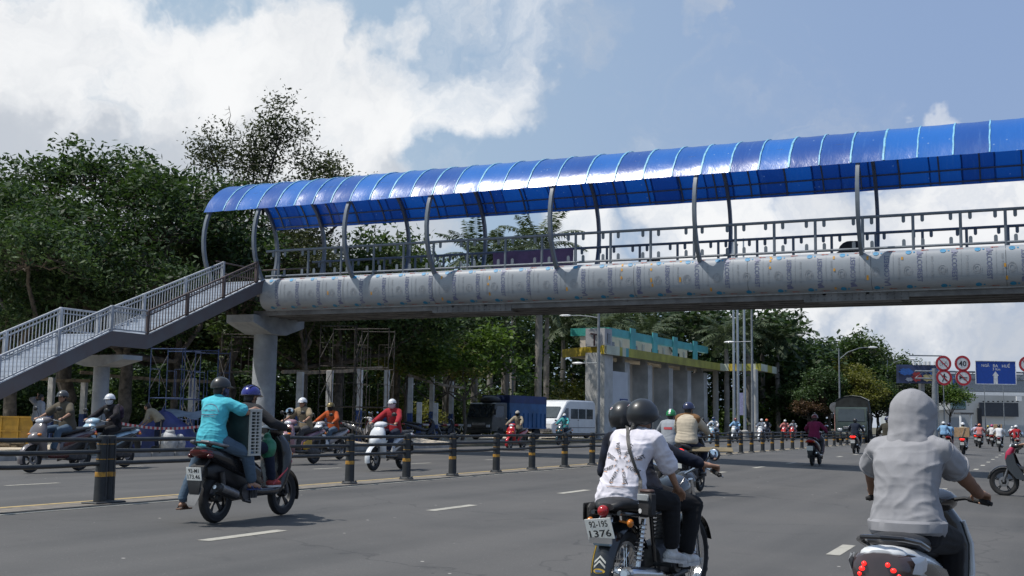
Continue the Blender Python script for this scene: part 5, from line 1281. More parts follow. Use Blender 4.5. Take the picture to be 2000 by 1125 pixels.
    # rear: lamp, fender, plate, indicators
    mb = MB(); R = [sec(-1.005,.775,.085*W,.022,2.4), sec(-.975,.77,.115*W,.045,2.4), sec(-.90,.755,.135*W,.05,2.4)]; mb.loft(R); mb.build('tail_light', M_REDON if lit else M_REDL, b, ang=50)
    for s in (-1,1):
        mb = MB(); mb.ell((-.93,s*.125*W,.735),(.05,.03,.028)); mb.build('rear_indicator', M_AMBER, b)
    mb = MB(); mb.loft([[(-.86,-.06,.70),(-.86,.06,.70),(-.82,.055,.68),(-.82,-.055,.68)],[(-.99,-.09,.62),(-.99,.09,.62),(-.96,.085,.61),(-.96,-.085,.61)],[(-1.03,-.085,.45),(-1.03,.085,.45),(-1.01,.08,.45),(-1.01,-.08,.45)],[(-1.02,-.06,.33),(-1.02,.06,.33),(-1.0,.055,.33),(-1.0,-.055,.33)]]); mb.build('rear_fender', M_BLACK, b)
    l = plate_txt or (None, None); plate(b, (-1.035,0,.545), -.18, l[0], l[1])
    # engine, swingarm, silencer, stand
    mb = MB(); R = [sec(-.72,.29,.03,.05,3,cy=.10), sec(-.55,.30,.05,.085,3,cy=.10), sec(-.3,.31,.07,.10,3,cy=.08), sec(-.1,.32,.09,.08,3,cy=.0)]; mb.loft(R); mb.lathe([(.001,-.03),(.09,-.03),(.09,.03),(.001,.03)], (-.25,-.10,.32), 'y', 16)
    for i in range(5): mb.box((-.20+i*.028,-.135,.33),(.012,.03,.16))
    mb.build('engine', M_ENG, b)
    mb = MB(); mb.loft([sec(-.86,.56,.05,.06,2.6), sec(-.74,.56,.075,.10,3), sec(-.55,.54,.08,.12,3), sec(-.32,.46,.11,.14,3), sec(-.1,.40,.12,.10,3)]); mb.build('inner_fender', M_BLACK, b, ang=50)
    exhaust(b, [(-.15,-.08,.25),(-.2,-.14,.21),(-.36,-.165,.24),(-.5,-.17,.29),(-.88,-.18,.40)])
    mb = MB()
    for s in (-1,1): mb.tube([(-.62,s*.105,.28),(-.70,s*.115,.56)], [.025,.028], 8)
    mb.build('shock_absorber', M_ENG, b)
    for s in (-1,1):
        mb = MB(); mb.tube([(-.12,s*.12,.36),(-.13,s*.24,.36)], .012, 6); mb.build('footpeg', M_STEEL, b)
    return b
def underbone(label, body, acc, lit=False, plate_txt=None, group=None, rimm=None):
    """small step-through bike with 17 inch wheels"""
    b = thing('motorbike', label, 'motorbike', (0,0,0), 0, group); rimm = rimm or M_BLACK
    bike_wheel(b, -.62, .29, .085, rimm); bike_wheel(b, .63, .285, .075, rimm)
    mb = MB(); R = [sec(-.98,.83,.05,.025,2.2), sec(-.9,.80,.09,.055,2.2), sec(-.65,.73,.125,.09,2.5), sec(-.35,.64,.135,.13,2.6), sec(-.1,.56,.12,.12,2.6), sec(.12,.50,.085,.08,2.4), sec(.32,.54,.075,.07,2.4), sec(.42,.62,.07,.07,2.2)]; mb.loft(R); mb.build('frame_cover', body, b, ang=55)
    mb = MB(); R = [sec(-.88,.875,.08,.025,2.2), sec(-.65,.85,.125,.045,2.6), sec(-.3,.80,.13,.055,2.6), sec(-.06,.77,.10,.045,2.4), sec(.02,.74,.06,.03,2.2)]; mb.loft(R); mb.build('seat', M_SEAT, b, ang=60)
    for s in (-1,1):
        mb = MB(); pts = [(.50,.88),(.56,.72),(.52,.55),(.36,.36),(.20,.33),(.24,.48),(.36,.66),(.42,.86)]
        v = []; 
        for (x, z) in pts: v.append((x, s*(.09+.10*max(0,min(1,(.86-z)/.25))*(1 if z > .45 else .8)), z))
        v2 = [(x+.012, y+s*.014, z) for x, y, z in v]; n = len(v); mb.add(v+v2, [tuple(range(n)), tuple(reversed(range(n,2*n)))]+[(i,n+i,n+(i+1)%n,(i+1)%n) for i in range(n)]); mb.build('leg_shield', acc, b, ang=30)
    mb = MB(); R = [secz(.60,.50,.05,.07), secz(.75,.53,.075,.115), secz(.88,.50,.08,.13), secz(.98,.44,.06,.10)]; mb.loft(R); mb.build('front_cowl', acc, b, ang=60)
    mb = MB(); R = [sec(.24,1.0,.08,.03,2.2), sec(.34,1.015,.13,.055,2.3), sec(.44,1.0,.11,.06,2.1), sec(.50,.98,.06,.035,2)]; mb.loft(R); hc = mb.build('handlebar_cover', body, b, ang=60)
    mb = MB(); mb.ell((.475,0,.99),(.04,.085,.05)); mb.build('headlight', M_LENS, hc)
    bars(b, [(.35,.08,1.0),(.33,.2,1.03),(.27,.34,1.02)]); mirrors(b, .33, 1.05, .18, .30, .20)
    mb = MB(); rings = []
    for i in range(13):
        a = rad(8+128*i/12); r = .325; rings.append([(.63+(r-.03*u*u)*math.cos(a), u*.055, .285+(r-.03*u*u)*math.sin(a)) for u in (-1,-.6,0,.6,1)]+[(.63+(r-.018)*math.cos(a), u*.05, .285+(r-.018)*math.sin(a)) for u in (.6,0,-.6)])
    mb.loft(rings); mb.build('front_fender', body, b, ang=60)
    mb = MB()
    for s in (-1,1): mb.tube([(.47,s*.07,.75),(.58,s*.07,.45),(.63,s*.065,.285)], [.018,.022,.026], 8)
    mb.build('fork', M_STEEL, b)
    mb = MB(); R = [sec(-.995,.80,.075,.022,2.4), sec(-.95,.79,.10,.04,2.4), sec(-.88,.775,.11,.045,2.4)]; mb.loft(R); mb.build('tail_light', M_REDON if lit else M_REDL, b)
    mb = MB(); mb.loft([[(-.85,-.055,.72),(-.85,.055,.72),(-.82,.05,.70),(-.82,-.05,.70)],[(-.97,-.075,.6),(-.97,.075,.6),(-.95,.07,.59),(-.95,-.07,.59)],[(-1.0,-.06,.36),(-1.0,.06,.36),(-.985,.055,.36),(-.985,-.055,.36)]]); mb.build('rear_fender', M_BLACK, b)
    l = plate_txt or (None,None); plate(b, (-1.005,0,.55), -.15, l[0], l[1])
    mb = MB(); mb.loft([sec(-.12,.34,.11,.10,3), sec(.02,.34,.12,.12,3), sec(.14,.35,.09,.10,3)]); mb.tube([(.1,0,.38),(.34,0,.42)], .055, 12)
    for i in range(6): mb.lathe([(.05,-.006),(.085,-.006),(.085,.006),(.05,.006)], (.14+i*.03,0,.39), 'x', 14)
    mb.beam((-.62,.09,.29),(-.1,.09,.34),.03,.06); mb.beam((-.62,-.09,.29),(-.1,-.09,.34),.03,.06); mb.build('engine', M_ENG, b)
    exhaust(b, [(.16,-.05,.3),(.1,-.12,.2),(-.15,-.15,.22),(-.4,-.15,.27),(-.88,-.17,.40)], M_STEEL)
    mb = MB()
    for s in (-1,1): mb.tube([(-.60,s*.10,.30),(-.50,s*.11,.62)], [.022,.026], 8)
    mb.build('shock_absorber', M_ENG, b)
    for s in (-1,1):
        mb = MB(); mb.tube([(-.0,s*.10,.30),(-.0,s*.24,.29)], .012, 6); mb.build('footpeg', M_STEEL, b)
    return b
def place_bike(b, x, y, head, s=1.0, lean=0.0):
    b.location = (x, y, zg(x)+.006); b.rotation_euler = (lean, 0, rad(head)); b.scale = (s,)*3; return b

# ================================================================== people
def solid(name, prims, vox, m, parent=None, it=3, lift=0.0, wrinkle=None, ang=180):
    """fuses the shapes into one continuous skin"""
    mb = MB()
    for p in prims:
        if p[0] == 'cap':
            _, a, b, r1, r2 = p; a, b = Vector(a), Vector(b); d = b-a; L = d.length
            if L < 1e-5: mb.ell(a, (r1,)*3); continue
            d.normalize(); pts = []; rr = []
            for t in (-1,-.85,-.5): pts.append(a+d*r1*t); rr.append(r1*math.sqrt(max(.0004,1-t*t)))
            for t in (0,.33,.67,1): pts.append(a+(b-a)*t); rr.append(r1+(r2-r1)*t)
            for t in (.5,.85,1): pts.append(b+d*r2*t); rr.append(r2*math.sqrt(max(.0004,1-t*t)))
            mb.tube(pts, rr, 12)
        elif p[0] == 'ell': mb.ell(p[1], p[2], p[3] if len(p) > 3 else None, 18, 12)
        elif p[0] == 'loft': mb.loft(p[1])
    me = bpy.data.meshes.new(name); me.from_pydata(mb.v, [], mb.f)
    o = bpy.data.objects.new(name, me); COL.objects.link(o)
    md = o.modifiers.new('r', 'REMESH'); md.mode = 'VOXEL'; md.voxel_size = vox; md.adaptivity = 0
    if it: sm = o.modifiers.new('s', 'SMOOTH'); sm.factor = .5; sm.iterations = it
    dg = bpy.context.evaluated_depsgraph_get(); dg.update()
    me2 = bpy.data.meshes.new_from_object(o.evaluated_get(dg)); o.modifiers.clear(); o.data = me2; bpy.data.meshes.remove(me)
    me2.name = name; me2.materials.clear(); me2.materials.append(m)
    if lift or wrinkle:
        n = len(me2.vertices); co = np.empty(n*3, np.float32); me2.vertices.foreach_get('co', co); no = np.empty(n*3, np.float32); me2.vertices.foreach_get('normal', no)
        co = co.reshape(-1,3); no = no.reshape(-1,3); k = np.full(n, lift, np.float32)
        if wrinkle: k += np.array([wrinkle(Vector(c), Vector(q)) for c, q in zip(co, no)], np.float32)
        co += no*k[:,None]; me2.vertices.foreach_set('co', co.ravel()); me2.update()
    me2.polygons.foreach_set('use_smooth', [True]*len(me2.polygons))
    if parent is not None: setparent(o, parent)
    return o
def folds(amp, sc=(9,9,16), seed=0.0, sharp=1.0):
    def f(c, n):
        p = Vector((c.x*sc[0]*.45+seed, c.y*sc[1]*.45-seed, c.z*sc[2]*.8+c.y*sc[1]*.5*math.sin(c.z*7+seed))); w = mnoise.noise_vector(p*.5)*.7
        a = mnoise.noise(p+w); b = mnoise.noise((p+w)*.45+Vector((3,1,7)))
        k = .35+.65*max(0,min(1,.5+1.6*b))
        return amp*k*((1-abs(a)*2.6)*.75)*sharp
    return f
def folds2(amp, zlo, zhi, seed=0.0):
    """sharp drapes: level creases gathering towards zlo, slanting ones above"""
    def rdg(v): return max(0.0, 1-abs(v)*3.4)**1.5
    def f(c, n):
        q = c+mnoise.noise_vector(c*4.5+Vector((seed,0,0)))*.07
        low = max(0.0, min(1.0, (zhi-c.z)/(zhi-zlo)))
        r1 = rdg(mnoise.noise(Vector((q.x*3.2+seed, q.y*3.6, q.z*17))))
        r2 = rdg(mnoise.noise(Vector((q.y*3.0+q.z*7.5+seed, q.z*3.2-q.y*7.0, q.x*4.0))))
        r3 = rdg(mnoise.noise(Vector((-q.y*3.2+q.z*6.5-seed, q.z*3.5+q.y*6.5, q.x*4.0+5))))
        big = mnoise.noise(c*3.1+Vector((seed*2,1,4)))
        return amp*(r1*(.15+1.0*low*low)+.55*r2+.55*r3*max(0,.5+big)-.45+.5*big)
    return f
def ik(a, c, l1, l2, pole):
    a, c = Vector(a), Vector(c); d = c-a; L = d.length; mx = (l1+l2)*.995
    if L > mx: c = a+d*(mx/L); d = c-a; L = mx
    L = max(L, abs(l1-l2)+.02); x = (l1*l1-l2*l2+L*L)/(2*L); h = math.sqrt(max(0,l1*l1-x*x)); u = d.normalized(); p = Vector(pole)-u*Vector(pole).dot(u); p.normalize()
    return a+u*x+p*h, c
def hand(prims, wr, g, ax, inn, up, grip=True, k=1.0):
    """palm, four curled fingers, thumb; ax runs outward along the bar, inn points to the thumb side"""
    wr, g, ax, up = Vector(wr), Vector(g), Vector(ax).normalized(), Vector(up).normalized(); fw = (g-wr); fw = (fw-ax*fw.dot(ax)); fw = fw.normalized() if fw.length > 1e-4 else Vector((1,0,0)); up = (up-fw*up.dot(fw)).normalized()
    kn = g+up*.028*k-fw*.006*k if grip else g
    for i in range(4):
        o = ax*((i-1.5)*.0205*k); kk = kn+o-fw*(.004*abs(i-1.2))
        prims.append(('cap', wr+(kn-wr)*.25+o*.75, kk, .017*k, .0125*k))
        ln = (.9,1.05,1.0,.8)[i] if ax.dot(inn) < 0 else (.8,1.0,1.05,.9)[i]
        if grip:
            a = kk+(fw*.034-up*.004)*ln*k; b = kk+(fw*.036-up*.034)*ln*k; c = kk+(fw*.012-up*.048)*k
        else:
            a = kk+(fw*.038-up*.004)*ln*k; b = kk+(fw*.062-up*.014)*ln*k; c = kk+(fw*.078-up*.026)*ln*k
        prims += [('cap', kk, a, .0105*k, .0095*k), ('cap', a, b, .0095*k, .0085*k), ('cap', b, c, .0085*k, .0075*k)]
    t0 = wr+(kn-wr)*.35+inn*.026*k; t1 = t0+(inn*.022+fw*.026-up*.016)*k; t2 = t1+(fw*.030-up*.012-inn*.004)*k
    prims += [('cap', t0, t1, .0145*k, .0115*k), ('cap', t1, t2, .0115*k, .0095*k), ('cap', wr, wr+(kn-wr)*.5, .026*k, .024*k)]
def person(label, S, loc=(0,0,0), rz=0.0, scale=1.0, group=None, cat='person'):
    """S: joints and clothes in the vehicle's own frame (x ahead, y left)"""
    ps = S.get('ps', .90); S['ps'] = ps
    for kk in ('hip',): S[kk] = tuple(Vector(S[kk])/ps)
    for kk in ('handL','handR','footL','footR'): S[kk] = (tuple(Vector(S[kk][0])/ps),)+tuple(S[kk][1:])
    o = thing('person', label, cat, loc, rz, group, scale*ps); PSC[o.name] = ps; vox = S.get('vox', .013); bw = S.get('bw', 1.0)
    H = Vector(S['hip']); ln = rad(S.get('lean', 8)); cv = rad(S.get('curve', 14)); tw = rad(S.get('twist', 0)); sl_ = rad(S.get('side', 0))
    def d(a): return Vector((math.sin(a), math.sin(sl_), math.cos(a))).normalized()
    wst = H+d(ln)*.18; ch = wst+d(ln+cv*.5)*.17; sh = ch+d(ln+cv)*.13; nk = sh+d(ln+cv*.8)*.06
    Y = Vector((-math.sin(tw), math.cos(tw), 0)); Yh = Vector((0,1,0))
    def rg(c, y, hw, hd, t, e=0.0):
        t = t.normalized(); f = y.cross(t).normalized(); out = []
        for j in range(20):
            a = 2*math.pi*j/20; ca, sa = math.cos(a), math.sin(a); out.append(c+y*((hw+e)*bw*math.copysign(abs(ca)**.85, ca))+f*((hd+e)*bw*math.copysign(abs(sa)**.85, sa)))
        return out
    def torso(e, lo=-.10, hem=0.0, top=True):
        t0, t1, t2 = d(ln), d(ln+cv*.5), d(ln+cv)
        R = [rg(H+t0*lo, Yh, .155+hem, .120+hem, t0, e), rg(H+t0*.02, Yh, .172+hem*.8, .130+hem*.8, t0, e), rg(H+t0*.10, Yh, .162+hem*.5, .120+hem*.5, t0, e), rg(wst, (Yh+Y*.5).normalized(), .148, .112, t1, e), rg(wst+t1*.09, Y, .156, .116, t1, e), rg(ch, Y, .168, .120, t1, e), rg(sh-t2*.05, Y, .168, .108, t2, e), rg(sh+t2*.015, Y, .135, .085, t2, e), rg(sh+t2*.05, Y, .07, .06, t2, e)]
        return R
    swd = S.get('shw', .165)
    SH = {s: sh+Y*(s*swd)-d(ln+cv)*.015 for s in (1,-1)}
    pr = [('loft', torso(0)), ('cap', sh, nk+d(ln+cv*.4)*.03, .056, .052)]
    hy, hp = rad(S.get('yaw', 0)), rad(S.get('pitch', 5)); hr = rad(S.get('roll', 0))
    HR = Matrix.Rotation(hy,3,'Z') @ Matrix.Rotation(hp,3,'Y') @ Matrix.Rotation(hr,3,'X')
    hc = nk+d(ln*.5)*.10+HR @ Vector((.025,0,.03)); S['_hc'] = hc; S['_HR'] = HR
    def hd(x, y, z): return hc+HR @ Vector((x,y,z))
    pr += [('ell', hc, (.095,.076,.112), HR), ('ell', hd(.022,0,-.062), (.066,.058,.062), HR), ('ell', hd(.062,0,-.085), (.028,.030,.026), HR), ('cap', hd(.085,0,.005), hd(.104,0,-.026), .011, .017), ('cap', hd(.083,-.02,-.058), hd(.083,.02,-.058), .010, .010),
           ('ell', hd(.075,.036,.018), (.018,.026,.010), HR), ('ell', hd(.075,-.036,.018), (.018,.026,.010), HR)]
    for s in (1,-1): pr += [('ell', hd(-.005,s*.078,-.012), (.020,.010,.032), HR)]
    EL = {}; WR = {}; GR_ = {}
    for s, key in ((1,'L'),(-1,'R')):
        g = S['hand'+key]; G = Vector(g[0]); gr = g[1] if len(g) > 1 else True; ax = Vector(g[2]) if len(g) > 2 else Vector((0,s,0)); upv = Vector(g[3]) if len(g) > 3 else Vector((0,0,1))
        pole = Vector(S.get('elb'+key, (-.5,s*.6,-.6))); back = (SH[s]-G).normalized()
        wr0 = G+(Vector((back.x,back.y*.4,back.z*.3)).normalized())*.078+upv*.018
        e, wr = ik(SH[s], wr0, S.get('ua',.275), S.get('fa',.245), pole); EL[s] = e; WR[s] = wr; GR_[s] = (G, gr, ax, upv)
        pr += [('cap', SH[s], e, .050*bw, .040), ('cap', e, wr, .039, .026), ('cap', sh+Y*(s*.05), SH[s], .062, .052)]
        hand(pr, wr, wr+(G-wr), ax, (Vector((0,-s,0)) if abs(ax.y) > .5 else Vector((0,-s,0)).lerp(Vector((0,0,1)),.3).normalized()), upv, gr, S.get('hk',1.0))
    KN = {}; AN = {}; FT = {}
    for s, key in ((1,'L'),(-1,'R')):
        f = S['foot'+key]; A = Vector(f[0]); fd_ = Vector(f[1]).normalized() if len(f) > 1 else Vector((1,s*.15,0)).normalized(); hj = H+Yh*(s*.09)+Vector((0,0,-.03))
        k_, A = ik(hj, A, S.get('th',.43), S.get('sn',.41), S.get('kne'+key, (1,s*.35,.5))); KN[s] = k_; AN[s] = A; FT[s] = fd_
        pr += [('cap', hj, k_, .085*bw, .056), ('cap', k_, k_.lerp(A,.35), .054, .054), ('cap', k_.lerp(A,.35), A, .053, .036), ('cap', A+Vector((0,0,-.03)), A+fd_*.13+Vector((0,0,-.055)), .038, .030), ('cap', A-fd_*.035+Vector((0,0,-.05)), A+Vector((0,0,-.03)), .032, .034)]
    solid('body', pr, S.get('bvox', vox), S.get('skin', M_SKIN), o, 2)
    # clothes ------------------------------------------------------
    sv = S.get('sleeve', 1.0); e = S.get('loose', .016)
    if S.get('shirt'):
        pr = [('loft', torso(e, S.get('hem', -.07), S.get('hemw', .012))), ('cap', sh+d(ln+cv)*.0, sh+d(ln+cv)*.045, .07+e, .062+e*.6)]
        for s in (1,-1):
            pr += [('cap', sh+Y*(s*.05), SH[s], .066+e, .056+e)]
            if sv <= 1: end = SH[s].lerp(EL[s], sv); pr.append(('cap', SH[s], end, .056+e, (.050+e*1.6)))
            else: pr += [('cap', SH[s], EL[s], .055+e, .046+e), ('cap', EL[s], EL[s].lerp(WR[s], min(1,sv-1)), .045+e, .034+e*.8)]
        S['_shirt'] = solid('shirt', pr, S.get('cvox', vox), S['shirt'], o, S.get('cit', 5), .003, S.get('wr', folds(.006)))
        if S.get('collar'):
            mb = MB(); t2 = d(ln+cv); mb.lathe([(.072,0),(.078,.02),(.070,.045),(.066,.045),(.070,.0)], (0,0,0), 'z', 18); q = t2.to_track_quat('Z','Y').to_matrix(); mb.v = [tuple(sh+t2*.045+q @ Vector(v)) for v in mb.v]; mb.build('collar', S['collar'], o)
    if S.get('arms'):
        for s in (1,-1):
            solid('arm_cover', [('cap', SH[s].lerp(EL[s],.75), EL[s], .052, .047), ('cap', EL[s], WR[s], .046, .033), ('cap', WR[s], WR[s].lerp(GR_[s][0],.25), .032, .033)], vox, S['arms'], o, 2, .003, folds(.004,(18,18,30)))
    if S.get('pants'):
        t0 = d(ln); lp = S.get('leglen', .93); pe = S.get('ploose', .014)
        pr = [('loft', [rg(H-t0*.10, Yh, .15,.115,t0,pe), rg(H, Yh, .168,.128,t0,pe), rg(H+t0*.10, Yh, .158,.118,t0,pe)])]
        for s in (1,-1):
            hj = H+Yh*(s*.09)+Vector((0,0,-.03)); en = KN[s].lerp(AN[s], lp); pr += [('cap', hj, KN[s], .088*bw+pe, .060+pe), ('cap', KN[s], KN[s].lerp(en,.4), .059+pe, .058+pe), ('cap', KN[s].lerp(en,.4), en, .057+pe, .044+pe*1.2)]
        solid('trousers', pr, S.get('cvox', vox), S['pants'], o, 3, .002, S.get('pwr', folds(.006,(12,12,14),4)))
    if S.get('shoes'):
        for s in (1,-1):
            A, f = AN[s], FT[s]; u = Vector((0,0,1)); sm_ = S['shoes']
            sx = [('cap', A-f*.045+u*-.055, A+f*.03+u*-.05, .040, .042), ('cap', A+f*.03-u*.052, A+f*.145-u*.066, .042, .034), ('cap', A+f*.02-u*.02, A-u*.0, .040, .044)]
            sh_ = solid('shoe', sx, min(vox,.011), sm_, o, 2, .004)
            mb = MB(); sd = f.cross(u).normalized(); rr = []
            for (q, w) in ((-.09,.018),(-.07,.036),(-.02,.040),(.06,.044),(.13,.042),(.17,.026),(.185,.010)): rr.append([A+f*q+sd*w-u*.112, A+f*q-sd*w-u*.112, A+f*q-sd*(w+.003)-u*.085, A+f*q+sd*(w+.003)-u*.085])
            mb.loft(rr); mb.build('sole', S.get('sole', sm_), sh_, ang=40)
    if S.get('helmet'):
        helmet(o, hc, HR, S['helmet'], S.get('htype','half'), S.get('trim', M_BLACK))
    if S.get('hair'):
        hp_ = [('ell', hd(-.012,0,.012), (.098,.083,.110), HR)]
        if S['hair'] == 'tail': hp_ += [('cap', hd(-.10,0,-.06), hd(-.125,.01,-.14), .030, .022), ('cap', hd(-.125,.01,-.14), hd(-.13,.02,-.22), .024, .010)]
        if S['hair'] == 'nape': hp_ += [('ell', hd(-.045,0,-.06), (.055,.064,.05), HR)]
        solid('hair', hp_, .011, M_HAIR, o, 2, 0, folds(.004,(40,40,12)))
    if S.get('mask'):
        mb = MB(); rings = []
        for z, r in ((.0,1.0),(-.03,1.03),(-.065,.98),(-.10,.78),(-.118,.45)):
            rings.append([hd(.0+(.112*r)*math.cos(a), (.086*max(r,.6))*math.sin(a), z) for a in np.linspace(-1.7,1.7,15)])
        mb.loft(rings, closed=False); mk = mb.build('face_mask', S['mask'], o, ang=80)
    elif S.get('eyes'):
        pass
    if S.get('eyes', True):
        mb = MB()
        for s in (1,-1): mb.ell(hd(.087,s*.034,.004), (.006,.014,.007), HR, 8, 6)
        mb.build('eyes', M_EYE, o)
    S.update(_sh=sh, _wst=wst, _ch=ch, _EL=EL, _WR=WR, _KN=KN, _AN=AN, _SH=SH, _o=o, _H=H)
    return o
def helmet(o, hc, HR, m, typ, trim):
    rx, ry, rz, cx, cz = {'half': (.138,.118,.128,-.008,.022), 'cap': (.118,.098,.105,-.006,.022), 'full': (.160,.130,.142,-.010,.018), 'sport': (.142,.122,.128,-.008,.02)}[typ]
    nu, nv = 30, 14; mb = MB(); outer = []
    def lim(a):      # polar reach: short over the brow, deep at sides and nape
        f = (1+math.cos(a))/2
        if typ == 'full': return rad(132-58*max(0,f-.25)/.75)
        return rad(106-22*f)
    for k, sc in ((0,1.0),(1,.90)):
        rows = []
        for i in range(nv+1):
            row = []
            for j in range(nu):
                a = 2*math.pi*j/nu; t = lim(a)*i/nv
                row.append(hc+HR @ Vector((cx+rx*sc*math.sin(t)*math.cos(a), ry*sc*math.sin(t)*math.sin(a), cz+rz*sc*math.cos(t))))
            rows.append(row)
        outer.append(rows)
    rows = outer[0]+outer[1][::-1]; mb.loft(rows[1:-1], cap=True); h = mb.build('helmet', m, o, ang=70)
    mb = MB(); rr = []
    for j in range(nu):
        a = 2*math.pi*j/nu; t = lim(a); rr.append(hc+HR @ Vector((cx+rx*.97*math.sin(t)*math.cos(a), ry*.97*math.sin(t)*math.sin(a), cz+rz*.97*math.cos(t))))
    mb.tube(rr, .009, 6, closed=True); mb.build('rim_trim', trim, h)
    if typ == 'full':
        for (a_, t_, m_, r_) in ((2.5,1.15,M_WHITE,.014),(2.5,1.15,M_REDL,.008)):
            p = Vector((cx+rx*math.sin(t_)*math.cos(a_), ry*math.sin(t_)*math.sin(a_), cz+rz*math.cos(t_))); nrm = Vector((p.x/rx**2,p.y/ry**2,p.z/rz**2)).normalized(); q = (HR @ nrm).to_track_quat('Z','Y').to_matrix(); mb = MB(); mb.lathe([(.001,.004),(r_,.004 if r_ > .01 else .0055),(r_,0)], (0,0,0), 'z', 16); mb.v = [tuple(hc+HR @ p+q @ Vector(v)) for v in mb.v]; mb.build('sticker', m_, h)
    if True:
        mb = MB(); rows = []
        for q in range(5):
            row = []
            for j in range(11):
                a = -.95+1.9*j/10; t = lim(a)*.97; ext = q/4*(.062*math.cos(a*1.1)+.004)
                p = Vector((cx+rx*math.sin(t)*math.cos(a), ry*math.sin(t)*math.sin(a), cz+rz*math.cos(t))); row.append(hc+HR @ (p+Vector((ext*(.75 if typ == 'full' else 1),0,-.20*ext))))
            rows.append(row)
        mb.loft(rows, closed=False); n = len(mb.v); mb.loft([[Vector(p)+HR @ Vector((0,0,-.005)) for p in r] for r in rows], closed=False); mb.build('visor', trim if typ == 'half' else m, h, ang=60)
    if typ == 'sport':
        mb = MB()
        for y in (-.06,-.02,.02,.06): 
            pts = []
            for t in np.linspace(-.9,.75,8): pts.append(hc+HR @ Vector((cx+(rx+.003)*math.sin(t)*.98, y*(1.0), cz+(rz+.003)*math.cos(t)*math.sqrt(max(.1,1-(y/ry)**2)))))
            mb.tube(pts, .006, 5)
        mb.build('vent_ridge', M_BLACK, h)
    mb = MB()
    for s in (1,-1): mb.tube([hc+HR @ Vector((.0,s*.088,-.03)), hc+HR @ Vector((.03,s*.075,-.085)), hc+HR @ Vector((.045,0,-.125))], .006, 5)
    mb.build('chin_strap', M_BLACK, h)
    return h
def ride_spec(**k):
    S = dict(hip=(-.24,0,.885), lean=6, curve=18, handL=((.262,.315,1.015),), handR=((.262,-.315,1.015),), footL=((.20,.12,.455),), footR=((.20,-.12,.455),), pants=None, shoes=M_BLACK)
    S.update(k); return S
# ================================================================== the traffic
J_DEN = cloth('washed denim', (0.075,0.115,0.165)); J_BLK = cloth('black trousers', (0.014,0.014,0.016)); J_NAV = cloth('navy jeans', (0.018,0.024,0.045)); J_GRY = cloth('grey trousers', (0.07,0.07,0.075)); J_OLV = cloth('olive trousers', (0.05,0.05,0.042))
C_CYAN = cloth('turquoise shirt', (0.085,0.46,0.55)); C_CHAR = cloth('charcoal jacket', (0.030,0.031,0.034)); C_WHITE = cloth('white tee', (0.66,0.64,0.70)); C_DKCH = cloth('dark check jacket', (0.012,0.016,0.030), .3)
C_HOOD = cloth('heather grey hoodie', (0.275,0.275,0.292), .05, .08, 160); C_TAN = cloth('tan arm cover', (0.21,0.115,0.075)); C_BRN = cloth('brown tee', (0.095,0.082,0.062)); C_RED = cloth('red jacket', (0.30,0.022,0.030)); C_ORG = cloth('orange jacket', (0.38,0.075,0.020)); C_BEI = cloth('beige shirt', (0.24,0.19,0.125))
C_NAVY = cloth('navy jacket', (0.014,0.020,0.036)); C_MAG = cloth('magenta hoodie', (0.20,0.022,0.075)); C_OLI = cloth('olive jacket', (0.045,0.042,0.032)); C_CREAM = cloth('cream padded jacket', (0.46,0.40,0.31)); C_BROWNP = cloth('brown yoke', (0.17,0.092,0.042)); C_GREY = cloth('light grey jacket', (0.27,0.29,0.32)); C_BLU = cloth('sky blue shirt', (0.20,0.36,0.55)); C_TEAL = cloth('teal coat', (0.07,0.32,0.34)); C_PINK = cloth('salmon shirt', (0.45,0.17,0.16)); C_KHA = cloth('khaki shirt', (0.30,0.26,0.19)); C_WSH = cloth('white shirt', (0.62,0.62,0.64))
H_BLK = mat('matt black helmet', (0.018,0.019,0.021), .38, 0, .06, 4, coat=.15); H_BLU = mat('royal blue helmet', (0.018,0.022,0.19), .25, 0, .06, 4, coat=.5); H_WHT = mat('white helmet', (0.62,0.63,0.65), .25, 0, .04, 4, coat=.4); H_GRN = mat('green helmet', (0.012,0.20,0.055), .25, 0, .06, 4, coat=.5); H_NAV = mat('navy helmet', (0.014,0.018,0.060), .25, 0, .06, 4, coat=.5); H_GLD = mat('bronze helmet', (0.17,0.13,0.05), .3, .3, .1, 5); H_RED = mat('maroon helmet', (0.14,0.015,0.02), .3, 0, .06, 4, coat=.4); H_ORG = mat('orange helmet', (0.55,0.13,0.05), .3, 0, .06, 4, coat=.4); H_PNK = mat('pink helmet', (0.50,0.05,0.16), .3, 0, .06, 4, coat=.4); H_DKG = mat('dark grey helmet', (0.05,0.052,0.055), .35, 0, .06, 4, coat=.2)
K_WHT = cloth('white mask', (0.55,0.56,0.60)); K_CHK = cloth('checked mask', (0.07,0.075,0.14), .6); K_BLK = cloth('black mask', (0.02,0.02,0.022)); K_BLU = cloth('blue mask', (0.05,0.16,0.38)); K_PNK = cloth('pale pink mask', (0.50,0.38,0.42))
S_WHT = mat('white trainers', (0.58,0.58,0.58), .7, 0, .1, 14, .3, 60, dirt=.2); S_RED = mat('red trainers', (0.28,0.03,0.025), .7); S_BRN = mat('brown sandals', (0.10,0.055,0.035), .8); S_BLU = mat('blue sandals', (0.03,0.05,0.16), .7)
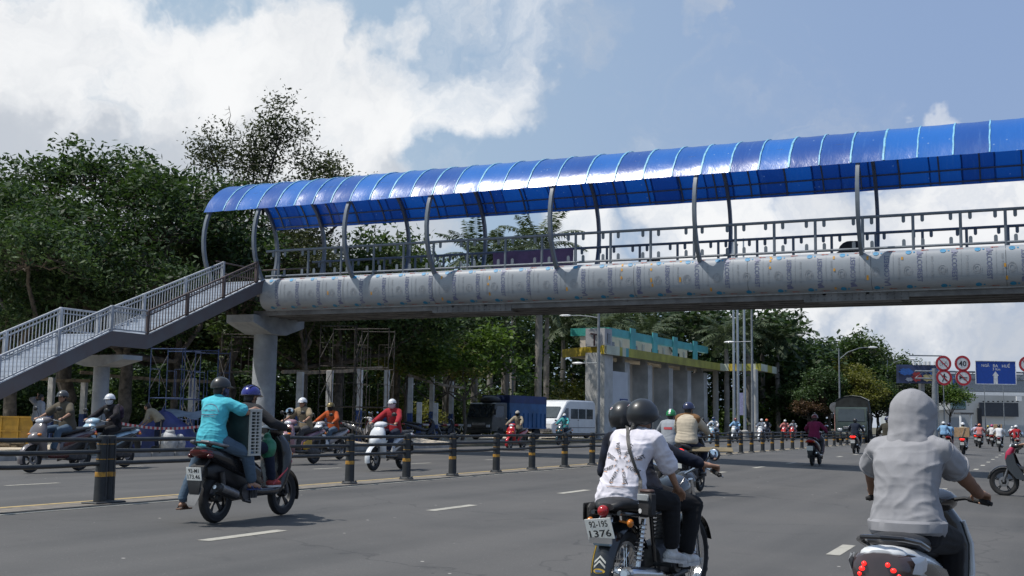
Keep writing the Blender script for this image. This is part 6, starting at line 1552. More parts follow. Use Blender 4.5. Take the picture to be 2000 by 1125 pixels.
P_BLK = paint('black', (0.014,0.014,0.016)); P_RED = paint('red', (0.42,0.012,0.018)); P_WHT = paint('white', (0.66,0.68,0.70)); P_MAR = paint('maroon', (0.075,0.008,0.010)); P_SIL = paint('silver', (0.34,0.33,0.34), .3); P_LBL = paint('light blue', (0.35,0.50,0.60)); P_DKR = paint('dark red', (0.22,0.014,0.022)); P_TEA = paint('dark teal', (0.02,0.05,0.06)); P_ROSE = paint('rose red', (0.42,0.02,0.07)); P_GRN = paint('bottle green', (0.012,0.06,0.04)); P_PINK=paint('dusty pink',(0.30,0.17,0.20))

# ---------- left: black scooter, driver, pillion holding an air conditioner unit
B1 = dict(x=-8.94, y=11.84, h=92.0, s=1.08)
bk = scooter('black scooter with red accents carrying two men and an air conditioner unit', P_BLK, P_BLK, ('92-M1','173.46')); place_bike(bk, B1['x'], B1['y'], B1['h'], B1['s'])
for ch in KIDS[bk.name]:
    if base(ch.name) in ('tail_light','rear_indicator'): ch.data.materials[0] = mat('dark red lens', (0.09,0.010,0.010), .15, spec=.7)
for s in (-1,1):
    mb = MB(); mb.loft([[(.20,s*.165,.40),(.20,s*.172,.385),(.20,s*.165,.37)],[(.42,s*.20,.56),(.42,s*.207,.545),(.42,s*.20,.53)],[(.60,s*.152,.66),(.60,s*.16,.64),(.60,s*.152,.62)]], closed=False); mb.build('red_stripe', P_RED, bk)
    mb = MB(); mb.tube([(-.62,s*.17,.835),(-.8,s*.168,.85),(-.96,s*.11,.885),(-.99,s*.04,.89)], .017, 8); mb.build('alloy_handle', M_STEEL, bk)
mb = MB(); mb.loft([[(-.985,-.07,.40),(-.985,.07,.40),(-.975,.065,.40),(-.975,-.065,.40)],[(-1.03,-.075,.30),(-1.03,.075,.30),(-1.02,.07,.295),(-1.02,-.07,.295)],[(-1.06,-.05,.215),(-1.06,.05,.215),(-1.05,.045,.215),(-1.05,-.045,.215)]]); mb.build('mud_flap', mat('grey mud flap',(0.16,0.16,0.16),.45), bk)
B1L = (B1['x'], B1['y'], zg(B1['x'])+.006)
dr = ride_spec(ps=.86, hip=(-.22,0.05,.875), lean=14, curve=22, shirt=C_CHAR, sleeve=1.95, loose=.02, pants=J_NAV, shoes=S_RED, sole=S_WHT, helmet=H_BLU, htype='sport', hair='nape', yaw=-8, pitch=10, vox=.010, elbL=(-.4,.7,-.5), elbR=(-.4,-.7,-.5), footL=((.22,.13,.45),), footR=((.22,-.13,.45),))
person('driver in charcoal jacket and royal blue helmet steering the black scooter', dr, B1L, rad(B1['h']), B1['s'])
pi_ = ride_spec(ps=.84, hip=(-.72,0.02,.92), lean=4, curve=14, shirt=C_CYAN, sleeve=.72, loose=.020, hem=-.12, hemw=.015, pants=J_DEN, ploose=.020, shoes=None, helmet=H_BLK, htype='half', trim=M_BLACK, mask=K_CHK, hair='nape', yaw=-22, pitch=6, vox=.009, cit=4, wr=folds2(.011,.95,1.4,3.3), collar=C_CYAN,
    handL=((-.36,.12,1.235),False,(0,1,0)), handR=((-.26,-.26,1.235),False,(.3,-1,0)), elbR=(-.15,-.7,-.5), elbL=(-.1,.35,-1), footR=((-.32,-.24,.44),(1,-.2,-.1)), footL=((-.82,.34,.16),(.9,.3,-.1)), kneL=(1,.8,.1), kneR=(1,-1.1,.35), leglen=.88)
pp = person('pillion in turquoise polo shirt, jeans and black helmet gripping the air conditioner unit', pi_, B1L, rad(B1['h']), B1['s'])
for s in (1,-1):        # sandals
    A = pi_['_AN'][s]; mb = MB(); mb.box(A+Vector((.05,0,-.098)), (.25,.085,.02), ch=.008); mb.tube([A+Vector((.07,-.045,-.085)),A+Vector((.08,0,-.045)),A+Vector((.07,.045,-.085))], .012, 6); mb.tube([A+Vector((-.02,-.045,-.085)),A+Vector((-.045,0,-.02)),A+Vector((-.02,.045,-.085))], .009, 6); mb.build('sandal', S_BLU if s < 0 else S_BRN, pp)
def back_print(o_shirt, par, items, m, center, ex, ey, nrm, name):
    """letters laid on the cloth by dropping them onto the shirt along nrm"""
    me = o_shirt.data; bv = BVHTree.FromPolygons([v.co for v in me.vertices], [tuple(p.vertices) for p in me.polygons]); mb = MB()
    for it in items:
        b0 = len(mb.v); it(mb)
    out = []
    for v in mb.v:
        p = Vector(center)+Vector(ex)*v[0]+Vector(ey)*v[1]+Vector(nrm)*.5; h = bv.ray_cast(p, -Vector(nrm)); out.append(tuple(h[0]+Vector(nrm)*.006) if h[0] is not None else None)
    fs = [f for f in mb.f if all(out[i] is not None for i in f)]; m2 = MB(); m2.add([v if v is not None else (0,0,-50) for v in out], fs)
    used_ = sorted({i for f in fs for i in f}); mp_ = {i: k for k, i in enumerate(used_)}; m3 = MB(); m3.add([out[i] for i in used_], [tuple(mp_[i] for i in f) for f in fs])
    if fs: m3.build(name, m, par, fix=False, smooth=False)
def T(s, x, y, rot, h, w=None):
    def f(mb): 
        c, sn = math.cos(rot), math.sin(rot); put_text(mb, s, (x,y,0), (c,sn,0), (-sn,c,0), h=h, w=w)
    return f
def ARC(r, a0, a1, w, cx=0, cy=0, n=24):
    def f(mb):
        v = []
        for i in range(n+1): a = a0+(a1-a0)*i/n; v += [(cx+r*math.cos(a),cy+r*math.sin(a),0),(cx+(r+w)*math.cos(a),cy+(r+w)*math.sin(a),0)]
        mb.add(v, [(2*i,2*i+1,2*i+3,2*i+2) for i in range(n)])
    return f
def LINE(x0, x1, y, w, n=12):
    def f(mb):
        v = []
        for i in range(n+1): x = x0+(x1-x0)*i/n; v += [(x,y-w/2,0),(x,y+w/2,0)]
        mb.add(v, [(2*i,2*i+1,2*i+3,2*i+2) for i in range(n)])
    return f
M_PRT = mat('faded red print', (0.16,0.13,0.22), .8, 0, .1); cc = pi_['_ch']+Vector((-.1,0,-.02))
back_print(pi_['_shirt'], pp, [ARC(.135,.25,2.9,.006,0,-.02), T('ĐIỆN LẠNH', 0, .035, 0, .026, .19), LINE(-.13,.13,-.02,.008), LINE(-.10,.10,-.045,.006)], M_PRT, cc, (0,-1,0), (.15,0,1), (-1,0,0), 'back_print')
# air conditioner outdoor unit, standing across the seat between the two men
acx = thing('air_conditioner', 'white grilled air conditioner outdoor unit carried between the two men', 'air conditioner', B1L, rad(B1['h']))
acx.scale = (B1['s'],)*3
ac_w = mat('beige enamel', (0.46,0.46,0.42), .45, 0, .06, 4, dirt=.15); ac_d = mat('dark green grille side', (0.012,0.035,0.035), .55, 0, .2, 6)
AX0, AX1, AY, AZ0, AZ1 = -.44, -.10, .40, .86, 1.36
AC = Vector((-.40,-.02,.985))
mb = MB(); mb.box(AC+Vector((-.005,0,0)), (.205,.56,.49), ch=.012); mb.build('casing', ac_d, acx)
mb = MB()
for (c, d_) in (((.085,0,.237),(.035,.60,.03)),((.085,0,-.237),(.035,.60,.03)),((.085,.285,0),(.035,.03,.48)),((.085,-.285,0),(.035,.03,.48))): mb.box(AC+Vector(c), d_, ch=.006)
# the end facing the viewer: two columns of slots in a pale frame
mb.box(AC+Vector((.0,-.293,.242)),(.22,.02,.022)); mb.box(AC+Vector((.0,-.293,-.242)),(.22,.02,.022))
for dx in (-.095,.0,.095): mb.box(AC+Vector((dx,-.293,0)),(.026 if dx else .014,.02,.47))
for i in range(14): mb.box(AC+Vector((.0,-.293,-.235+i*.036)),(.2,.018,.011))
mb.build('grille_frame', ac_w, acx)
mb = MB(); mb.box(AC+Vector((0,0,.256)),(.24,.60,.012),ch=.004); mb.build('lid', ac_w, acx)
bag = thing('bag', 'green plastic bag hanging behind the black scooter leg shield', 'bag', B1L, rad(B1['h'])); bag.scale = (B1['s'],)*3
solid('bag_body', [('ell',(.14,-.12,.80),(.09,.10,.13)),('ell',(.15,-.10,.92),(.045,.05,.06))], .014, mat('green plastic film',(0.03,0.20,0.11),.4,0,.2,8), bag, 2, 0, folds(.012,(14,14,14)))
mb = MB(); mb.tube([(.15,-.1,.95),(.19,-.1,1.0),(.2,-.1,.95)],.008,5); mb.build('handles', mat('green plastic film',(0,0,0)), bag)

# ---------- centre: classic motorcycle with two riders
CB = dict(x=-2.71, y=8.66, h=84.5); CBL = (CB['x'],CB['y'],zg(CB['x'])+.006)
mc = thing('motorcycle', 'black classic motorcycle with wire wheels carrying two riders in the foreground', 'motorbike')
M_GOLD = mat('yellow badge', (0.55,0.36,0.04), .5)
bike_wheel(mc, -.66, .315, .125, M_CHROME, wire=True, knob=True, disc=False); bike_wheel(mc, .68, .32, .105, M_CHROME, wire=True, knob=True, disc=True)
mb = MB(); rings = []
for i in range(17):
    a = rad(28+150*i/16); r = .375; rings.append([(-.66+(r-.05*u*u)*math.cos(a), u*.085, .315+(r-.05*u*u)*math.sin(a)) for u in (-1,-.75,-.4,0,.4,.75,1)]+[(-.66+(r-.02-.05*u*u)*math.cos(a), u*.075, .315+(r-.02-.05*u*u)*math.sin(a)) for u in (.75,.4,0,-.4,-.75)])
mb.loft(rings); rf = mb.build('rear_fender', M_GLOSSB, mc, ang=60)
def onf(a, u, off=.004): r = .375-.05*u*u+off; return (-.66+r*math.cos(a), u*.085, .315+r*math.sin(a))
mb = MB(); 
for k in (0,1): mb.add([onf(rad(166-k*5),-.5),onf(rad(160-k*5),0),onf(rad(166-k*5),.5),onf(rad(168.5-k*5),.5),onf(rad(162.5-k*5),0),onf(rad(168.5-k*5),-.5)], [(0,1,4,5),(1,2,3,4)])
mb.build('chevron_sticker', mat('pale sticker',(0.42,0.43,0.40),.5), rf, fix=False)
mb = MB(); mb.add([onf(rad(171.5)+rad(2.6)*math.sin(2*math.pi*j/20), .52*math.cos(2*math.pi*j/20),.005) for j in range(20)], [tuple(range(20))]); mb.build('oval_badge', M_GOLD, rf, fix=False)
mb = MB(); mb.add([onf(rad(171.5)+rad(1.2)*math.sin(2*math.pi*j/20), .36*math.cos(2*math.pi*j/20),.008) for j in range(20)], [tuple(range(20))]); mb.build('oval_badge_centre', mat('badge blue',(0.08,0.14,0.3),.5), rf, fix=False)
mb = MB(); mb.tube([onf(rad(t),.78,.004) for t in range(90,178,6)], .003, 4); mb.build('gold_pinstripe', M_GOLD, rf)
mb = MB(); R = [sec(-.93,.80,.07,.025,2.2), sec(-.86,.815,.115,.045,2.4), sec(-.6,.81,.135,.055,2.6), sec(-.3,.785,.14,.055,2.6), sec(-.05,.77,.115,.05,2.5), sec(.03,.76,.08,.04,2.2)]; mb.loft(R); mb.build('seat', M_SEAT, mc, ang=60)
mb = MB(); R = [sec(.0,.80,.07,.06,2.3), sec(.12,.84,.125,.10,2.3), sec(.3,.87,.14,.12,2.3), sec(.42,.88,.12,.10,2.2), sec(.50,.88,.06,.05,2)]; mb.loft(R); mb.build('fuel_tank', M_GLOSSB, mc, ang=60)
mb = MB()
for s in (-1,1):
    mb.tube([(.46,s*.03,.86),(.1,s*.09,.72),(-.5,s*.12,.72),(-.92,s*.10,.76)], .016, 8); mb.tube([(.44,s*.03,.80),(.38,s*.09,.35),(.05,s*.11,.24),(-.3,s*.11,.30),(-.38,s*.11,.70)], .016, 8); mb.beam((-.3,s*.10,.32),(-.66,s*.10,.315),.03,.05)
mb.build('frame', M_GLOSSB, mc)
for s in (-1,1):
    mb = MB(); mb.tube([(-.66,s*.125,.33),(-.56,s*.13,.70)], .018, 8)
    for i in range(9): mb.lathe([(.020,-.007),(.036,-.003),(.036,.003),(.020,.007)], (-.645+i*.0085,s*.125,.42+i*.030), 'z', 12)
    mb.build('shock_absorber', M_CHROME, mc)
mb = MB(); mb.loft([sec(-.22,.36,.12,.12,3), sec(.05,.37,.15,.14,3), sec(.24,.38,.10,.10,3)]); mb.tube([(.12,0,.45),(.18,0,.70)], .07, 14)
for i in range(7): mb.lathe([(.06,-.006),(.105,-.006),(.105,.006),(.06,.006)], (.13+i*.008,0,.50+i*.028), 'z', 16)
mb.lathe([(.001,-.17),(.09,-.17),(.10,-.14),(.10,.14),(.09,.17),(.001,.17)], (.0,0,.36), 'y', 20); mb.build('engine', M_ENG, mc)
exhaust(mc, [(.22,-.06,.55),(.32,-.13,.42),(.22,-.15,.26),(-.1,-.16,.25),(-.35,-.17,.28),(-.98,-.19,.36)], M_CHROME, False)
mb = MB()
for s in (-1,1): mb.tube([(.46,s*.09,.95),(.60,s*.09,.58),(.68,s*.085,.32)], [.020,.022,.028], 10)
mb.build('fork', M_CHROME, mc)
mb = MB(); rings = []
for i in range(12):
    a = rad(20+110*i/11); r = .37; rings.append([(.68+(r-.04*u*u)*math.cos(a), u*.07, .32+(r-.04*u*u)*math.sin(a)) for u in (-1,-.5,0,.5,1)]+[(.68+(r-.015-.04*u*u)*math.cos(a), u*.06, .32+(r-.015-.04*u*u)*math.sin(a)) for u in (.5,0,-.5)])
mb.loft(rings); mb.build('front_fender', M_GLOSSB, mc, ang=60)
mb = MB(); mb.lathe([(.03,-.10),(.07,-.07),(.088,.0),(.085,.03)], (.56,0,.92), 'x', 20); hl = mb.build('headlight', M_GLOSSB, mc); mb = MB(); mb.ell((.59,0,.92),(.03,.08,.08)); mb.build('headlight_glass', M_LENS, hl)
bars(mc, [(.43,.06,.99),(.40,.20,1.06),(.32,.30,1.04),(.22,.42,1.0)], M_CHROME, .12)
mirrors(mc, .33, 1.05, .24, .34, .10, M_BLACK, True)
mb = MB(); mb.ell((-.965,0,.775),(.045,.040,.040)); mb.build('tail_light', M_REDL, mc); mb = MB(); mb.beam((-.9,0,.75),(-1.0,0,.68),.05,.05); mb.box((-1.0,0,.58),(.012,.17,.05)); mb.build('plate_bracket', M_CHROME, mc)
plate(mc, (-1.02,.0,.655), -.28, '92-195', '1376', sc=1.06, roll=rad(-7))
mb = MB(); mb.lathe([(.001,-.06),(.03,-.06),(.03,.06),(.001,.06)], (-.97,0,.565), 'y', 10); mb.build('reflector_bar', mat('pale blue bracket',(0.30,0.42,0.52),.4), mc)
for s in (-1,1):
    mb = MB(); mb.tube([(-.82,s*.06,.70),(-.84,s*.14,.69)], .008, 6); mb.ell((-.85,s*.155,.69),(.035,.022,.03)); mb.build('rear_indicator', M_AMBER, mc)
    for q in ((-.33,.11,.36),(.02,.12,.31)): mb = MB(); mb.tube([(q[0],s*q[1],q[2]),(q[0],s*(q[1]+.14),q[2])], .013, 8); mb.build('footpeg', M_RUBBER, mc)
mb = MB(); mb.box((-.66,.20,.71),(.26,.07,.20),ch=.03); mb.box((-.66,.238,.75),(.27,.012,.12),ch=.005); mb.build('saddle_bag', mat('black leather',(0.018,0.017,0.017),.55,0,.2,10,.3,50), mc)
mc.location = CBL; mc.rotation_euler = (0,0,rad(CB['h']))
drv = dict(ps=.92, hip=(-.14,.07,.88), lean=10, curve=20, handL=((.262,.37,1.035),), handR=((.262,-.37,1.035),), footL=((.04,.22,.42),), footR=((.04,-.22,.42),), elbL=(-.3,.3,-.8), elbR=(-.4,-.5,-.6), kneL=(1,.55,.3), kneR=(1,-.55,.3), side=25,
    shirt=C_DKCH, sleeve=1.82, loose=.013, pants=J_BLK, shoes=S_WHT, helmet=H_BLK, htype='full', hair='nape', yaw=4, vox=.009, bvox=.0075)
person('driver in dark checked jacket and black helmet at the classic motorcycle handlebars', drv, CBL, rad(CB['h']))
pil = dict(ps=.86, hip=(-.60,.03,.895), lean=10, curve=20, handL=((-.02,.22,.93),False,(0,1,0)), handR=((-.13,-.245,.865),False,(.2,-1,0),(0,-.25,1)), elbL=(-.5,.9,-.4), elbR=(-.6,-.9,-.15), footL=((-.30,.21,.47),), footR=((-.28,-.23,.47),(1,-.35,-.15)), kneL=(1,.7,.45), kneR=(1,-.62,.45), yaw=-12, pitch=10, side=-9,
    shirt=C_WHITE, sleeve=.98, loose=.023, hem=-.13, hemw=.02, pants=J_BLK, ploose=.020, leglen=.86, shoes=S_WHT, helmet=H_BLK, htype='full', hair='tail', vox=.008, bvox=.0075, cit=4, wr=folds2(.015,.80,1.25,1.7), th=.42, sn=.40)
pw = person('pillion in loose white printed tee and black helmet on the classic motorcycle', pil, CBL, rad(CB['h']))
M_PNK2 = mat('tee black print', (0.02,0.02,0.025), .8); M_TPO = mat('tee orange print', (0.55,0.32,0.20), .8)
ct_ = pil['_ch']+Vector((-.1,.01,-.10)); its = []; ito = []
for k in range(8):
    a = k*math.pi/4+.35; ln_ = .128; its.append(T('FOREST', ln_*math.cos(a), ln_*math.sin(a), a if math.cos(a) > 0 else a+math.pi, .030, .105))
    its.append(T('>', .05*math.cos(a), .05*math.sin(a), a, .018)); ito.append(LINE(.15*math.cos(a)-.02,.15*math.cos(a)+.012,.15*math.sin(a)-.02,.006)); ito.append(ARC(.062,a-.14,a+.14,.006))
ito += [LINE(-.11,.06,-.19,.004,20)]
back_print(pil['_shirt'], pw, its, M_PNK2, ct_, (0,-1,0), (.2,0,1), (-1,0,0), 'back_print'); back_print(pil['_shirt'], pw, ito, M_TPO, ct_, (0,-1,0), (.2,0,1), (-1,0,0), 'back_print')
# cross-body strap and small black bag
bagc = thing('shoulder_bag', 'small black camera bag slung on a strap across the white tee', 'bag', CBL, rad(CB['h']), scale=pil['ps'])
me = pil['_shirt'].data; bv = BVHTree.FromPolygons([v.co for v in me.vertices], [tuple(p.vertices) for p in me.polygons]); pts = []
p0 = pil['_sh']+Vector((.0,.045,.10)); p1 = Vector((-.66,-.19,.86))/pil['ps']
for i in range(22):
    p = p0.lerp(p1, i/21); h = bv.ray_cast(p+Vector((-.6,0,0)), Vector((1,0,0)))
    pts.append(h[0]+Vector((-.007,0,0)) if h[0] is not None else p+Vector((-.10,0,0)))
mb = MB()
for _ in range(3): pts = [pts[0]]+[(pts[i-1]+pts[i]*2+pts[i+1])/4+Vector((-.002,0,0)) for i in range(1,len(pts)-1)]+[pts[-1]]
pts.append(Vector((-.70,-.225,.90))/pil['ps'])
rings = [[p+Vector((0,.016,.006)), p+Vector((-.004,.016,.006)), p+Vector((-.004,-.016,-.006)), p+Vector((0,-.016,-.006))] for p in pts]; mb.loft(rings); mb.build('strap', M_SEAT, bagc)
BC = Vector((-.74,-.235,.82))/pil['ps']; RB = Matrix.Rotation(rad(-24),3,'Z')
mb = MB(); mb.box(BC, (.085,.155,.20), RB, .02); mb.build('pouch', mat('black nylon',(0.02,0.02,0.022),.7,0,.15,12,.2,90), bagc); mb = MB(); mb.box(BC+RB @ Vector((-.048,0,.055)), (.014,.135,.055), RB, .006); mb.build('grey_panel', mat('grey mesh panel',(0.26,0.28,0.29),.6), bagc)
mb = MB(); n = RB @ Vector((-1,0,0)); ex_ = RB @ Vector((0,-1,0)); c = BC+n*.0465+Vector((0,0,-.055))-ex_*.035
for k in range(5): a = k*math.pi/5; e_ = ex_*math.cos(a)+Vector((0,0,1))*math.sin(a); f_ = ex_*-math.sin(a)+Vector((0,0,1))*math.cos(a); mb.add([c-e_*.020-f_*.004, c+e_*.020-f_*.004, c+e_*.020+f_*.004, c-e_*.020+f_*.004], [(0,1,2,3)]); mb.v[-4:] = [tuple(Vector(v)+n*.0004*k) for v in mb.v[-4:]]
mb.build('flower_print', M_WHITE, bagc, fix=False, smooth=False); mb = MB(); mb.box(BC+RB @ Vector((.0,-.0,.105)), (.07,.13,.03), RB, .012); mb.build('flap', mat('brown leather flap',(0.05,0.025,0.02),.6), bagc)

# ---------- right foreground: hooded rider on a white and black scooter
HB = dict(x=-.66, y=7.12, h=84.5); HBL = (HB['x'],HB['y'],zg(HB['x'])+.006)
hs = scooter('white and black scooter with lit red tail lamps in the right foreground', P_WHT, P_BLK, None, False, fat=1.12, tailc=P_WHT); place_bike(hs, HB['x'], HB['y'], HB['h'])
for ch in list(KIDS[hs.name]):
    if base(ch.name) in ('leg_shield','handlebar_cover'): ch.data.materials[0] = M_GLOSSB
    if base(ch.name) in ('tail_light','rear_indicator','number_plate','mirror'): KIDS[hs.name].remove(ch); [bpy.data.objects.remove(q) for q in KIDS.pop(ch.name, [])]; bpy.data.objects.remove(ch)
mb = MB(); R = [sec(-1.03,.70,.10,.075,2.6), sec(-1.015,.71,.135,.095,2.6), sec(-.93,.725,.165,.092,2.6), sec(-.80,.73,.172,.07,2.6)]; mb.loft(R); tl = mb.build('tail_light', mat('smoked lens',(0.05,0.035,0.035),.12,0,.1,4,spec=.8), hs, ang=50)
mb = MB()
for s in (-1,1):
    for k in range(3): mb.ell((-1.036+.006*k,s*(.040+k*(.026 if s < 0 else .012)+(.035 if s > 0 else 0)),.752-k*.026),(.011,.012+.003*(k%2),.012))
mb.build('lit_bulb', M_REDON, tl)
for s in (-1,1):
    mb = MB(); mb.loft([[(-.99,s*.135,.79),(-.99,s*.155,.76),(-.99,s*.14,.71)],[(-.9,s*.166,.79),(-.9,s*.176,.755),(-.9,s*.168,.70)],[(-.80,s*.170,.78),(-.80,s*.178,.745),(-.80,s*.172,.71)]], closed=False); mb.v = [(v[0],v[1]+s*.008,v[2]) for v in mb.v]; mb.build('clear_indicator', M_LENS, hs)
mb = MB(); mb.box((-1.0,0,.655),(.05,.09,.035),ch=.01); mb.build('reflector', M_REDL, hs)
for s in (-1,1):
    mb = MB(); mb.tube([(.30,s*.15,.27),(.40,s*.192,.42),(.46,s*.208,.58),(.48,s*.203,.74),(.45,s*.168,.88)], [.010,.016,.018,.016,.010], 8); mb.build('shield_edge', P_WHT, hs)
plate(hs, (-1.045,0,.53), -.18, '92-H1', '245.07')
hr = ride_spec(ps=.93, hip=(-.36,0,.89), lean=6, curve=20, bw=1.04, shirt=C_HOOD, sleeve=.68, loose=.024, hem=-.05, hemw=.016, pants=J_BLK, ploose=.025, shoes=M_BLACK, arms=C_TAN, yaw=-32, pitch=8, vox=.009, bvox=.0085, cvox=.0085, cit=4, wr=folds2(.012,.86,1.22,5.1), eyes=False, elbL=(-.3,1,-.35), elbR=(-.5,-.7,-.6), shw=.168)
hp = person('rider in heather grey hoodie with the hood up and tan arm covers', hr, HBL, rad(HB['h']))
hc, HR = hr['_hc'], hr['_HR']; hq = lambda x,y,z: hc+HR @ Vector((x,y,z))
nk_ = hr['_sh']
solid('hood', [('ell', hq(-.01,0,.03), (.140,.122,.142), HR), ('ell', hq(-.015,0,-.035), (.136,.122,.165), HR), ('ell', hq(.035,0,-.03), (.115,.108,.125), HR), ('ell', hq(.06,0,.04), (.10,.10,.11), HR), ('cap', hq(-.012,0,-.03), nk_+Vector((.0,0,.045)), .128, .120), ('cap', nk_+Vector((-.05,.075,.025)), nk_+Vector((-.05,-.075,.025)), .052, .052), ('cap', hq(-.05,.02,-.09), nk_+Vector((-.05,.06,.0)), .085, .07), ('cap', hq(-.05,-.02,-.09), nk_+Vector((-.05,-.06,.0)), .085, .07), ('cap', nk_+Vector((-.055,.07,.035)), nk_+Vector((.07,.085,.02)), .05, .04), ('cap', nk_+Vector((-.055,-.07,.035)), nk_+Vector((.07,-.085,.02)), .05, .04)], .009, C_HOOD, hp, 12, .004, folds2(.006,1.2,1.6,8.2))
# ribbed hem, cuffs and armhole seams
sh2 = hr['_shirt']; zs = [v.co.z for v in sh2.data.vertices]; bvh = BVHTree.FromPolygons([v.co for v in sh2.data.vertices], [tuple(p.vertices) for p in sh2.data.polygons])
Hc = hr['_H']; mb = MB(); rings = []
for zz, off in ((Hc.z-.035,.002),(Hc.z-.02,.009),(Hc.z+.03,.009),(Hc.z+.045,.001)):
    row = []
    for j in range(72):
        a = 2*math.pi*j/72; dv = Vector((math.cos(a), math.sin(a), 0)); h = bvh.ray_cast(Vector((Hc.x,Hc.y,zz))+dv*.6, -dv); p = h[0] if h[0] is not None else Vector((Hc.x,Hc.y,zz))+dv*.18
        row.append(p+dv*(off+.0025*(j%2)))
    for _ in range(8): row = [(row[j-1]+row[j]*2+row[(j+1)%72])/4 for j in range(72)]
    rings.append([p+(p-Vector((Hc.x,Hc.y,zz))).normalized()*.004 for p in row])
mb.loft(rings, cap=False); mb.build('hem_band', C_HOOD, hp, ang=30)
for s in (1,-1):
    a0 = hr['_SH'][s]; e0 = hr['_EL'][s]; dv = (e0-a0).normalized()
    for f_, nm, w_ in ((.08,'armhole_seam',.0028),(.70,'cuff',.007)):
        c = a0.lerp(e0,f_); u = dv.orthogonal().normalized(); v_ = dv.cross(u); pts = []
        for j in range(28):
            a = 2*math.pi*j/28; r_ = u*math.cos(a)+v_*math.sin(a); h = bvh.ray_cast(c+r_*.2, -r_)
            if h[0] is not None and (h[0]-c).length < .14: pts.append(h[0]+r_*.001)
        if len(pts) > 8: mb = MB(); mb.tube(pts, w_, 6, closed=(len(pts)==28)); mb.build(nm, C_HOOD, hp)
mb = MB(); pts = [hq(.10*math.sin(t)*1.25-.01,0,.03+.145*math.cos(t)) for t in np.linspace(-1.5,.9,16)]; mb.tube(pts, .003, 5); mb.build('hood_seam', cloth('hood seam',(0.2,0.2,0.21)), hp)
# ---------- rider with the plank, his neighbour
pb = underbone('black motorbike with lit tail lamps carrying a long plank', P_BLK, P_BLK, True); PBx = dict(x=-6.15, y=21.8, h=91); place_bike(pb, PBx['x'], PBx['y'], PBx['h'], 1.05); PBL = (PBx['x'],PBx['y'],zg(PBx['x'])+.006)
ps = ride_spec(hip=(-.32,0,.93), lean=6, curve=14, bw=1.08, shirt=C_CREAM, sleeve=1.92, loose=.032, hem=-.04, pants=J_NAV, shoes=M_BLACK, helmet=H_NAV, htype='half', hair='nape', vox=.013, wr=folds(.010,(5,5,22),3), footL=((.0,.2,.41),), footR=((.0,-.2,.41),), handL=((.28,.31,1.035),), handR=((.28,-.31,1.035),), yaw=-14, kneR=(1,-.6,.3), kneL=(1,.6,.3), elbL=(-.4,.8,-.4), elbR=(-.4,-.8,-.4))
pk = person('rider in cream padded jacket with brown yoke and navy helmet carrying a plank', ps, PBL, rad(PBx['h']), 1.05)
sh_ = ps['_sh']; SHd = ps['_SH']
solid('yoke', [('cap', sh_+Vector((-.005,.10,-.05)), sh_+Vector((-.005,-.10,-.05)), .128, .128), ('cap', sh_+Vector((0,.05,0)), SHd[1], .105, .098), ('cap', sh_+Vector((0,-.05,0)), SHd[-1], .105, .098), ('cap', sh_, sh_+Vector((.01,0,.06)), .09, .085)], .013, C_BROWNP, pk, 3, .004, folds(.008,(4,4,26),1))
mb = MB(); mb.box((.05,-.05,.80),(.02,1.75,.16), Matrix.Rotation(rad(18),3,'Z') @ Matrix.Rotation(rad(62),3,'Y'), .003)
pl = mb.build('plank', mat('raw timber',(0.17,0.135,0.08),.8,0,.15,3,.1,30)); pl.location = (PBL[0],PBL[1]-.55,PBL[2]+.04); pl.rotation_euler = (0,0,rad(96)); tag(pl, 'pale timber plank carried crosswise behind the cream jacket rider', 'plank')
gb = scooter('dark scooter ridden by the green helmeted man beside the plank bike', P_TEA, P_BLK); place_bike(gb, -7.15, 23.9, 90, 1.0); GBL = (-7.15,23.9,zg(-7.15)+.006)
gs = ride_spec(shirt=C_GREY, sleeve=1.9, loose=.028, pants=J_GRY, helmet=H_GRN, htype='half', trim=H_GRN, hair='nape', vox=.014, bw=1.05, elbL=(-.4,.8,-.4), elbR=(-.4,-.8,-.4))
gm = person('rider in pale grey jacket with a red lettered panel and green helmet', gs, GBL, rad(90), 1.0)
back_print(gs['_shirt'], gm, [LINE(-.10,.10,.0,.055,8)], mat('red panel print',(0.45,0.06,0.07),.8), gs['_ch']+Vector((-.1,0,-.0)), (0,-1,0), (0,0,1), (-1,0,0), 'red_panel')
mb = MB(); hcg, HRg = gs['_hc'], gs['_HR']; pts = [hcg+HRg @ Vector((.138*1.01*math.sin(t)-.008,0,.022+.128*1.012*math.cos(t))) for t in np.linspace(-1.6,1.3,14)]
mb.loft([[p+HRg @ Vector((0,.022,0)), p+HRg @ Vector((0,.022,.002)), p+HRg @ Vector((0,-.022,.002)), p+HRg @ Vector((0,-.022,0))] for p in pts]); mb.build('white_stripe', H_WHT, gm)

# ---------- generic riders for the middle distance and beyond
GEN = {}
def proto_rider(key, **k):
    S = ride_spec(vox=k.pop('vox', .015), pants=J_NAV, shoes=M_BLACK, **k); o = person('-', S); GEN[key] = o; return o
proto_rider('up', shirt=C_NAVY, sleeve=1.92, loose=.024, helmet=H_BLK, htype='half', hair='nape', mask=K_BLK, elbL=(-.4,.8,-.4), elbR=(-.4,-.8,-.4))
proto_rider('tee', shirt=C_BRN, sleeve=.8, loose=.024, helmet=H_BLK, htype='half', hair='nape', elbL=(-.4,.8,-.4), elbR=(-.4,-.8,-.4), bw=1.06)
proto_rider('fem', shirt=C_RED, sleeve=1.92, loose=.026, helmet=H_WHT, htype='cap', hair='tail', mask=K_WHT, bw=.94, lean=3, elbL=(-.2,.8,-.6), elbR=(-.2,-.8,-.6))
proto_rider('far', vox=.024, shirt=C_WSH, sleeve=1.9, loose=.028, helmet=H_BLK, htype='half', hair='nape', elbL=(-.4,.8,-.4), elbR=(-.4,-.8,-.4))
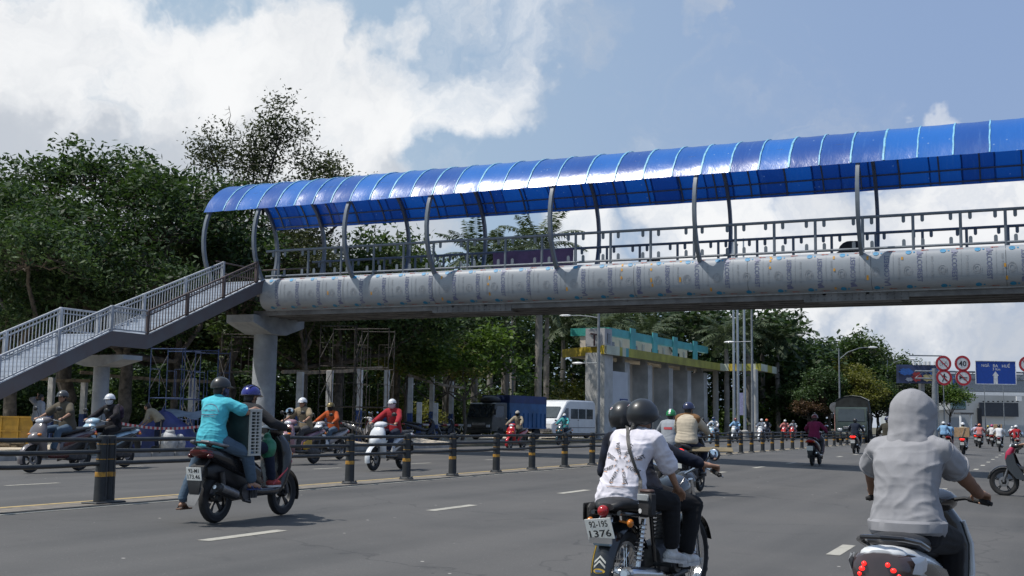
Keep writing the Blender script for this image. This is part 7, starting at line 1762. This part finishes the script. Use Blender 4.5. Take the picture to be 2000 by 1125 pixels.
proto_rider('farm', vox=.024, shirt=C_WSH, sleeve=1.9, loose=.028, helmet=H_BLK, htype='half', mask=K_BLU, elbL=(-.4,.8,-.4), elbR=(-.4,-.8,-.4))
SCP = scooter('-', P_WHT, P_BLK); UBP = underbone('-', P_BLK, P_BLK)
SCPF = SCP
used_b = set()
def ride(kind, body, acc, gen, x, y, head, s, blabel, plabel, shirt, pants=None, helm=None, mask=None, lit=False, shield=None, dx=0.0, dz=0.0, grp=None, trim=None, shoes=None):
    src = SCP if kind == 's' else UBP
    mats = {'tail_body':body,'leg_shield':body if kind == 's' else acc,'nose':body,'front_fender':body,'handlebar_cover':body,'frame_cover':body,'front_cowl':acc,'side_stripe':acc,'floorboard':acc}
    if lit: mats['tail_light'] = M_REDON
    if shield: mats['leg_shield'] = shield
    if src.name not in used_b:
        used_b.add(src.name); b = src
        b['label'] = blabel
        def ap(o):
            for c in KIDS.get(o.name, []):
                if base(c.name) in mats: c.material_slots[0].link = 'OBJECT'; c.material_slots[0].material = mats[base(c.name)]
                ap(c)
        ap(b)
    else: b = dup(src, label=blabel, mats=mats)
    if src is SCP and b is SCP: pass
    b.location = (x,y,zg(x)+.006); b.rotation_euler = (0,0,rad(head)); b.scale = (s,)*3
    g = GEN[gen]; pm = {'shirt':shirt}
    if pants: pm['trousers'] = pants
    if helm: pm['helmet'] = helm; pm['visor'] = helm
    if mask: pm['face_mask'] = mask
    if shoes: pm['shoe'] = shoes; pm['sole'] = shoes
    h = rad(head); loc = (x+math.cos(h)*dx*s, y+math.sin(h)*dx*s, zg(x)+.006+dz)
    p = dup(g, loc, h, plabel, mats=pm, scale=s, skip=('face_mask',) if mask is None and gen in ('up','fem','farm') else ())
    if grp: b['group'] = grp[0]; p['group'] = grp[1]
    return b, p
def pillion(gen, x, y, head, s, label, shirt, helm=None, pants=None, dz=.06, dx=-.42, grp=None):
    g = GEN[gen]; h = rad(head); p = dup(g, (x+math.cos(h)*dx*s, y+math.sin(h)*dx*s, zg(x)+.006+dz), h, label, mats={'shirt':shirt, **({'helmet':helm,'visor':helm} if helm else {}), **({'trousers':pants} if pants else {})}, scale=s, skip=('face_mask',)); return p
# our side, ahead
ride('s', P_MAR, P_BLK, 'up', -6.92, 39.7, 90, 1.06, 'maroon scooter seen from behind in the bridge shadow', 'rider in magenta hoodie and maroon helmet on the maroon scooter', C_MAG, J_GRY, H_RED)
ride('s', P_BLK, P_BLK, 'up', -8.2, 58.0, 90, 1.05, 'black scooter with a glowing red tail lamp beside the barrier', 'rider in navy jacket on the black scooter beside the barrier', C_NAVY, J_BLK, H_BLK, lit=True)
ride('u', P_BLK, P_BLK, 'up', -4.9, 42.5, 90, 1.08, 'dark motorbike half hidden by the hooded rider', 'rider in olive jacket half hidden behind the hooded rider', C_OLI, J_OLV, H_NAV)
b9, p9 = ride('u', P_BLK, P_ROSE, 'tee', -.12, 27.54, 172, 1.08, 'black motorbike with a rose red front shield entering at the right edge', 'rider in navy tee on the bike cut by the right edge', C_NAVY, J_OLV, H_NAV, shoes=S_WHT, shield=P_BLK)
GB = ('motorbikes in the distant pack', 'riders in the distant pack')
ride('s', P_DKR, P_BLK, 'far', -5.16, 75.4, 90, 1.05, 'dark red motorbike in the far pack carrying two in blue shirts', 'rider in pale blue shirt and navy helmet at the front of the blue pair', C_BLU, J_NAV, H_NAV)
pillion('far', -5.42, 75.2, 90, 1.05, 'pillion in sky blue shirt and white helmet in the far pack', C_BLU, H_WHT, J_NAV)
ride('s', P_WHT, P_BLK, 'far', -3.84, 66.2, 90, 1.06, 'pale scooter with lit tail lamp hauling a strapped carton', 'rider in khaki shirt and white helmet behind a strapped carton', C_KHA, J_GRY, H_WHT, lit=True)
o = thing('carton', 'brown carton tied with white straps on the back of the pale scooter', 'carton', (-3.84,65.32,zg(-3.84)+.90)); mb = MB(); mb.box((0,0,.27),(.74,.46,.50),ch=.008); mb.build('box', M_CARD, o)
mb = MB(); mb.beam((-.16,-.236,.53),(.0,-.236,.04),.004,.06,up=(0,1,0)); mb.beam((.16,-.236,.53),(.0,-.238,.04),.004,.06,up=(0,1,0)); mb.beam((-.16,-.23,.525),(-.16,.23,.525),.05,.006); mb.beam((.16,-.23,.525),(.16,.23,.525),.05,.006); mb.build('strap', M_WHITE, o)
ride('u', P_WHT, P_GRN, 'far', -2.48, 79.2, 90, 1.06, 'green and white motorbike in the far pack', 'broad rider in white shirt and black helmet on the green bike', C_WSH, J_BLK, H_BLK)
ride('s', P_BLK, P_BLK, 'far', -4.63, 96.4, 90, 1.08, 'black scooter with lit lamp behind the carton', 'rider in lilac white shirt and navy helmet far ahead', cloth('lilac shirt',(0.45,0.45,0.58)), J_NAV, H_NAV, lit=True)
ride('s', P_BLK, P_BLK, 'far', -4.1, 89.8, 90, 1.08, 'black motorbike under the salmon shirted rider', 'rider in salmon shirt and orange helmet', C_PINK, J_NAV, H_ORG)
ride('s', P_DKR, P_BLK, 'farm', -3.6, 98.8, 90, 1.08, 'dark red scooter loaded with stacked cartons', 'rider in pale shirt and pink helmet beside stacked cartons', C_WSH, J_GRY, H_PNK)
for i, (z, l) in enumerate(((.75,'lower of two cartons stacked behind the pink helmeted rider'),(1.22,'upper of two cartons stacked behind the pink helmeted rider'))):
    mb = MB(); mb.box((-3.15,98.2,z-.1+.22),(.62,.5,.44),ch=.01); tag(mb.build('carton', M_CARD), l, 'carton')
ride('s', P_BLK, P_BLK, 'far', -2.57, 118, 90, 1.05, 'farthest dark scooter at the right of the pack', 'farthest rider in white at the right of the pack', C_WSH, J_NAV, H_WHT)
ride('s', P_WHT, P_BLK, 'far', -1.45, 76, 96, 1.05, 'scooter nearly hidden at the right end of the pack', 'rider in red shirt with white and orange helmet at the right edge', C_RED, J_NAV, H_WHT)
pillion('far', -4.4, 112, 90, 1.05, 'distant rider in yellow helmet between the blue pair and the carton', C_OLI, mat('yellow helmet',(0.5,0.4,0.08),.3), J_NAV, 0, 0)
ride('s', P_BLK, P_BLK, 'far', -4.4, 112, 90, 1.05, 'distant scooter between the blue pair and the carton', 'distant driver ahead of the yellow helmet', C_BLU, J_NAV, H_WHT, dx=.2)
# the other carriageway, coming towards us
ride('s', paint('graphite',(0.13,0.115,0.12)), P_MAR, 'tee', -18.74, 18.2, 272, 1.06, 'silver and maroon scooter at the far left of the other carriageway', 'man in brown tee and grey helmet riding at the far left', C_BRN, J_DEN, H_DKG)
ride('s', P_LBL, P_BLK, 'up', -19.35, 20.2, 270, 1.05, 'light blue scooter just behind the brown tee rider', 'rider in black coat with white mask and two tone helmet', cloth('black coat',(0.02,0.018,0.022),.5), J_BLK, H_WHT, K_WHT)
ride('s', P_PINK, P_BLK, 'tee', -17.55, 25.2, 270, 1.08, 'pinkish silver scooter with a yellow side panel behind the barrier', 'man in beige shirt, sunglasses and white helmet', C_BEI, J_GRY, H_WHT)
ride('u', P_SIL, P_WHT, 'up', -18.85, 28.5, 270, 1.04, 'small white fronted motorbike beside the pinkish scooter', 'rider in orange jacket with dark mask and bronze helmet', C_ORG, J_DEN, H_GLD, K_BLK)
wb, rp = ride('s', P_WHT, P_BLK, 'fem', -14.1, 23.9, 271, 1.06, 'white scooter with headlight glinting, ridden by the woman in red', 'woman in red jacket, white cap and pale mask', C_RED, J_NAV, H_WHT, K_PNK)
ride('s', P_RED, P_RED, 'fem', -20.0, 44.3, 270, 1.04, 'bright red scooter in front of the blue truck', 'rider in beige coat, pale cap and black mask on the red scooter', C_KHA, J_OLV, cloth('pale cap',(0.4,0.38,0.34)), K_BLK)
ride('s', P_TEA, P_BLK, 'fem', -23.2, 57.5, 270, 1.05, 'dark teal scooter in front of the white minibus', 'rider in teal coat and blue mask in front of the minibus', C_TEAL, J_NAV, H_WHT, K_BLU)
for (px, d, kind, body, shirt, helm, mask, bl_, pl_) in [
    (1393,72,'s',P_LBL,C_WSH,H_NAV,K_BLU,'light blue scooter right of the cream jacket rider','rider in white shirt and blue mask on the light blue scooter'),
    (1436,78,'u',P_WHT,C_BLU,H_RED,None,'white fronted motorbike below the flagpoles','rider in pale blue shirt and maroon helmet below the flagpoles'),
    (1372,80,'u',P_BLK,C_NAVY,H_BLK,K_BLK,'dark motorbike in front of the low grey wall','rider in navy jacket in front of the low grey wall'),
    (1487,84,'s',P_WHT,C_WSH,H_WHT,None,'white scooter, left one of a side by side couple','rider in white shirt on the left white scooter'),
    (1497,85,'u',P_BLK,C_NAVY,H_ORG,None,'dark motorbike, right one of a side by side couple','rider in dark jacket and red helmet beside the white scooter'),
    (1533,92,'s',P_RED,C_PINK,H_WHT,None,'red scooter, left of the two far red ones','rider in salmon shirt on the left far red scooter'),
    (1549,98,'s',P_RED,C_GREY,H_DKG,None,'red scooter, right of the two far red ones','rider in grey shirt on the right far red scooter'),
    (1586,116,'s',P_LBL,C_WSH,H_WHT,None,'pale scooter far beyond the reddish trees','rider in white far beyond the reddish trees'),
    (1612,118,'s',P_LBL,C_ORG,H_WHT,None,'pale scooter just left of the canvas truck','rider in orange just left of the canvas truck')]:
    x, y = atD(px, d); ride(kind, body, body, 'farm' if mask else 'far', x, y, 270, 1.05, bl_, pl_, shirt, J_NAV, helm, mask)
# protos that were only used as sources
for g in list(GEN.values()):
    def rm(o):
        for c in list(KIDS.get(o.name, [])): rm(c)
        bpy.data.objects.remove(o)
    rm(g)

# ---------- small things on the riders
mb = MB(); mb.loft([sec(-.30,.50,.02,.10,2.5,cy=.155),sec(-.1,.46,.02,.12,2.5,cy=.165),sec(.02,.44,.015,.08,2.5,cy=.16)])
o = mb.build('side_panel', mat('mustard panel',(0.50,0.30,0.03),.4)); o.parent = None
o.location = (-17.55,25.2,0.006); o.rotation_euler = (0,0,rad(270)); o.scale = (1.08,)*3
for b in [x for x in COL.objects if x.get('label','').startswith('pinkish silver scooter')]:
    o.location = (0,0,0); o.rotation_euler = (0,0,0); o.scale = (1,1,1); setparent(o, b)
# dark backpack on the black coat rider
o = thing('backpack', 'dark patterned backpack on the rider in the black coat', 'backpack', (-19.35,20.2,.006), rad(270), scale=1.05)
solid('pack', [('ell',(-.36,0,1.18),(.10,.15,.20))], .02, cloth('patterned nylon',(0.03,0.02,0.035),.8), o, 1, 0, folds(.01))

# ================================================================== pavement life behind the barrier
M_SCB = mat('blue scaffold tube', (0.03,0.06,0.16), .5, .2, .2, 6, dirt=.25); M_SCG = mat('rusty scaffold tube', (0.075,0.066,0.058), .7, .2, .3, 6, dirt=.4)
def scaffold(label, x, y, w, dpt, lv, lh, m, rz):
    o = thing('scaffold', label, 'scaffold', (x,y,.15), rz)
    for L in range(lv):
        z = L*lh
        for dy in (0,dpt):
            mb = MB(); 
            for xx in (0,w): mb.tube([(xx,dy,z),(xx,dy,z+lh)], .020, 6)
            mb.tube([(0,dy,z+lh-.06),(w,dy,z+lh-.06)], .02, 6); mb.tube([(0,dy,z+lh*.55),(w*.28,dy,z+lh*.55),(w*.28,dy,z+.02)], .015, 5); mb.tube([(w,dy,z+lh*.55),(w*.72,dy,z+lh*.55),(w*.72,dy,z+.02)], .015, 5); mb.build('frame', m, o)
        for xx in (0,w):
            mb = MB(); mb.tube([(xx,0,z+.25),(xx,dpt,z+lh-.2)], .013, 5); mb.tube([(xx,dpt,z+.25),(xx,0,z+lh-.2)], .013, 5); mb.build('cross_brace', M_STEEL if m is M_SCB else m, o)
    return o
sx, sy = atD(288,41); scaffold('blue tube scaffold tower left of the tarpaulin pile under the stairs', sx, sy, 1.25, 1.6, 2, 1.75, M_SCB, rad(20))
sx, sy = atD(350,40); scaffold('blue tube scaffold tower right behind the man in turquoise', sx, sy, 1.25, 1.6, 2, 1.7, M_SCB, rad(24))
sx, sy = atD(426,45); scaffold('rusty scaffold tower just left of the round bridge pier', sx, sy, 1.5, 1.6, 3, 1.45, M_SCG, rad(25))
sx, sy = atD(620,46); scaffold('tall rusty scaffold tower behind the beige shirted rider', sx, sy, 1.5, 1.6, 3, 1.6, M_SCG, rad(15))
sx, sy = atD(688,47); scaffold('tall rusty scaffold tower behind the orange jacket rider', sx, sy, 1.4, 1.6, 3, 1.6, M_SCG, rad(22))
# blue and white posts carrying lath beams
M_PW = mat('whitewash', (0.50,0.50,0.49), .9, 0, .12, 3, dirt=.35); M_PB = mat('blue post paint', (0.025,0.06,0.19), .7, 0, .2, 4, dirt=.3); M_LATH = mat('weathered lath', (0.24,0.19,0.13), .9, 0, .25, 5)
for i, (px, d, h) in enumerate([(96,50,2.7),(160,52,2.6),(372,48,2.7),(380,58,2.6),(583,45,2.9),(641,48,3.1),(700,52,3.4),(753,56,3.5),(800,60,3.3),(842,64,3.6),(880,68,3.4),(818,58,2.0),(850,60,2.0)]):
    x, y = atD(px, d); o = thing('painted_post', 'square post painted white above blue on the park edge', 'post', (x,y,.1), .3, 'blue and white painted posts')
    mb = MB(); mb.box((0,0,h*.72),(.24,.24,h*.56),ch=.015); mb.build('white_top', M_PW, o); mb = MB(); mb.box((0,0,h*.22),(.25,.25,h*.44),ch=.015); mb.build('blue_base', M_PB, o)
def lath(a, b, label):
    p = Vector(atD(a[0],a[1])+(a[2],)); q = Vector(atD(b[0],b[1])+(b[2],)); mb = MB(); n = 9
    pts = [p.lerp(q,i/n)+Vector((0,0,-.10*math.sin(math.pi*i/n)+.02*math.sin(i*2))) for i in range(n+1)]
    for u, w in zip(pts[:-1], pts[1:]): mb.beam(u, w, .10, .14)
    tag(mb.build('roof_beam', M_LATH), label, 'beam')
lath((548,44,2.95),(742,56,3.75),'weathered timber beam on painted posts behind the orange rider'); lath((796,60,3.5),(905,70,3.2),'weathered timber beam near the young green tree'); lath((150,50,3.05),(420,54,2.85),'weathered timber beam behind the blue scaffold'); lath((20,50,2.9),(170,52,2.75),'weathered timber beam under the lower stairs')
# tarpaulin heap, sacks
x, y = atD(318,37.5)
mb = MB(); n = 22; rows = []
for k in range(9):
    f = k/8; row = []
    for j in range(n):
        a = 2*math.pi*j/n; r = (1-f**1.6)*(1+.22*mnoise.noise(Vector((math.cos(a)*1.6,math.sin(a)*1.6,f*3)))); row.append((1.7*r*math.cos(a), 1.0*r*math.sin(a), 1.55*f*(1+.18*mnoise.noise(Vector((a,f*4,2)))))) 
    rows.append(row)
mb.loft(rows); mb.v = [(v[0]*.8,v[1]*.8,v[2]*.82) for v in mb.v]; o = mb.build('tarpaulin_heap', mat('blue tarpaulin',(0.035,0.045,0.17),.5,0,.25,2.5,.6,6,col2=(0.02,0.03,0.10)), ang=50); o.location = (x,y,.14); o.rotation_euler = (0,0,rad(25)); tag(o, 'heap of goods under a crumpled blue tarpaulin beneath the scaffold', 'tarpaulin heap')
x, y = atD(366,38.5); mb = MB(); mb.add([(-.9,-.5,.0),(.9,-.6,.1),(.95,.6,.5),(-.8,.5,.55)], [(0,1,2,3)]); mb.loft([[(-.9+.2*i,-.55,1.0+.06*math.sin(i*1.7)),(-.9+.2*i,.1,1.25+.05*math.sin(i)),(-.9+.2*i,.7,1.1)] for i in range(10)], closed=False); o = mb.build('awning_sheet', mat('pale blue sheet',(0.22,0.28,0.36),.6,0,.2,2), ang=70); o.location = (x,y,.15); o.rotation_euler = (0,0,rad(20)); tag(o, 'pale blue sheet spread over boxes right of the tarpaulin heap', 'sheet')
for i, (px, d, sz, l) in enumerate([(330,35.5,.32,'white rice sack in front of the tarpaulin heap'),(350,36.0,.24,'small white sack right of the larger white sack'),(240,34.5,.30,'grey sack near the barrier below the stair pier')]):
    x, y = atD(px,d); mb = MB(); mb.ell((0,0,sz*.9),(sz,sz*.8,sz)); mb.ell((.05,0,sz*1.8),(sz*.5,sz*.4,sz*.35)); o = mb.build('sack', mat('woven sack',(0.42,0.43,0.44),.8,0,.15,6,.4,14) if i < 2 else mat('grey sack',(0.2,0.2,0.2),.8,0,.15,6)); o.location = (x,y,.14); tag(o, l, 'sack')
# people on the pavement
def stander(label, px, d, head, **k):
    x, y = atD(px, d); S = dict(hip=(0,0,.92), lean=2, curve=6, handL=((.05,.26,.74),False,(0,1,0),(0,0,1)), handR=((.05,-.26,.74),False,(0,-1,0),(0,0,1)), footL=((.02,.11,.10),), footR=((-.02,-.11,.10),), kneL=(1,.1,0), kneR=(1,-.1,0), shoes=M_BLACK, vox=.014, eyes=False); S.update(k); return person(label, S, (x,y,.15), rad(head))
stander('man with his back turned and one hand raised to his head at the left edge', 72, 33, 80, shirt=C_GREY, sleeve=1.6, loose=.026, pants=J_BLK, hair='nape', handL=((.06,.14,1.58),False,(0,1,0),(1,0,0)), elbL=(-.2,1,.2))
stander('worker in pale shirt bending by the tarpaulin heap', 311, 36.2, 200, shirt=C_KHA, sleeve=1.5, loose=.026, pants=J_NAV, hair='nape', lean=38, curve=26, handL=((.55,.16,.75),False,(0,1,0)), handR=((.55,-.16,.75),False,(0,-1,0)))
# yellow steel hoarding under the stairs foot
x, y = atD(18,36.5); o = thing('hoarding', 'ochre steel hoarding panel standing under the foot of the stairs', 'hoarding', (x,y,.12), rad(24), scale=.72); M_OCH = mat('ochre steel', (0.36,0.21,0.02), .55, 0, .15, 2, dirt=.3)
mb = MB(); mb.box((0,0,.75),(2.3,.05,1.3)); mb.build('panel', M_OCH, o)
mb = MB()
for xx in (-1.1,-.35,.4,1.1): mb.box((xx,-.045,.75),(.06,.04,1.3))
for z in (.14,.75,1.36): mb.box((0,-.05,z),(2.26,.045,.05))
mb.build('rib', M_OCH, o); mb = MB(); mb.box((.75,-.06,.55),(.4,.03,.4)); mb.build('hatch', mat('ochre hatch',(0.25,0.14,0.02),.6), o)
mb = MB()
for q in range(5): mb.beam((-1.6+q*.1,-.5-q*.07,.06+.05*(q%2)),(1.9-q*.2,-.6-q*.05,.12+.05*(q%3)),.09,.05)
o = mb.build('timber_pile', M_LATH); o.location = (x+.5,y-1.2,.12); o.rotation_euler = (0,0,rad(20)); tag(o, 'loose pile of timber laths in front of the ochre hoarding', 'timber')
# caution tape on thin stakes
tp = thing('caution_tape', 'red and white caution tape strung along the dug up pavement', 'caution tape')
M_TW = mat('tape white', (0.55,0.52,0.5), .5); M_TR = mat('tape red', (0.45,0.05,0.05), .5)
a = Vector(atD(215,33)+(1.02,)); b = Vector(atD(405,36)+(.92,)); n = 44
mw = MB(); mr = MB()
for i in range(n):
    p = a.lerp(b,i/n); q = a.lerp(b,(i+1)/n); s0 = -.14*math.sin(math.pi*i/n); s1 = -.14*math.sin(math.pi*(i+1)/n); (mw if i%2 else mr).beam(p+Vector((0,0,s0)), q+Vector((0,0,s1)), .004, .075)
mw.build('white_band', M_TW, tp); mr.build('red_band', M_TR, tp)
for f in (0,.5,1): 
    p = a.lerp(b,f); mb = MB(); mb.tube([(p.x,p.y,.1),(p.x,p.y,1.1)], .02, 6); mb.build('stake', M_SCG, tp)
# red and white barrier pole, low white fence and parked motorbikes
o = thing('boom_barrier', 'red and white boom pole lying across white trestles by the painted posts', 'boom barrier'); p = Vector(atD(812,62)+(.95,)); q = Vector(atD(905,66)+(.95,))
for k in range(8):
    mb = MB(); mb.tube([p.lerp(q,k/8),p.lerp(q,(k+1)/8)], .06, 8); mb.build('pole_section', M_TR if k%2 == 0 else M_TW, o)
for f in (.45,.95):
    c = p.lerp(q,f); mb = MB(); mb.tube([(c.x-.2,c.y,.1),(c.x,c.y,.95),(c.x+.25,c.y+.2,.1)], .04, 6); mb.build('trestle', M_WHITE, o)
o = thing('traffic_post', 'red and white marker post behind the barrier left of the beige rider', 'marker post', atD(562,38)+(.12,)); 
for k in range(4):
    mb = MB(); mb.tube([(0,0,.32*k),(0,0,.32*(k+1))], .055, 10); mb.build('band', M_TR if k%2 == 0 else M_TW, o)
for i, (px, d, hd_, body, l) in enumerate([(825,58,20,P_BLK,'black motorbike parked behind the lamp post, nearest to it'),(705,50,-30,P_SIL,'silver motorbike parked under the painted posts behind the orange rider'),(865,64,10,P_BLK,'dark motorbike parked by the boom barrier'),(740,52,150,P_DKR,'dark red motorbike parked behind the woman in red'),(590,46,160,P_BLK,'black motorbike parked below the timber beam')]):
    x, y = atD(px,d); b = dup(UBP, (x,y,.16), rad(hd_+25), l, mats={'frame_cover':body,'leg_shield':body,'front_cowl':body,'handlebar_cover':body})
    if 'group' in b: del b['group']
# loose branches and rubble bits on the pavement
mb = MB(); rng = np.random.default_rng(5)
for i in range(40):
    px = rng.uniform(560,900); d = rng.uniform(34,50); x, y = atD(px,d)
    if x > -24.6: continue
    twig(mb, (x,y,.17), (x+rng.normal()*.9,y+rng.normal()*.9,.17+abs(rng.normal())*.35), .025, .008, rng, 3, .2, 4)
tag(mb.build('brushwood', M_BARK, fix=False), 'scattered cut branches on the pavement behind the barrier', 'brushwood', None, 'stuff')
